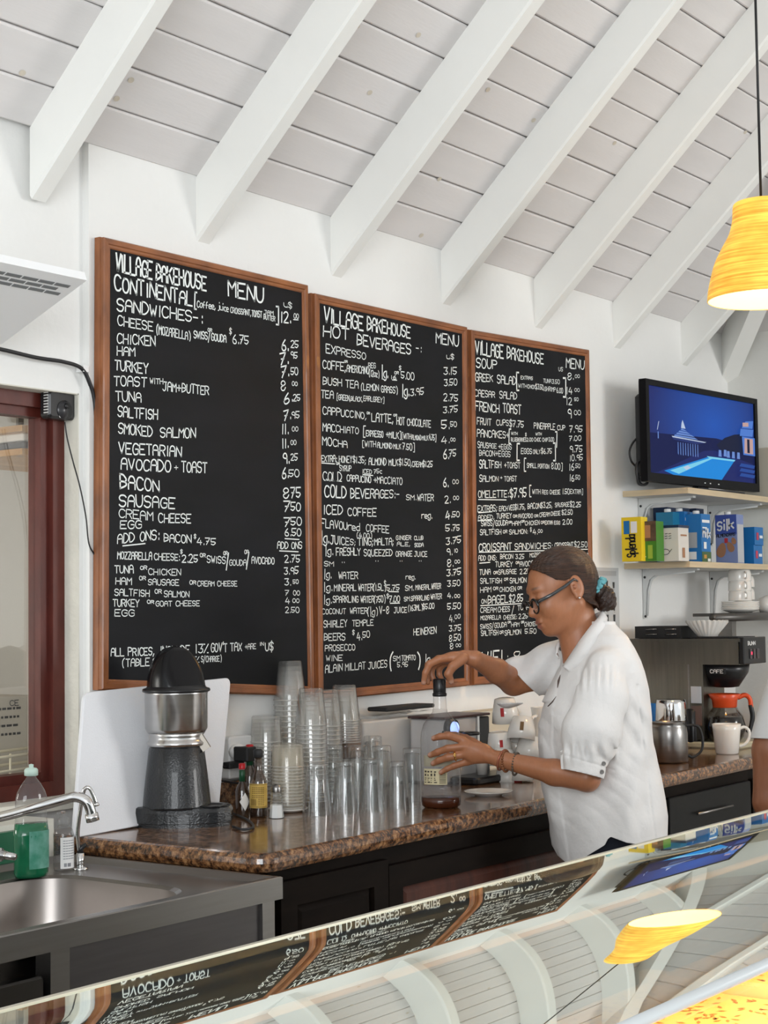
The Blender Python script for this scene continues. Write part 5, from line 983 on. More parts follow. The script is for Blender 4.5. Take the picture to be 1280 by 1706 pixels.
# ---- wall shelves on brackets
ply = mat('shelf_white', (.58, .57, .54), .5); edge = mat('birch_edge', (.62, .50, .33), .6, noise_s=8, noise_a=.15, stretch=(1, 1, 10))
brk = mat('white_bracket', (.62, .63, .62), .4)
SH = []
def shelf(z, x0, x1, dpt, lab, bx):
    t = thing('wall_shelf', (x0, 0, z), lab, 'shelf', 'two white shelves beside the boards')
    g = G(); g.box((0, -dpt, -.022), (x1-x0, -.001, 0)); g.build('board', ply, t)
    g = G(); g.box((0, -dpt-.0015, -.022), (x1-x0, -dpt, 0)); g.box((-.0015, -dpt, -.022), (0, -.001, 0)); g.build('edge_band', edge, t)
    for x, vl in bx:
        g = G(); X = x-x0
        g.prism([(-.002, -.0225), (-dpt*.86, -.0225), (-dpt*.86, -.030), (-.05, -.046), (-.028, -.062), (-.016, -.10), (-.008, -vl), (-.002, -vl)], 0, X-.011, X+.011)
        g.tube([(X, -dpt*.8, -.034), (X, -.06, -.044), (X, -.035, -.06), (X, -.022, -.10), (X, -.012, -vl+.01)], .005, 6)
        br = g.build('bracket', brk, t)
        g = G()
        for zz in (-.052, -vl+.008): g.lathe([(.001, 0), (.005, 0), (.004, .003), (.001, .003)], 10, M=Matrix.Translation((X-.012, -.012, zz))@Matrix.Rotation(R_(-90), 4, 'Y'))
        g.build('screw', blackm_m, br)
    return t
ZT = ony(1147, 812, -.27)[2]; ZM = ony(1148, 935, -.27)[2]; XS = ony(1038, 822, 0)[0]
shelf(ZT, XS, XR-.003, .27, 'upper white shelf with a birch edge carrying the television', ((5.70, .19), (6.32, .19)))
shelf(ZM, XS, XR-.003, .27, 'lower white shelf with a birch edge carrying cartons and tea boxes', ((5.72, .21), (6.32, .21)))
# ---- television
A = ony(1080, 809, -.17); B = ony(1266, 813, -.235); TLp = ony(1075, 630, -.17)
if B[0] > XR-.02: B = ony(1266, 813, -.26)
wv = B-A; wv[2] = 0; Wt = np.linalg.norm(wv); rz = math.atan2(wv[1], wv[0]); Ht = TLp[2]-A[2]
ZB = ZT+.022
Ht = TLp[2]-ZB
t = thing('television', ((A[0]+B[0])/2, (A[1]+B[1])/2, ZT+.0005), 'flat television showing a yacht and a lit pool at night on the upper shelf', 'television', rz=rz)
bz = mat('tv_bezel', (.006, .006, .007), .35, spec=.15)
g = G(); z0 = ZB-ZT; x0, x1 = -Wt/2, Wt/2; d = .022; z1 = z0+Ht
g.box((x0, 0, z0), (x0+d, .03, z1)); g.box((x1-d, 0, z0), (x1, .03, z1)); g.box((x0+d, 0, z1-d), (x1-d, .03, z1)); g.box((x0+d, 0, z0), (x1-d, .03, z0+d*1.5)); g.build('bezel', bz, t)
g = G(); g.rbox((x0+.03, .03, z0+.03), (x1-.03, .075, z1-.05), .02); g.box((x0+.005, .02, z0+.005), (x1-.005, .034, z1-.005)); g.build('back', blackm_m, t)
g = G(); g.rbox((-.14, -.05, 0), (.22, .09, .008), .01); g.box((-.03, .02, .006), (.05, .045, z0+.03)); g.build('stand', black_m, t)
sx0, sx1, sz0, sz1 = x0+d, x1-d, z0+d*1.5, z1-d
def screen_mat():
    m = bpy.data.materials.new('screen_sky'); m.use_nodes = True; nt = m.node_tree; N = nt.nodes; L = nt.links; b = N['Principled BSDF']
    b.inputs['Base Color'].default_value = (.005, .005, .01, 1); b.inputs['Roughness'].default_value = .4; b.inputs['Specular IOR Level'].default_value = .1
    uv = N.new('ShaderNodeTexCoord'); mp = N.new('ShaderNodeMapping'); L.new(uv.outputs['Object'], mp.inputs[0]); mp.inputs['Location'].default_value = (-.05, 0, -(sz0+(sz1-sz0)*.72)); 
    gr = N.new('ShaderNodeTexGradient'); gr.gradient_type = 'SPHERICAL'; mp.inputs['Scale'].default_value = (2.0, 0, 3.2); mp.inputs['Location'].default_value = (-.16, 0, -(sz0+(sz1-sz0)*.66)*3.2)
    L.new(mp.outputs[0], gr.inputs[0]); r = N.new('ShaderNodeValToRGB'); e = r.color_ramp.elements; e[0].color = (.012, .02, .12, 1); e[1].color = (.012, .085, .42, 1); L.new(gr.outputs[1], r.inputs[0])
    L.new(r.outputs[0], b.inputs['Emission Color']); b.inputs['Emission Strength'].default_value = .95; return m
g = G(); g.add([(sx0, .008, sz0), (sx1, .008, sz0), (sx1, .008, sz1), (sx0, .008, sz1)], [(0, 1, 2, 3)]); scn = g.build('screen', screen_mat(), t)
def em(n, c, s=.75): return mat(n, (.0, .0, .0), .5, spec=.1, emit=c, es=s)
pm = [em('pic_sea', (.012, .018, .09)), em('pic_pool', (.02, .30, .85)), em('pic_pool_glow', (.25, .75, 1.0)), em('pic_yacht', (.18, .32, .75)), em('pic_hull', (.03, .05, .20)), em('pic_hill', (.015, .02, .055)), em('pic_villa', (.10, .25, .75)), em('pic_warm', (.65, .42, .40)), em('pic_deck', (.02, .03, .16)), em('pic_white', (.6, .7, .9)), em('pic_lounger', (.03, .09, .38))]
g = G(); layer = [0]
def S(pts, m):
    layer[0] += 1; y = .0076-.00025*layer[0]; v = [(sx0+(sx1-sx0)*u, y, sz0+(sz1-sz0)*q) for u, q in pts]; g.add(v, [tuple(range(len(v)))], m)
S(((0, 0), (1, 0), (1, .44), (.62, .5), (0, .46)), 0)
S(((.02, 0), (.98, 0), (.98, .24), (.60, .35), (.50, .33), (.08, .02)), 8)
S(((.62, .42), (.70, .52), (.80, .58), (.88, .60), (.88, .36), (.66, .36)), 5)
S(((.13, .04), (.55, .27), (.80, .27), (.66, .0), (.22, .0)), 1)
S(((.18, .05), (.55, .25), (.58, .25), (.26, .02)), 2)
S(((.52, .27), (.80, .265), (.79, .245), (.55, .245)), 2)
S(((.30, .10), (.34, .13), (.37, .11), (.33, .075)), 9)
S(((.20, .44), (.22, .415), (.42, .395), (.50, .42), (.44, .44)), 4)
S(((.20, .455), (.52, .435), (.50, .425), (.21, .44)), 9)
for q, (a, b_) in enumerate(((.22, .44), (.24, .41), (.26, .37), (.28, .34))): S(((a, .455+.027*q), (b_, .45+.027*q), (b_-.03, .468+.027*q), (a+.01, .475+.027*q)), 3)
S(((.285, .56), (.29, .62), (.30, .66), (.315, .60), (.325, .56)), 9)
for q in range(9):
    u = .25+.022*q; S(((u, .24+.02*random.random()), (u+.007, .24), (u+.006, .39), (u+.001, .39)), 3)
S(((.065, .50), (.07, .50), (.085, .60), (.08, .60)), 9)
S(((.07, .40), (.078, .40), (.078, .48), (.07, .48)), 3)
S(((.84, .57), (.97, .58), (.98, .67), (.85, .66)), 6); S(((.86, .67), (.97, .68), (.98, .78), (.90, .76)), 6); S(((.87, .69), (.93, .70), (.93, .75), (.87, .74)), 7)
S(((.87, .34), (.99, .34), (.99, .565), (.86, .565)), 6); S(((.88, .36), (.97, .36), (.97, .55), (.885, .55)), 7); S(((.91, .37), (.935, .37), (.935, .54), (.91, .54)), 5)
for u, q in ((.62, .33), (.67, .34), (.70, .33), (.75, .33), (.80, .33)): S(((u, q-.05), (u+.03, q-.05), (u+.028, q+.03), (u+.004, q+.03)), 3)
for q in range(3): S(((.82, .07+.06*q), (.97, .06+.06*q), (.98, .10+.06*q), (.84, .11+.06*q)), 10)
g.build('picture', pm, scn)
g = G()
for u in (.48, .53, .61): g.box((sx0+(sx1-sx0)*u, -.001, z0+.012), (sx0+(sx1-sx0)*u+.009, 0, z0+.016))
g.build('status_mark', white_m, t)
# cable bundle left of the television
g = G(); L_ = [ony(x, y, -.10) for x, y in ((1080, 728), (1062, 730), (1050, 748), (1052, 768), (1064, 782), (1072, 800))]; g.tube(smoothpath(L_), .004)
for q in range(4): g.tube(smoothpath([ony(x+random.uniform(-3, 3), y, -.09-.012*q) for x, y in ((1072, 768), (1064, 772), (1062, 790), (1066, 806), (1078, 806), (1080, 790))]), .0045)
for v_ in range(len(g.v)): p = g.v[v_]; g.v[v_] = (p[0], p[1], max(p[2], ZT+.001))
tag(g.build('television_cables', cab_m), 'tangle of black cables at the left side of the television', 'cable')
# box behind the television on the right wall
g = G(); a = onx(1266, 747, XR-.07); g.rbox((XR-.09, a[1]-.16, a[2]-.25), (XR-.002, a[1]+.10, a[2]), .01); o = tag(g.build('beige_unit', mat('beige_unit', (.46, .43, .36), .5)), 'beige wall unit half hidden behind the right edge of the television', 'wall unit')
# ---- cartons on the lower shelf
blue = mat('carton_blue', (.01, .15, .42), .4); blued = mat('carton_navy', (.01, .025, .07), .4); blueL = mat('carton_teal', (.01, .16, .30), .4)
wht = mat('print_white', (.75, .77, .78), .5); yel = mat('sweetener_yellow', (.75, .55, .02), .45); ink = mat('print_black', (.01, .01, .012), .6)
grn = mat('tea_green', (.05, .20, .02), .45); grnl = mat('leaf_lime', (.28, .42, .05), .5); brn = mat('cocoa_brown', (.12, .07, .045), .6, noise_s=40, noise_a=.5); brnl = mat('cocoa_tan', (.34, .17, .09), .6)
def on_shelf(px0, px1, pytop, y, dpt, name, lab, m, cat='carton', z=ZM, group=None, rz=0, W=None):
    A = ony(px0, pytop, y); B = ony(px1, pytop, y); w_ = (W or B[0]-A[0]); h = A[2]-z
    t = thing(name, (A[0], y, z+.0005), lab, cat, group, rz=rz); g = G(); g.box((0, 0, 0), (w_, dpt, h)); t['w'] = w_; g.build('box', m, t); return t, w_, h
def face(t, rects, w_, h, name, mats, extra=None, y=-.0012):
    g = G()
    for i, (u0, q0, u1, q1, mi) in enumerate(rects):
        yy = y-.0002*i; g.add([(u0*w_, yy, q0*h), (u1*w_, yy, q0*h), (u1*w_, yy, q1*h), (u0*w_, yy, q1*h)], [(0, 1, 2, 3)], mi)
    if extra: extra(g)
    return g.build(name, mats, t)
def side(t, rects, dpt, h, name, mats, extra=None):
    g = G()
    for i, (u0, q0, u1, q1, mi) in enumerate(rects):
        xx = -.0012-.0002*i; g.add([(xx, dpt*(1-u0), q0*h), (xx, dpt*(1-u1), q0*h), (xx, dpt*(1-u1), q1*h), (xx, dpt*(1-u0), q1*h)], [(0, 1, 2, 3)], mi)
    if extra: extra(g)
    return g.build(name, mats, t)
# the left faces (normal -x) of things are the ones the camera sees most
t, w_, h = on_shelf(1068, 1078, 861, -.17, .08, 'sweetener_box', 'tall yellow sweetener box with black sideways lettering at the left end of the shelf', yel, W=.05)
def ex(g):
    write(g, 'Splenda', (-.002, .024, h*.10), (-.002, .024, h*.60), (0, .034, 0), wd=.16, jit=.3, mi=2)
side(t, ((.12, .62, .42, .92, 0), (.48, .64, .8, .9, 1)), .08, h, 'print', [blue, wht, ink], ex)
t, w_, h = on_shelf(1093, 1120, 868, -.215, .075, 'tea_box', 'brown over green tea box in front of the yellow sweetener box', grn, cat='box', W=.06)
side(t, ((.0, .5, 1, 1, 0), (.2, .58, .7, .9, 1), (.55, .06, .8, .40, 2), (.05, .1, .45, .12, 3)), .075, h, 'print', [brn, brnl, grnl, wht])
t, w_, h = on_shelf(1130, 1152, 879, -.265, .085, 'tea_tin', 'white tea caddy with a teapot drawing and a navy lid', mat('caddy_white', (.62, .60, .56), .5), cat='tin', W=.085)
g = G(); g.box((-.002, -.002, h), (w_+.002, .087, h+.010)); g.build('lid', blued, t)
def ex(g):
    yy = lambda u: .085*(1-u)
    stroke(g, [(-.002, yy(.38)+.017*math.cos(a), h*.28+.010*math.sin(a)) for a in np.linspace(0, 2*pi, 20)], .002, (-1, 0, 0), 0)
    stroke(g, [(-.002, yy(.38)-.017, h*.28), (-.002, yy(.38)-.027, h*.36)], .002, (-1, 0, 0), 0)
    stroke(g, [(-.002, yy(.38)+.016, h*.33), (-.002, yy(.38)+.026, h*.30), (-.002, yy(.38)+.016, h*.22)], .002, (-1, 0, 0), 0)
    for q in range(3):
        for w0 in (.2, .38, .55): stroke(g, [(-.002, yy(w0), h*(.82-.07*q)), (-.002, yy(w0+.13), h*(.83-.07*q))], .0022, (-1, 0, 0), 0)
side(t, (), .085, h, 'print', [ink], ex)
face(t, ((.35, .1, .6, .4, 0), (.2, .75, .8, .8, 0)), w_, h, 'print', [brnl])
def milk(px0, pytop, y, lab, wid=.07, name='milk_carton', show=True, m=blue, cap=True, dpt=.07):
    t, w_, h = on_shelf(px0, px0+20, pytop, y, dpt, name, lab, m, W=wid, group='blue milk cartons on the shelf')
    if cap:
        g = G(); g.lathe([(.013, 0), (.013, .012), (.011, .014), (.001, .014)], 16, c=(w_*.4, dpt*.5, h)); g.build('cap', white_m, t)
    if show:
        def ex(g):
            write(g, 'Milk', (w_*.1, -.003, h*.52), (w_*.92, -.003, h*.52), (0, 0, h*.15), wd=.22, jit=.2, mi=0)
        face(t, ((.08, .82, .9, .88, 0), (.1, .70, .6, .73, 0), (0, .0, 1, .22, 1), (.2, .28, .5, .42, 0), (.2, .08, .5, .16, 2), (.6, .02, .9, .08, 0)), w_, h, 'print', [wht, mat('meadow', (.06, .12, .05), .6), mat('cookie', (.5, .25, .05), .6)], ex)
        side(t, ((.1, .30, .75, .62, 0), (.15, .06, .7, .22, 1)), dpt, h, 'side_print', [mat('grey_print', (.36, .38, .40), .6), wht])
    return t
milk(1121, 853, -.15, 'blue milk carton standing far left behind the tea caddy', show=False, m=blueL)
milk(1140, 852, -.17, 'blue milk carton behind the tea caddy, right of its neighbour', show=True, m=blue, wid=.075)
milk(1168, 856, -.235, 'blue milk carton in front, between the tea caddy and the almond drink', show=True, wid=.08)
for i, px in enumerate((1112, 1136, 1160)):
    t, w_, h = on_shelf(px, px+18, 845+1*i, -.075, .06, 'dark_carton', ('dark blue carton in the back row, leftmost', 'dark blue carton in the back row, middle', 'dark blue carton in the back row, rightmost')[i], blued, W=.07, group='dark cartons in the back row')
t, w_, h = on_shelf(1227, 1240, 857, -.25, .09, 'almond_drink', 'light blue almond drink carton with two almonds at the middle of the shelf', mat('silk_blue', (.20, .26, .48), .4), W=.065)
dp = .09
def ex(g):
    yy = lambda u: dp*(1-u)
    write(g, 'Silk', (-.003, yy(.12), h*.68), (-.003, yy(.88), h*.72), (0, 0, h*.17), wd=.2, jit=.2, mi=0)
    write(g, 'ALMENDRAS', (-.003, yy(.06), h*.54), (-.003, yy(.94), h*.57), (0, 0, h*.06), wd=.2, jit=.2, mi=1)
    for cu, cq, rx, rz_, ro in ((.28, .28, .019, .030, -.3), (.70, .34, .014, .022, .5), (.86, .46, .010, .014, .3)):
        pts = []
        for a in np.linspace(0, 2*pi, 17)[:-1]:
            p = rx*math.cos(a)*(1-.25*math.sin(a)), rz_*math.sin(a); pts.append((-.0025-.0004*cu, yy(cu)-(p[0]*math.cos(ro)-p[1]*math.sin(ro)), h*cq+p[0]*math.sin(ro)+p[1]*math.cos(ro)))
        g.add(pts, [tuple(range(16))], 2)
side(t, ((.0, .60, 1, 1, 4), (.42, .42, .58, .52, 3)), dp, h, 'print', [wht, ink, brnl, mat('badge_red', (.45, .03, .04), .5), mat('silk_navy', (.05, .09, .36), .4)], ex)
face(t, ((.05, .02, .95, .8, 0),), w_, h, 'side_print', [mat('grey_print2', (.46, .47, .49), .6)])
g = G(); g.lathe([(.013, 0), (.013, .012), (.001, .014)], 16, c=(w_*.3, dp*.5, h)); g.build('cap', white_m, t)
for i, (px, top, zz) in enumerate(((1256, 911, 0), (1258, 893, 1))):
    A = ony(px, top, -.255)
    t, w_, h = on_shelf(px, px+14, 908 if i == 0 else 909, -.25, .06, 'drink_box', ('small blue drink box on the shelf, bottom of its pile', 'small blue drink box, top of its pile beside the green-lidded jar')[i], blue, W=.085, cat='carton')
    if i: t.location.z += h+.0005
    face(t, ((.2, .3, .45, .7, 0), (.55, .4, .9, .55, 1)), w_, h, 'print', [mat('badge_red2', (.5, .05, .1), .5), wht])
P = ony(1278, 940, -.12); k = 1/ppm(P); P[2] = ZM+.0005; P[0] = min(P[0], XR-.045)
t = thing('green_lid_jar', P, 'clear jar with a green lid at the right end of the lower shelf', 'jar'); g = G(); g.lathe([(.001, 0), (.036, 0), (.038, .01), (.038, .10), (.034, .11)], 24); g.build('jar', mat('pale_jar', (.5, .52, .46), .4), t)
g = G(); g.lathe([(.039, .105), (.04, .108), (.04, .128), (.001, .13)], 24); g.build('lid', mat('green_lid', (.01, .22, .06), .4), t)
# ---- low dark shelf with crockery on the right wall side
a = ony(1188, 1022, -.28); zl = a[2]
t = thing('steel_shelf', (a[0], -.28, zl), 'dark rounded steel shelf above the brewer carrying cups and plates', 'shelf')
g = G(); X1 = XR-.003-a[0]; g.box((0.12, 0, -.012), (X1, .14, 0)); g.tube([(0, 0, -.016), (X1, 0, -.016)], .016, 14); g.build('board', mat('dark_pipe', (.10, .095, .09), .35, .6), t)
g = G(); g.box((.30, .06, -.2), (.34, .12, -.012)); g.build('support', steel_m, t)
c0 = ony(1234, 1014, -.215); k = 1/ppm(c0)
for i in range(5):
    g = G(); g.lathe([(.001, 0), (18*k, 0), (29*k, 4*k), (31.5*k, 6*k), (31.5*k, 7*k), (28*k, 6*k), (17*k, 2*k), (.001, 2*k)], 32); o = g.build('saucer', ceram_m); o.location = (c0[0], -.215, zl+.0005+i*2.9*k); tag(o, ('bottom', 'second', 'third', 'fourth', 'topmost')[i]+' white saucer of the pile on the dark steel shelf', 'saucer', 'saucers piled on the dark shelf')
for j, (dx, grp, lab) in enumerate(((0, 'cups upturned on the saucers', 'white cup in the upturned tower standing on the saucers'), (.095, 'cups in the right tower', 'white cup in the tower to the right behind the saucer pile'))):
    for i in range(3):
        g = G(); h0 = 21*k; g.lathe([(19*k, 0), (19.3*k, 1*k), (19*k, 12*k), (17.5*k, 18*k), (12*k, h0), (.001, h0)], 28)
        g.tube(smoothpath([(-18*k, 0, 4*k), (-24*k, 0, 5*k), (-25*k, 0, 12*k), (-18*k, 0, 15*k)]), 1.6*k, 8)
        o = g.build('cup', ceram_m); o.rotation_euler = (0, 0, .9); o.location = (c0[0]+dx, -.215+dx*.3, zl+.001+(5*2.9*k+5*k if j == 0 else 0)+i*(16.4*k if j == 0 else 21.2*k)); tag(o, ('bottom ', 'middle ', 'top ')[i]+lab, 'cup', grp)
g = G(); P = ony(1279, 1012, -.2); g.lathe([(.001, 0), (.03, 0), (.042, .02), (.04, .055), (.001, .07)], 24); o = g.build('sugar_bowl', ceram_m); o.location = (min(P[0], XR-.05), -.2, zl+.0005); tag(o, 'round cream bowl at the right end of the dark steel shelf', 'bowl')
# ---- poster with cup icons
a, e = ony(985, 945, -.001), ony(1032, 1045, -.001)
t = thing('cup_poster', (a[0], 0, a[2]), 'grey poster with rows of little cup icons between the boards and the shelves', 'poster')
Wp = e[0]-a[0]; g = G(); g.box((-.10, -.003, -.34), (Wp, -.001, 0)); g.build('sheet', mat('poster_grey', (.52, .53, .53), .6), t)
g = G()
for r in range(7):
    for c_ in range(4):
        x = Wp-.042-.052*c_; z = -.065-.042*r; s_ = random.choice((.6, .8, 1, 1.2)); hh = .009*s_+.006
        g.add([(x-.008, -.0045, z+hh), (x+.008, -.0045, z+hh), (x+.005, -.0045, z-hh), (x-.005, -.0045, z-hh)], [(0, 3, 2, 1)])
        g.add([(x-.004, -.005, z-hh-.006), (x+.004, -.005, z-hh-.006), (x+.004, -.005, z-hh-.0045), (x-.004, -.005, z-hh-.0045)], [(0, 1, 2, 3)])
g.add([(-.06, -.0045, -.03), (Wp-.02, -.0045, -.03), (Wp-.02, -.0045, -.012), (-.06, -.0045, -.012)], [(0, 1, 2, 3)], 1)
g.build('print', [mat('poster_ink', (.05, .05, .05), .6), mat('poster_band', (.38, .38, .38), .6)], t)
# ================================================================ pendant lamp
DL = 5.0; kl = DL/FPX
c0 = at(1274, 338, DL)
t = thing('pendant_lamp', c0, 'bell-shaped yellow wood-veneer pendant lamp, lit, hanging on a black cord', 'lamp')
def veneer():
    m = bpy.data.materials.new('lit_veneer'); m.use_nodes = True; nt = m.node_tree; N = nt.nodes; L = nt.links; b = N['Principled BSDF']
    tc = N.new('ShaderNodeTexCoord'); mp = N.new('ShaderNodeMapping'); mp.inputs['Scale'].default_value = (3, 3, 90); L.new(tc.outputs['Object'], mp.inputs[0])
    n = N.new('ShaderNodeTexNoise'); n.inputs['Scale'].default_value = 1.6; n.inputs['Detail'].default_value = 6; L.new(mp.outputs[0], n.inputs['Vector'])
    n2 = N.new('ShaderNodeTexNoise'); n2.inputs['Scale'].default_value = 14; L.new(tc.outputs['Object'], n2.inputs['Vector'])
    ad = N.new('ShaderNodeMath'); ad.operation = 'MULTIPLY_ADD'; ad.inputs[1].default_value = .35; L.new(n2.outputs[0], ad.inputs[0]); L.new(n.outputs[0], ad.inputs[2])
    r = N.new('ShaderNodeValToRGB'); e = r.color_ramp.elements; e[0].position = .42; e[0].color = (.62, .24, .012, 1); e[1].position = .85; e[1].color = (1, .62, .09, 1); L.new(ad.outputs[0], r.inputs[0])
    L.new(r.outputs[0], b.inputs['Base Color']); L.new(r.outputs[0], b.inputs['Emission Color']); b.inputs['Emission Strength'].default_value = .62; b.inputs['Roughness'].default_value = .5; return m
pr = [(49, 0), (52, -5), (54, -30), (60, -52), (72, -74), (84, -98), (91, -122), (96, -145), (98, -162)]
pp = smoothpath([(r, 0, z) for r, z in pr], 4)
g = G(); g.lathe([(p[0]*kl, p[2]*kl) for p in pp], 56, cap=False); g.build('shade', veneer(), t)
g = G(); g.lathe([((p[0]-1.6)*kl, p[2]*kl) for p in pp], 56, cap=False); g.build('shade_lining', mat('lit_lining', (.85, .62, .25), .6, emit=(1, .66, .22), es=.62), t)
g = G(); g.lathe([((p[0])*kl, p[2]*kl) for p in (np.array([98, 0, -162]), np.array([96.4, 0, -163]), np.array([96.4, 0, -161]))], 56, cap=False); g.lathe([(.001, 1*kl), (25*kl, 1*kl), (49*kl, 0)], 48, cap=False); g.build('rim_and_top', mat('veneer_edge', (.8, .5, .12), .5, emit=(1, .6, .15), es=.5), t)
g = G(); g.tube([(-14*kl, 0, 0), (-14*kl, 0, 1.13)], .0042, 8); g.build('cord', cab_m, t)
g = G(); g.lathe([(.001, 0), (.02, -.005), (.02, -.05), (.033, -.08), (.033, -.105), (.02, -.13), (.001, -.135)], 20, c=(0, 0, -.0)); g.build('bulb', mat('bulb_glow', (1, .9, .7), .4, emit=(1, .78, .45), es=3), t)
l = bpy.data.lights.new('pendant_light', 'POINT'); l.energy = 10; l.color = (1, .72, .40); l.shadow_soft_size = .03; o = bpy.data.objects.new('pendant_light', l); COL.objects.link(o); o.location = (c0[0], c0[1], c0[2]-.17)
# ================================================================ display case
t = thing('display_case', (0, -2.05, 0), 'long curved-glass bakery display case across the foreground, lit warm inside', 'display case')
CX0, CX1, CY, CZ, RC = -.1, 3.7, -2.055, 1.15, 1.45
def czz(y): dy = max(0, CY-y); return CZ-.5*1.25*max(0, dy-.05)**2
def case_glass():
    m = bpy.data.materials.new('mirrored_case_glass'); m.use_nodes = True; nt = m.node_tree; N = nt.nodes; N.clear(); L = nt.links
    out = N.new('ShaderNodeOutputMaterial'); mx = N.new('ShaderNodeMixShader'); tr = N.new('ShaderNodeBsdfTransparent'); gl = N.new('ShaderNodeBsdfGlossy')
    tr.inputs[0].default_value = (.70, .80, .78, 1); gl.inputs[0].default_value = (.90, .97, .94, 1); gl.inputs['Roughness'].default_value = .014
    lw = N.new('ShaderNodeLayerWeight'); lw.inputs[0].default_value = .5; mr = N.new('ShaderNodeMapRange'); mr.inputs[1].default_value = .3; mr.inputs[2].default_value = .72; mr.inputs[3].default_value = .62; mr.inputs[4].default_value = .92
    L.new(lw.outputs['Facing'], mr.inputs[0]); L.new(mr.outputs[0], mx.inputs[0]); L.new(tr.outputs[0], mx.inputs[1]); L.new(gl.outputs[0], mx.inputs[2]); L.new(mx.outputs[0], out.inputs[0]); return m
cg = case_glass()
ys = np.linspace(CY, -2.352, 26); v = []
for y in ys: v += [(CX0, y+2.05, czz(y)), (CX1, y+2.05, czz(y))]
mesh('curved_top_glass', v, [(2*i, 2*i+1, 2*i+3, 2*i+2) for i in range(len(ys)-1)], cg, t, True)
yE = -2.352; zE = czz(yE)
g = G(); g.box((CX0, CY+2.05, CZ-.008), (CX1, CY+2.055, CZ+.0012)); g.build('back_edge', mat('glass_edge', (.55, .52, .42), .3, noise_s=8, noise_a=.2), t)
g = G(); g.tube([(CX0, yE+2.05, zE-.004), (CX1, yE+2.05, zE-.004)], .0055, 10); g.build('front_seam', mat('seam_grey', (.50, .53, .54), .35), t)
v = []; prof = [(yE, zE-.01), (-2.46, 1.05), (-2.55, .93), (-2.60, .78), (-2.62, .62)]; pp = smoothpath([(0, a, b_) for a, b_ in prof], 4)
for p in pp: v += [(CX0, p[1]+2.05, p[2]), (CX1, p[1]+2.05, p[2])]
mesh('front_glass', v, [(2*i, 2*i+1, 2*i+3, 2*i+2) for i in range(len(pp)-1)], clear('front_pane', (.97, .97, .95), 1.45, .01, .02, .35), t, True)
g = G(); g.box((CX0, -.62, .0), (CX1, .0, .60)); g.build('plinth', mat('case_white', (.62, .60, .56), .4), t)
g = G(); g.box((CX0, -.02, .60), (CX1, .0, CZ-.01)); g.build('sliding_door', mat('smoked_door', (.10, .115, .11), .3), t)
for x in (CX0, CX1-.012):
    g = G(); P = [(p[1]+2.05, p[2]) for p in pp][::-1]+[(y+2.05, czz(y)-.003) for y in ys[::-1]]+[(0, .60)]
    g.prism([(-.57, .60)]+P, 0, x, x+.012); g.build('end_pane', mat('end_panel', (.5, .5, .47), .5), t)
g = G(); g.box((CX0+.02, -.36, .985), (CX1-.02, -.022, .993)); g.build('glass_shelf', clear('shelf_glass', (.9, .93, .92), 1.45, .03, .10, .9, .1), t)
g = G(); g.tube([(CX0, -.088, CZ-.028), (CX1, -.088, CZ-.028)], .0035, 10); g.build('light_tube', mat('warm_tube', (.5, .3, .15), .4, emit=(1, .50, .22), es=1.1), t)
lt = area('case_light', ((CX0+CX1)/2, -2.335, 1.095), ((CX0+CX1)/2, -2.22, .99), (3.4, .02), 15, (1, .62, .30))
# trays in the case lined with golden patterned paper, and price strips
gold = mat('golden_liner', (.80, .50, .16), .6, noise_s=25, noise_a=.15); leaf = mat('liner_leaf', (.34, .16, .03), .6)
for i, x in enumerate((1.02, 1.36, 1.70, 2.06)):
    tr_ = thing('pastry_tray', (x, -2.405, .9935), ('display tray with golden leaf-print liner, leftmost in the case', 'second tray from the left with golden leaf-print liner', 'third tray with golden leaf-print liner in the lit case', 'rightmost tray with golden leaf-print liner')[i], 'tray', 'trays in the display case')
    g = G(); g.rbox((0, 0, 0), (.31, .33, .012), .02); g.build('tray', mat('tray_cream', (.66, .50, .28), .5), tr_)
    g = G(); g.box((.012, .012, .012), (.298, .318, .014)); g.build('liner', gold, tr_)
    g = G()
    for q in range(260):
        cx_, cy_ = random.uniform(.02, .29), random.uniform(.02, .31); a = random.uniform(0, pi); l_, w2 = .006, .0022
        d = (math.cos(a), math.sin(a)); g.add([(cx_-d[0]*l_, cy_-d[1]*l_, .0145), (cx_+d[1]*w2, cy_-d[0]*w2, .0145), (cx_+d[0]*l_, cy_+d[1]*l_, .0145), (cx_-d[1]*w2, cy_+d[0]*w2, .0145)], [(0, 1, 2, 3)])
    o = g.build('leaf_print', leaf, tr_)
    g = G(); g.box((.314, -.005, .0), (.332, .335, .022)); g.build('divider', mat('divider_amber', (.7, .48, .22), .4), tr_)
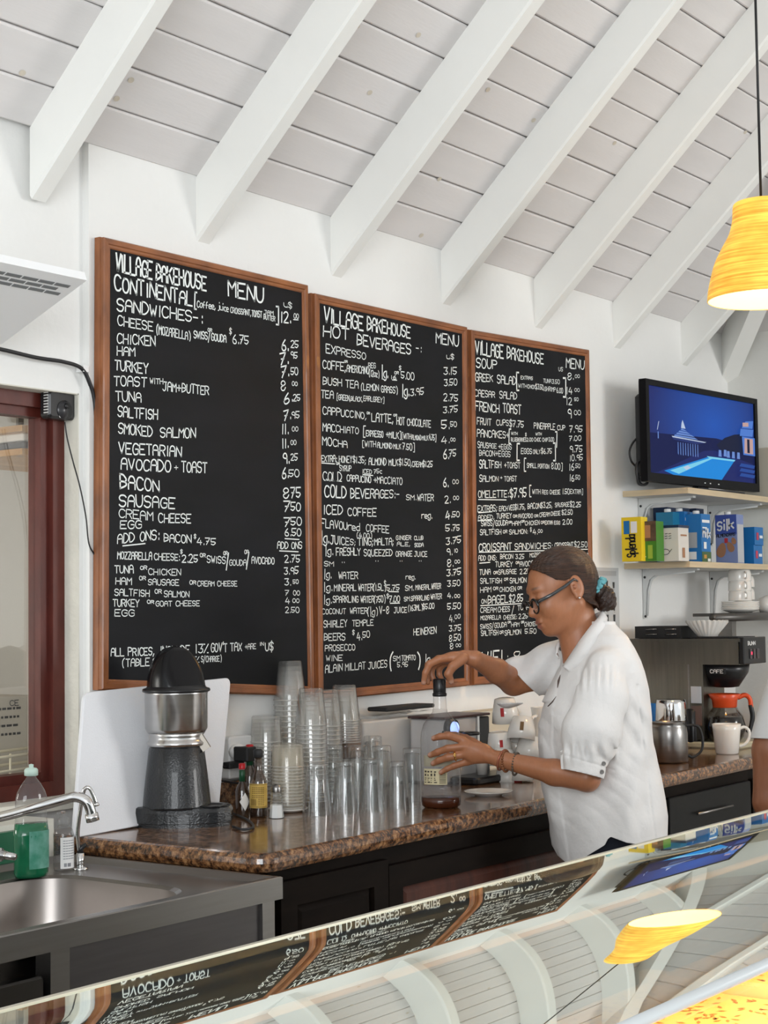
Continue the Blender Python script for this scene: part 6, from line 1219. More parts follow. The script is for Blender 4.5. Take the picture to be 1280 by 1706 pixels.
# ================================================================ people: smooth bodies grown from distance fields
# A figure is described in a frame of its own: X to the right, Y down, W towards the viewer, one unit = 1/650 m.
UN = 650.0
class Fig:
    def __init__(s, d0): s.d0 = d0
    def place(s, V):
        V = np.asarray(V, float); d = s.d0-V[:, 2]/UN
        return CAM+(CF[None]*FPX+CR[None]*(V[:, :1]-640)-CU[None]*(V[:, 1:2]-853))/FPX*d[:, None]
def cap(a, b, ra, rb, k=6):  return ('c', np.array(a, float), np.array(b, float), ra, rb, k)
def ell(c, r, k=8, A=None, neg=False): return ('e', np.array(c, float), np.array(r, float), A, k, neg)
def prim(p, X):
    if p[0] == 'c':
        _, a, b, ra, rb, k = p; ba = b-a; t = np.clip(((X-a)@ba)/(ba@ba+1e-9), 0, 1); return np.linalg.norm(X-a-t[:, None]*ba, axis=1)-(ra+(rb-ra)*t)
    if p[0] == 'e':
        _, c, r, A, k, neg = p; q = X-c
        if A is not None: q = q@A.T
        k0 = np.linalg.norm(q/r, axis=1); k1 = np.linalg.norm(q/(r*r), axis=1)+1e-9; return k0*(k0-1)/k1
    return p[1](X)
def bound(p):
    if p[0] == 'c': return np.minimum(p[1]-p[3], p[2]-p[4]), np.maximum(p[1]+p[3], p[2]+p[4])
    if p[0] == 'e': m = p[2].max(); return p[1]-m, p[1]+m
    return p[2], p[3]
def field(prims, X, pad=14):
    lo, hi = X.min(0), X.max(0); d = np.full(len(X), 60.0)
    for p in prims:
        a, b = bound(p)
        if np.any(a-pad > hi) or np.any(b+pad < lo): continue
        e = prim(p, X); k = p[4] if p[0] == 'e' else p[5] if p[0] == 'c' else p[4]
        if p[0] == 'e' and p[5]:
            h = np.clip(.5-.5*(d+e)/k, 0, 1); d = d*(1-h)-e*h+k*h*(1-h)
        else:
            h = np.clip(.5+.5*(e-d)/k, 0, 1); d = e*(1-h)+d*h-k*h*(1-h)
    return d
def nets(prims, h, post=None):
    lo = np.min([bound(p)[0] for p in prims if not (p[0] == 'e' and p[5])], 0)-6; hi = np.max([bound(p)[1] for p in prims if not (p[0] == 'e' and p[5])], 0)+6
    B = 12; nb = np.ceil((hi-lo)/(h*B)).astype(int); n = nb*B+1
    F = np.full(tuple(n), 30.0, np.float32)
    ctr = (np.stack(np.meshgrid(*[np.arange(k) for k in nb], indexing='ij'), -1).reshape(-1, 3)+.5)*B*h+lo
    # coarse pass in slabs
    dc = np.empty(len(ctr)); step = nb[1]*nb[2]
    for i in range(0, len(ctr), step): dc[i:i+step] = field(prims, ctr[i:i+step], 60)
    act = np.abs(dc) < B*h*.95+4
    F_in = (dc < 0) & ~act
    idx = np.stack(np.meshgrid(*[np.arange(k) for k in nb], indexing='ij'), -1).reshape(-1, 3)
    off = np.stack(np.meshgrid(*[np.arange(B+1)]*3, indexing='ij'), -1).reshape(-1, 3)
    for i, j, k in idx[F_in]: F[i*B:(i+1)*B+1, j*B:(j+1)*B+1, k*B:(k+1)*B+1] = -30
    for i, j, k in idx[act]:
        X = (np.array([i, j, k])*B+off)*h+lo; d = field(prims, X)
        if post is not None: d = post(X, d)
        F[i*B:(i+1)*B+1, j*B:(j+1)*B+1, k*B:(k+1)*B+1] = d.reshape(B+1, B+1, B+1)
    S = F < 0
    c = [S[a:n[0]-1+a, b:n[1]-1+b, e:n[2]-1+e] for a in (0, 1) for b in (0, 1) for e in (0, 1)]
    al = c[0].copy(); an = c[0].copy()
    for x in c[1:]: al &= x; an |= x
    cell = np.argwhere(an & ~al); vid = np.full(tuple(n-1), -1, np.int64); vid[cell[:, 0], cell[:, 1], cell[:, 2]] = np.arange(len(cell))
    acc = np.zeros((len(cell), 3)); cnt = np.zeros(len(cell)); cs = [(a, b, e) for a in (0, 1) for b in (0, 1) for e in (0, 1)]
    val = {q: F[cell[:, 0]+q[0], cell[:, 1]+q[1], cell[:, 2]+q[2]] for q in cs}
    for q in cs:
        for ax in range(3):
            if q[ax] == 0:
                r = list(q); r[ax] = 1; r = tuple(r); f0, f1 = val[q], val[r]; m = (f0 < 0) != (f1 < 0); t = np.where(m, f0/(f0-f1+1e-12), 0)
                P = np.array(q, float)[None]+np.zeros((len(cell), 3)); P[:, ax] += t; acc[m] += P[m]; cnt[m] += 1
    V = (cell+acc/cnt[:, None])*h+lo; faces = []
    for ax in range(3):
        o1, o2 = [a for a in range(3) if a != ax]
        sl0 = [slice(1, m-1) for m in n]; sl0[ax] = slice(0, n[ax]-1); sl1 = list(sl0); sl1[ax] = slice(1, n[ax])
        A, Bm = S[tuple(sl0)], S[tuple(sl1)]; e = np.argwhere(A != Bm); st = np.array([1, 1, 1]); st[ax] = 0; e = e+st
        flip = S[e[:, 0], e[:, 1], e[:, 2]]
        def v(d1, d2):
            q = e.copy(); q[:, o1] -= d1; q[:, o2] -= d2; return vid[q[:, 0], q[:, 1], q[:, 2]]
        Q = np.stack([v(0, 0), v(1, 0), v(1, 1), v(0, 1)], 1)
        fl = flip if ax != 1 else ~flip
        Q[~fl] = Q[~fl][:, ::-1]; faces.append(Q)
    return V, np.concatenate(faces)
def clip(V, Fq, s):
    """keep the part of a quad mesh where s > 0, with a clean cut"""
    V = list(map(tuple, V)); out = []; cache = {}
    pos = s > 0; allp = pos[Fq].all(1); anyp = pos[Fq].any(1)
    out = [tuple(f) for f in Fq[allp]]
    for f in Fq[anyp & ~allp]:
        poly = []
        for i in range(4):
            a, b = f[i], f[(i+1) % 4]
            if pos[a]: poly.append(int(a))
            if pos[a] != pos[b]:
                key = (min(a, b), max(a, b))
                if key not in cache:
                    t = s[a]/(s[a]-s[b]); cache[key] = len(V); V.append(tuple(np.array(V[a])*(1-t)+np.array(V[b])*t))
                poly.append(cache[key])
        if len(poly) >= 3: out.append(tuple(poly))
    used = sorted({i for f in out for i in f}); mp = {o: i for i, o in enumerate(used)}
    return np.array([V[i] for i in used]), [tuple(mp[i] for i in f) for f in out]
def fmesh(fig, name, V, F, m, parent, org, col=None, smooth=True):
    P = fig.place(V)-org; me = bpy.data.meshes.new(name); me.from_pydata(P.tolist(), [], [tuple(map(int, f)) for f in F]); me.update()
    bm = bmesh.new(); bm.from_mesh(me); bmesh.ops.recalc_face_normals(bm, faces=bm.faces); bm.to_mesh(me); bm.free()
    for x in (m if isinstance(m, (list, tuple)) else [m]): me.materials.append(x)
    if smooth: me.polygons.foreach_set('use_smooth', [True]*len(me.polygons))
    if col is not None:
        at_ = me.color_attributes.new('tone', 'FLOAT_COLOR', 'POINT'); at_.data.foreach_set('color', np.concatenate([col, np.ones((len(V), 1))], 1).astype(np.float32).ravel())
    o = bpy.data.objects.new(name, me); COL.objects.link(o); o.parent = parent; return o
def skin_mat(name, rough=.42):
    m = bpy.data.materials.new(name); m.use_nodes = True; nt = m.node_tree; b = nt.nodes['Principled BSDF']; a = nt.nodes.new('ShaderNodeVertexColor'); a.layer_name = 'tone'
    n = nt.nodes.new('ShaderNodeTexNoise'); n.inputs['Scale'].default_value = 60; n.inputs['Detail'].default_value = 4
    mx = nt.nodes.new('ShaderNodeMix'); mx.data_type = 'RGBA'; mx.blend_type = 'MULTIPLY'; mx.inputs[0].default_value = .25
    nt.links.new(a.outputs[0], mx.inputs[6]); nt.links.new(n.outputs[0], mx.inputs[7]); nt.links.new(mx.outputs[2], b.inputs['Base Color'])
    b.inputs['Roughness'].default_value = rough; b.inputs['Subsurface Weight'].default_value = .12; b.inputs['Subsurface Radius'].default_value = (.008, .003, .0015); b.inputs['Subsurface Scale'].default_value = .6
    bp = nt.nodes.new('ShaderNodeBump'); bp.inputs['Strength'].default_value = .08; bp.inputs['Distance'].default_value = .003; n2 = nt.nodes.new('ShaderNodeTexNoise'); n2.inputs['Scale'].default_value = 350
    nt.links.new(n2.outputs[0], bp.inputs['Height']); nt.links.new(bp.outputs[0], b.inputs['Normal']); return m
skin = skin_mat('brown_skin')
def cloth(name, c, s=.9, scale=500, bump=.25):
    return mat(name, c, s, bump=bump, bump_s=scale, noise_s=8, noise_a=.04)
# ---------------------------------------------------------------- the woman at the counter
FG = Fig(4.22)

cy_, sy_ = math.cos(R_(22)), math.sin(R_(22)); f2 = np.array([-.956, .29, 0]); hu = np.array([-.29, -.956, 0]); Wv = np.array([0, 0, 1.])
hf = cy_*f2+sy_*Wv; hs = -sy_*f2+cy_*Wv; HC = np.array([936., 971, 0]); HA = np.stack([hf, hs, hu])
def H(f, s, u): return HC+hf*f+hs*s+hu*u
def he(c, r, k=8, neg=False, A=None): return ell(H(*c), r, k, HA if A is None else A, neg)
ZFL = 1905
W_ = []
W_ += [he((-2, 0, 8), (57, 46, 49), 6), he((22, 0, -22), (37, 36, 52), 14), he((20, 0, -48), (36, 30, 26), 12)]
for s in (-1, 1): W_ += [cap(H(-4, 31*s, -40), H(38, 10*s, -68), 11, 10, 14), he((40, 19*s, -32), (17, 14, 17), 12)]
W_ += [ell(H(44, 0, -69), (13, 13, 11), 8, HA), cap(H(50, -15, 1), H(50, 15, 1), 8, 8, 10)]
for s in (-1, 1): W_ += [ell(H(61, 16*s, -12), (10, 11, 8), 7, HA, True), he((48.5, 16*s, -13), (9.5, 11, 8.5), 3)]
W_ += [cap(H(55, 0, -8), H(66, 0, -35), 4.5, 7, 7), cap(H(59, -7, -38), H(59, 7, -38), 5.5, 5.5, 5), he((49, 0, -54), (12, 17, 12), 8),
       cap(H(59.5, -9, -52), H(59.5, 9, -52), 3.4, 3.4, 3), cap(H(57.5, -8, -59.5), H(57.5, 8, -59.5), 3.9, 3.9, 3)]
W_ += [('e', H(64.5, 0, -55.8), np.array([6, 16, 1.0]), HA, 2, True)]
for s in (-1, 1):
    W_ += [he((-5, 48*s, -13), (12, 5, 20), 3), he((-2, 53*s, -10), (7, 4.5, 12), 3, True), he((0, 51*s, -13), (3, 3, 4), 2), he((-2, 49*s, -29), (6, 4, 6), 3)]
W_ += [cap((956, 1018, -6), (974, 1090, -4), 33, 37, 16)]
# trunk and legs, under the clothes
W_ += [ell((984, 1150, -2), (50, 70, 62), 16), ell((994, 1250, 0), (62, 90, 66), 16), ell((1010, 1350, 0), (68, 66, 72), 16), cap((968, 1106, -84), (1006, 1122, 74), 22, 22, 14)]
for s in (-1, 1):
    x0 = 1004+12*s; W_ += [cap((x0, 1385, 40*s), (x0-8, 1640, 50*s), 44, 34, 14), cap((x0-8, 1640, 52*s), (x0+8, 1850, 54*s), 34, 19, 10), cap((x0+10, 1870, 54*s), (x0-50, 1893, 46*s), 16, 12, 8)]
# her left arm (near), hand round the bottle
EL, WR = (979, 1298, 118), (838, 1266, 62)
W_ += [cap((1010, 1124, 92), EL, 26, 20, 10), cap(EL, (925, 1287, 98), 21, 22, 8), cap((925, 1287, 98), WR, 21, 13.5, 8)]
KN = {'i': (771, 1233, 38), 'm': (775, 1244, 43), 'r': (775, 1257, 42), 'p': (779, 1269, 36)}
W_ += [cap(WR, (812, 1259, 52), 13.5, 12, 6), ell((798, 1254, 46), (25, 17, 9), 7)]
for q in KN.values(): W_.append(cap((816, 1259, 52), q, 8, 6.6, 6))
def finger(P, r): 
    for a, b, ra, rb in zip(P[:-1], P[1:], r[:-1], r[1:]): W_.append(cap(a, b, ra, rb, 2.2))
NF = {'i': [KN['i'], (748, 1226, 41), (733, 1227, 36), (723, 1230, 31)], 'm': [KN['m'], (746, 1247, 42), (729, 1253, 36), (717, 1258, 29)], 'r': [KN['r'], (746, 1262, 41), (731, 1267, 35), (722, 1272, 30)], 'p': [KN['p'], (757, 1276, 39), (745, 1281, 37), (735, 1287, 34)]}
for q, P in NF.items(): finger(P, (6.6, 6.2, 5.6, 4.8) if q != 'p' else (6, 5.4, 4.8, 4.2))
finger([(808, 1250, 40), (788, 1238, 14), (776, 1231, -10), (758, 1226, -31), (744, 1224, -35)], (9, 8.5, 7.5, 7, 6))
# her right arm (far), hand over the cap
EL2, WR2 = (856, 1136, -112), (792, 1098, -16)
W_ += [cap((955, 1108, -100), EL2, 30, 22, 10), cap(EL2, (828, 1118, -64), 22, 20, 8), cap((828, 1118, -64), WR2, 20, 13.5, 8)]
K2 = {'i': (734, 1098, 4), 'm': (731, 1098, -6), 'r': (734, 1101, -17), 'p': (740, 1105, -27)}
W_ += [cap(WR2, (775, 1094, -14), 13.5, 11, 5), ell((759, 1095, -12), (20, 10, 18), 6)]
for q in K2.values(): W_.append(cap((778, 1094, -14), q, 8, 6.6, 5))
finger([K2['i'], (716, 1106, 8), (709, 1121, 8), (706, 1137, 6)], (6.6, 6.1, 5.4, 4.4))
finger([K2['m'], (714, 1108, -8), (711, 1124, -9), (713, 1137, -8)], (6.6, 6.0, 5.3, 4.4))
finger([K2['r'], (720, 1112, -21), (719, 1125, -21), (724, 1134, -18)], (6.3, 5.8, 5.2, 4.4))
finger([K2['p'], (732, 1115, -32), (732, 1124, -32), (736, 1131, -28)], (5.6, 5, 4.5, 4))
finger([(772, 1097, 0), (754, 1111, 10), (747, 1123, 10), (752, 1135, 6)], (9, 7.6, 6.8, 5.2))
V, F = nets(W_, 1.7)
base = np.array([.43, .175, .083]); col = np.tile(base, (len(V), 1))
hl = (V-HC)@HA.T
def tint(mask, c, a=1): 
    global col; w_ = np.clip(mask, 0, 1)[:, None]*a; col = col*(1-w_)+np.array(c)*w_
def blob(c, r): q = (hl-np.array(c))/np.array(r); return np.clip(1.6-1.6*np.linalg.norm(q, axis=1), 0, 1)
tint(blob((62, 0, -51.5), (9, 13, 4)), (.34, .115, .085)); tint(blob((60, 0, -60), (9, 12, 5)), (.38, .13, .10)); tint(blob((64, 0, -55.8), (8, 13, 1.3)), (.12, .04, .03))
for s in (-1, 1):
    tint(blob((56, 17*s, 3.5), (10, 13, 3.2)), (.07, .04, .025), .75); tint(blob((58, 16*s, -15.5), (8, 10, 1.6)), (.03, .015, .01), .9); tint(blob((56, 17*s, -20), (8, 11, 5)), (.30, .12, .065), .5)
    tint(blob((0, 54*s, -12), (6, 6, 9)), (.30, .10, .055), .5)
tint(np.clip((V[:, 1]-1045)/30, 0, 1)*(np.abs(V[:, 0]-960) < 40)*(V[:, 1] < 1110), (.50, .20, .10), .5)
NA = [(NF[q][-1], 4) for q in 'imrp']
for q, r in NA: tint(np.clip(2-np.linalg.norm(V-np.array(q)-np.array([-2.5, -2.5, 3.5]), axis=1)/3.0, 0, 1), (.62, .36, .27), .8)
for q in 'imrp':
    for j in (1, 2): tint(np.clip(1.5-np.linalg.norm(V-np.array(NF[q][j]), axis=1)/6, 0, 1), (.36, .15, .08), .45)
for q in ((706, 1139, 9), (752, 1137, 9)): tint(np.clip(2-np.linalg.norm(V-np.array(q), axis=1)/3.2, 0, 1), (.62, .36, .27), .7)
PO = FG.place(np.array([[985., 1500, 0]]))[0]; PO[2] = 0
woman = thing('person', PO, 'woman in a white puff-sleeved shirt and black glasses, reaching over a big clear bottle', 'person')
fmesh(FG, 'body', V, F, skin, woman, PO, col)
# hair
hairm = mat('dark_brown_hair', (.075, .034, .019), .34, spec=.5, noise_s=30, noise_a=1, col2=(.016, .008, .005), bump=.5, bump_s=90, stretch=(1, 1, 9))
HP = [he((-3, 0, 11), (60, 49.5, 50), 6), he((-22, 0, -12), (38, 45, 40), 14), cap((985, 1012, -22), (985, 1012, 18), 13, 13, 8)]
V, F = nets(HP, 1.7)
hl = (V-HC)@HA.T; f, s_, u = hl.T
ln = np.interp(f, [-70, -38, -22, -12, -8, 4, 12, 26, 38, 48, 60], [-62, -58, -46, -30, 2, 3, 2, 8, 22, 33, 38])
ln = ln+np.where(np.abs(s_) < 30, np.interp(np.abs(s_), [0, 30], [4, 0]), 0)
sc = u-ln; V2 = V+0
ang = np.arctan2(u-8, f); strand = .45*np.sin(s_*1.1+u*.25)+.3*np.sin(u*1.7+f*.25)
V2 = V+((V-HC)/np.linalg.norm(V-HC, axis=1)[:, None])*strand[:, None]*.8
V3, F3 = clip(V2, F, sc); ho = fmesh(FG, 'hair', V3, F3, hairm, woman, PO)
m_ = ho.modifiers.new('thick', 'SOLIDIFY'); m_.thickness = .003; m_.offset = -1
V, F = nets([ell((1009, 997, -3), (17, 21, 19), 6), ell((1000, 984, -3), (10, 11, 11), 6), ell((1018, 1004, 4), (9, 12, 10), 6), ell((1004, 1008, -6), (12, 9, 13), 6)], 1.5)
q = V-np.array([1008, 997, -3]); V = V+q/np.linalg.norm(q, axis=1)[:, None]*(.9*np.sin(q[:, 1]*.5+q[:, 0]*.7+np.sin(q[:, 2]*.2)*2))[:, None]
fmesh(FG, 'hair_bun', V, F, mat('bun_hair', (.042, .019, .012), .4, noise_s=40, noise_a=1, col2=(.012, .006, .004), bump=.5, bump_s=120), woman, PO)
# scrunchie
def fig_tube(name, pts, r, m, parent, n=8, ring=True, fig=None):
    g = G(); P = (fig or FG).place(np.array(pts, float))-PO; 
    g.tube(P, [q/UN for q in r] if isinstance(r, (list, tuple)) else r/UN, n, caps=not ring); return g.build(name, m, parent)
T_ = []; ctr = np.array([999, 977, -2]); ax = np.array([.85, .5, .1]); ax /= np.linalg.norm(ax); e1 = np.cross(ax, Wv); e1 /= np.linalg.norm(e1); e2 = np.cross(ax, e1)
for i in range(49):
    a = 2*pi*i/48; T_.append(ctr+(e1*math.cos(a)*12+e2*math.sin(a)*13)+ax*1.6*math.sin(a*7))
fig_tube('hair_tie', T_, [5+1.4*math.sin(i*2.1) for i in range(49)], mat('aqua_scrunchie', (.16, .50, .56), .6, noise_s=60, noise_a=.4), woman)
# glasses
gf = mat('black_acetate', (.008, .007, .006), .18, coat=.3); 
gl = thing('glasses', (0, 0, 0), 'black round-framed glasses', None); gl.parent = woman
del gl['label']; gl['label'] = 'black round glasses'
LN = []
for s in (-1, 1):
    pts = []
    for i in range(33):
        a = 2*pi*i/32; pts.append(H(66-.9*abs(math.cos(a))*1.5, s*17.5+13.5*math.cos(a), -25+12*math.sin(a)-(1.5*math.sin(2*a)*0)))
    o = fig_tube('rim', pts, [1.5 if math.sin(2*pi*i/32) < 0 else 2.3 for i in range(33)], gf, gl)
    c = H(66, s*17.5, -25); g = G(); P = FG.place(np.array(pts[:-1]))-PO; g.add(P, [tuple(range(32))]); g.build('lens', clear('spectacle_lens', (.93, .92, .92), 1.5, .02, .10, .7), gl)
fig_tube('bridge', [H(67, -4.5, -21), H(69, 0, -19), H(67, 4.5, -21)], 1.8, gf, gl, ring=False)
for s in (-1, 1):
    fig_tube('temple', [H(64, 30*s, -20), H(60, 36*s, -18), H(40, 45*s, -14), H(16, 50*s, -7), H(-2, 51.5*s, 0), H(-12, 49*s, -8)], [2.6, 3.2, 3.2, 2.8, 2.2, 1.4], mat('horn_temple', (.03, .033, .035), .10, coat=.8), gl, ring=False)
fig_tube('earring', [H(-1, 53, -31), H(-1, 55, -34)], 1.7, chrome_m, woman, ring=False)
# ring, bracelets
def ring_at(name, c, d, R1, r, m, beads=0, n=28):
    c, d = np.array(c, float), np.array(d, float); d /= np.linalg.norm(d); a = np.cross(d, [0, 1, 0.01]); a /= np.linalg.norm(a); b = np.cross(d, a)
    if not beads: return fig_tube(name, [c+(a*math.cos(t)+b*math.sin(t))*R1 for t in np.linspace(0, 2*pi, n+1)], r, m, woman)
    g = G()
    for t in np.linspace(0, 2*pi, beads+1)[:-1]:
        p = FG.place(np.array([c+(a*math.cos(t)+b*math.sin(t))*R1]))[0]-PO; g.lathe([(.0001, -r/UN), (r*.8/UN, -r*.6/UN), (r/UN, 0), (r*.8/UN, r*.6/UN), (.0001, r/UN)], 8, c=tuple(p))
    return g.build(name, m, woman)
dF = np.array(WR)-np.array(EL)
ring_at('finger_ring', (758.5, 1260, 41.3), (-27, 5, -1), 7.4, 1.5, mat('gold', (.85, .55, .18), .2, 1)); g = G(); p = FG.place(np.array([[758, 1258, 49.5]]))[0]-PO
for a in range(4): g.lathe([(.0001, -.003), (.003, 0), (.0001, .003)], 8, c=(p[0]+.003*math.cos(a*1.57), p[1], p[2]+.003*math.sin(a*1.57)))
g.build('ring_flower', MATS['gold'], woman)
ring_at('bracelet', (843, 1268, 62), dF+[0, 30, 0], 17.5, 2.3, mat('amber_beads', (.22, .08, .03), .25), beads=26)
ring_at('bracelet', (837, 1266, 60), dF+[0, -14, 0], 17.5, 1.7, mat('copper_band', (.40, .14, .08), .3, .5))
ring_at('bracelet', (860, 1273, 67), dF+[0, 10, 10], 18.5, 2.0, mat('grey_beads', (.10, .075, .055), .4), beads=26)
# shirt
YS = [1040, 1060, 1080, 1100, 1120, 1150, 1180, 1210, 1240, 1270, 1300, 1330, 1360, 1390, 1420, 1460]
XLs = [978, 962, 948, 936, 926, 914, 905, 901, 900, 901, 904, 909, 913, 918, 924, 932]
XRs = [1024, 1044, 1056, 1066, 1073, 1080, 1083, 1085, 1089, 1095, 1102, 1108, 1112, 1111, 1107, 1100]
WBs = [34, 62, 80, 90, 93, 92, 90, 88, 87, 87, 89, 93, 97, 99, 100, 100]
def torso(X):
    y = X[:, 1]; xl = np.interp(y, YS, XLs); xr = np.interp(y, YS, XRs); wb = np.interp(y, YS, WBs); cx = (xl+xr)/2; sh = .28
    a = np.sqrt(np.maximum(((xr-xl)/2)**2-(sh*wb)**2, 22**2)); xx = X[:, 0]-cx-sh*X[:, 2]
    k = (np.abs(xx/a)**2.2+np.abs(X[:, 2]/wb)**2.2)**(1/2.2); d = (k-1)*np.minimum(a, wb)*.9
    return np.maximum(d, 1036-y)
SH_ = [('f', torso, np.array([890., 1036, -125]), np.array([1120., 1465, 125]), 10)]
SH_ += [cap((1010, 1114, 84), (1003, 1165, 112), 32, 41, 12), cap((1003, 1165, 112), (986, 1220, 124), 42, 49, 12), cap((986, 1220, 124), (976, 1258, 126), 48, 38, 9), cap((976, 1258, 126), (974, 1284, 129), 36, 34, 4)]
SH_ += [cap((950, 1098, -92), (912, 1112, -106), 34, 40, 12), cap((912, 1112, -106), (850, 1142, -124), 39, 36, 8)]
rs = np.random.default_rng(3)
def folds(X, d):
    x, y, w = X.T
    a = np.exp(-((y-1128)/20)**2)*np.clip((w-60)/40, 0, 1)*np.clip((1040-x)/25, 0, 1)          # gathers on the near shoulder
    d = d-a*4.6*np.abs(np.sin(x*.26+.15*np.sin(y*.1)))**1.5
    a = np.exp(-((y-1252)/13)**2)*np.clip((w-70)/30, 0, 1)*(x < 1030); d = d-a*3.2*np.sin(x*.36+w*.1+.6*np.sin(x*.11))
    a = np.clip((150-np.abs(w+110))/60, 0, 1)*(x < 935)*(y < 1170); d = d-a*4.2*np.sin((x*.55+y*.83)*.13+1.3*np.sin((x-y)*.03))
    # long soft folds on the body
    b = np.clip((y-1150)/60, 0, 1)*np.clip((1420-y)/60, 0, 1)*(np.abs(w) < 125)*np.clip((1100-x+(y-1250)*.15)/40, .15, 1); far = np.clip((x-1015)/30, 0, 1)
    d = d-b*(3.0*np.sin((x*.95-y*.42)*.085+w*.03+1.6*np.sin(y*.014))+1.9*np.sin((x*.5+y*.25)*.16-w*.05+2*np.sin(x*.03))+.9*np.abs(np.sin((x*.8-y*.6)*.14+1.5*np.sin(y*.03+x*.02))))
    d = d-far*b*(1.6*np.sin((y+x*.9)*.105+.8*np.sin(x*.09))*np.exp(-((x-1078+(1300-y)*.10)/22)**2))
    d = d-np.clip((w-30)/40, 0, 1)*np.exp(-((y-1200)/55)**2)*np.clip((x-1040)/20, 0, 1)*2.2*np.sin((x-y*.8)*.16)
    # seam down the side back and the placket in front
    s_ = np.interp(y, [1150, 1200, 1260, 1330, 1400], [1062, 1068, 1074, 1083, 1092]); d = d+1.6*np.exp(-((x-s_)/2.2)**2)*(w > 0)*(y > 1140)
    s_ = np.interp(y, [1090, 1130, 1180, 1240, 1320, 1430], [940, 932, 922, 921, 932, 948]); d = d-1.5*np.clip(1-np.abs(x-s_+10)/12, 0, .35)/.35*(w > 10)*(y > 1085)
    s_ = 1012-.0*y; d = d+1.3*np.exp(-((y-1268-.30*(x-975))/1.8)**2)*(w > 60)*(x < 1025)*(y > 1240)
    return d
V, F = nets(SH_, 2.1, folds)
x, y, w = V.T
hem = np.interp(x, [880, 903, 915, 930, 947, 975, 1008, 1013, 1018, 1045, 1080, 1118], [1350, 1368, 1398, 1425, 1440, 1428, 1408, 1398, 1394, 1404, 1409, 1396])
s1 = hem-y
cuff = np.where((w > 55) & (x < 1024) & (y > 1230) & (np.hypot(x-(976), (w-112)) < 48) & (x+.35*w > 940), (1291+.27*(x-975)-.06*(w-112))-y, 99)
inA = (w > 70) & (y > 1255) & (x < 1016)
dax = np.hypot((x-973)*.97, (w-125))
near = (dax < 48) & (y > 1262) & (w > 92) & (y < 1328)
s2 = np.where(near, (1290+.24*(x-973)-.05*(w-125))-y, 99)
s3 = np.where((x < 903) & (y < 1172) & (w < 20), -(-.714*(x-872)+.70*(y-1131)-.05*(w+118)), 99)
sh_m = cloth('white_cotton', (.80, .785, .77), .85, 24, .42)
V, F = clip(V, F, np.minimum(np.minimum(s1, s2), s3))
so = fmesh(FG, 'shirt', V, F, sh_m, woman, PO); m_ = so.modifiers.new('thick', 'SOLIDIFY'); m_.thickness = .0025; m_.offset = 0
# collar
def strip(name, rows, m, th=.0035, sub=6):
    R = [np.array(smoothpath(r, sub)) for r in rows]; n = len(R[0]); V = np.concatenate(R); F = [(j*n+i, j*n+i+1, (j+1)*n+i+1, (j+1)*n+i) for j in range(len(R)-1) for i in range(n-1)]
    o = fmesh(FG, name, V, F, m, woman, PO); q = o.modifiers.new('thick', 'SOLIDIFY'); q.thickness = th; q.offset = 0; return o
strip('collar', [[(1001, 1019, -6), (998, 1028, 22), (984, 1044, 38), (966, 1068, 44), (950, 1092, 38), (938, 1110, 30)],
                 [(1005, 1017, -6), (1003, 1030, 27), (991, 1050, 46), (974, 1075, 54), (957, 1100, 48), (940, 1112, 36)],
                 [(1012, 1030, -4), (1010, 1042, 34), (1000, 1062, 54), (984, 1084, 62), (966, 1106, 58), (952, 1122, 46)]], sh_m)
strip('collar', [[(1001, 1019, -6), (984, 1028, -34), (962, 1046, -42), (945, 1060, -30), (934, 1072, -10), (930, 1086, 8)],
                 [(1005, 1020, -8), (986, 1032, -44), (958, 1050, -52), (938, 1064, -38), (928, 1074, -12), (926, 1090, 10)],
                 [(1011, 1034, -8), (988, 1048, -56), (954, 1062, -64), (934, 1072, -46), (926, 1080, -18), (932, 1098, 12)]], sh_m)
for bx, by, bw in ((1007, 1273, 146), (1003, 1287, 143), (935, 1080, 8)):
    pass
btn = mat('grey_button', (.20, .19, .18), .35)
def surf(px, py):
    """front surface of the shirt at a spot (largest W)"""
    q = np.hypot(V[:, 0]-px, V[:, 1]-py); k = q < 3.0; return V[k][:, 2].max() if k.any() else 100
for bx, by in ((1006, 1272), (1003, 1286), (935, 1081)):
    g = G(); p = FG.place(np.array([[bx, by, surf(bx, by)+1]]))[0]-PO; Mx = Matrix.Translation(tuple(p))@Vector(tuple(-CF)).to_track_quat('Z', 'Y').to_matrix().to_4x4()
    g.lathe([(.001, 0), (.0052, 0), (.0056, .001), (.0050, .0022), (.0035, .0015), (.0001, .0015)], 18, M=Mx); g.build('button', btn, woman)
# dark slit of the open placket
g = G(); P = []
for px, py, hw_ in ((934, 1124, .3), (931, 1134, 2.0), (929, 1146, .4)): w0 = surf(px, py)+.8; P += [(px-hw_, py, w0), (px+hw_, py, w0)]
for px, py, hw_ in ((927, 1160, .3), (920, 1170, 1.5), (913, 1177, 1.2)): w0 = surf(px, py)+.8; P += [(px-hw_, py, w0), (px+hw_, py, w0)]
g.add(FG.place(np.array(P, float))-PO, [(0, 1, 3, 2), (2, 3, 5, 4), (6, 7, 9, 8), (8, 9, 11, 10)]); g.build('placket_gap', mat('shirt_gap', (.10, .07, .06), .9), woman)
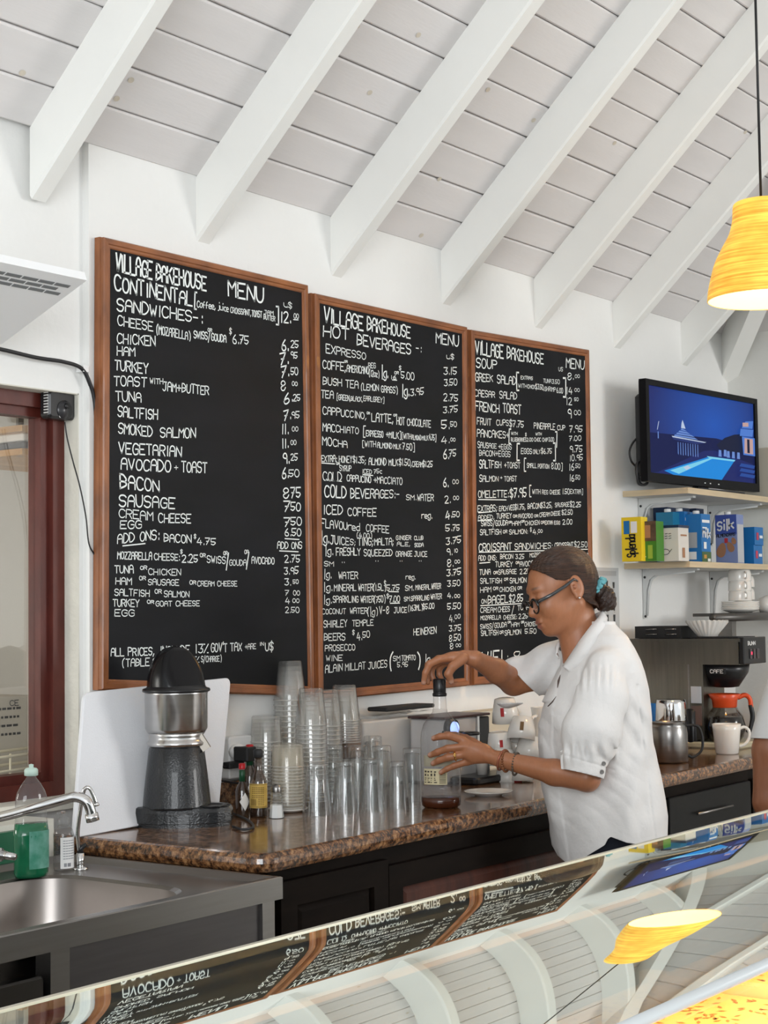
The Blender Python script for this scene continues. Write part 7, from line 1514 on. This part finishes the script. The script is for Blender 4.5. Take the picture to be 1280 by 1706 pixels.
# trousers and shoes
TR = [ell((1010, 1378, 0), (74, 50, 76), 16)]
for s in (-1, 1):
    x0 = 1004+12*s; TR += [cap((x0, 1398, 40*s), (x0-8, 1640, 50*s), 46, 42, 8), cap((x0-8, 1640, 52*s), (x0+6, 1862, 54*s), 42, 33, 8)]
V, F = nets(TR, 4.0); V, F = clip(V, F, np.minimum(V[:, 1]-1335, 1872-V[:, 1])); fmesh(FG, 'trousers', V, F, cloth('navy_trousers', (.006, .008, .016), .9), woman, PO)
for s in (-1, 1):
    x0 = 1004+12*s; V, F = nets([cap((x0+14, 1884, 54*s), (x0-52, 1894, 46*s), 20, 17, 6)], 3.0); fmesh(FG, 'shoe', V, F, blackm_m, woman, PO)
# ---------------------------------------------------------------- second person at the right edge
FB = Fig(4.35)
PB = [ell((1392, 968, 0), (46, 60, 50), 10), ell((1375, 1000, 0), (38, 46, 38), 12), cap((1398, 1010, 0), (1400, 1085, 0), 34, 38, 14), ell((1350, 1000, 0), (14, 10, 9), 5),
      ell((1400, 1180, 0), (72, 100, 110), 20), ell((1405, 1320, 0), (80, 90, 110), 20), cap((1390, 1110, -100), (1390, 1110, 95), 28, 28, 16)]
PB += [cap((1330, 1125, 80), (1292, 1250, 92), 42, 38, 14), cap((1292, 1250, 92), (1286, 1335, 92), 38, 31, 8), cap((1286, 1335, 92), (1330, 1440, 60), 29, 18, 10), cap((1390, 1110, -100), (1380, 1330, -120), 34, 24, 14), cap((1380, 1330, -120), (1330, 1420, -70), 24, 16, 10)]
for s in (-1, 1):
    hx, hy, hw_ = (1338, 1462, 50) if s > 0 else (1318, 1440, -55)
    PB += [ell((hx, hy, hw_), (18, 22, 12), 6)]
    for q in range(4): PB.append(cap((hx-8+6*q, hy+14, hw_), (hx-14+6*q, hy+40-abs(q-1)*4, hw_-6*s), 6, 4.5, 3))
    PB.append(cap((hx-12, hy, hw_), (hx-26, hy+20, hw_), 7, 5, 4))
    PB += [cap((1400+8*s, 1380, 52*s), (1400, 1640, 55*s), 52, 36, 14), cap((1400, 1640, 55*s), (1405, 1850, 56*s), 36, 20, 10), cap((1408, 1868, 56*s), (1350, 1892, 50*s), 16, 12, 8)]
V, F = nets(PB, 3.2); col = np.tile(np.array([.30, .115, .055]), (len(V), 1))
PO2 = FB.place(np.array([[1400., 1500, 0]]))[0]; PO2[2] = 0
man = thing('person', PO2, 'second person at the right edge, only a light T-shirt sleeve and brown arm showing', 'person')
fmesh(FB, 'body', V, F, skin, man, PO2, col)
V, F = nets([ell((1398, 955, 0), (52, 58, 55), 6)], 3.2); V, F = clip(V, F, (V[:, 0]-1372)+(960-V[:, 1])*.9); fmesh(FB, 'hair', V, F, hairm, man, PO2)
TS = [ell((1400, 1180, 0), (84, 112, 120), 24), ell((1408, 1340, 0), (92, 110, 122), 20), cap((1340, 1128, 82), (1292, 1262, 92), 56, 50, 16), cap((1392, 1115, -100), (1384, 1250, -118), 44, 42, 14), cap((1400, 1080, -30), (1400, 1080, 30), 42, 42, 20)]
def tf(X, d): x, y, w = X.T; return d-1.4*np.sin((x*.6+y*.5)*.07+w*.02)
V, F = nets(TS, 3.0, tf)
ax_ = np.where((V[:, 2] > 30) & (V[:, 0] < 1352), (1229+.06*(V[:, 0]-1250))-V[:, 1], 99); ax2 = np.where((V[:, 2] < -80) & (V[:, 1] > 1200) & (V[:, 1] < 1330) & (V[:, 0] < 1330), 1240-V[:, 1], 99)
V, F = clip(V, F, np.minimum(np.minimum(ax_, ax2), np.minimum(1430-V[:, 1], V[:, 1]-1052)))
o = fmesh(FB, 't_shirt', V, F, cloth('heather_white', (.66, .66, .65), .95, 700, .4), man, PO2); q = o.modifiers.new('thick', 'SOLIDIFY'); q.thickness = .003
TR = [ell((1405, 1380, 0), (86, 60, 112), 16)]
for s in (-1, 1): TR += [cap((1400+8*s, 1400, 52*s), (1400, 1640, 55*s), 58, 44, 8), cap((1400, 1640, 55*s), (1405, 1862, 56*s), 44, 35, 8)]
V, F = nets(TR, 4.5); V, F = clip(V, F, np.minimum(V[:, 1]-1350, 1872-V[:, 1])); fmesh(FB, 'trousers', V, F, MATS['navy_trousers'], man, PO2)
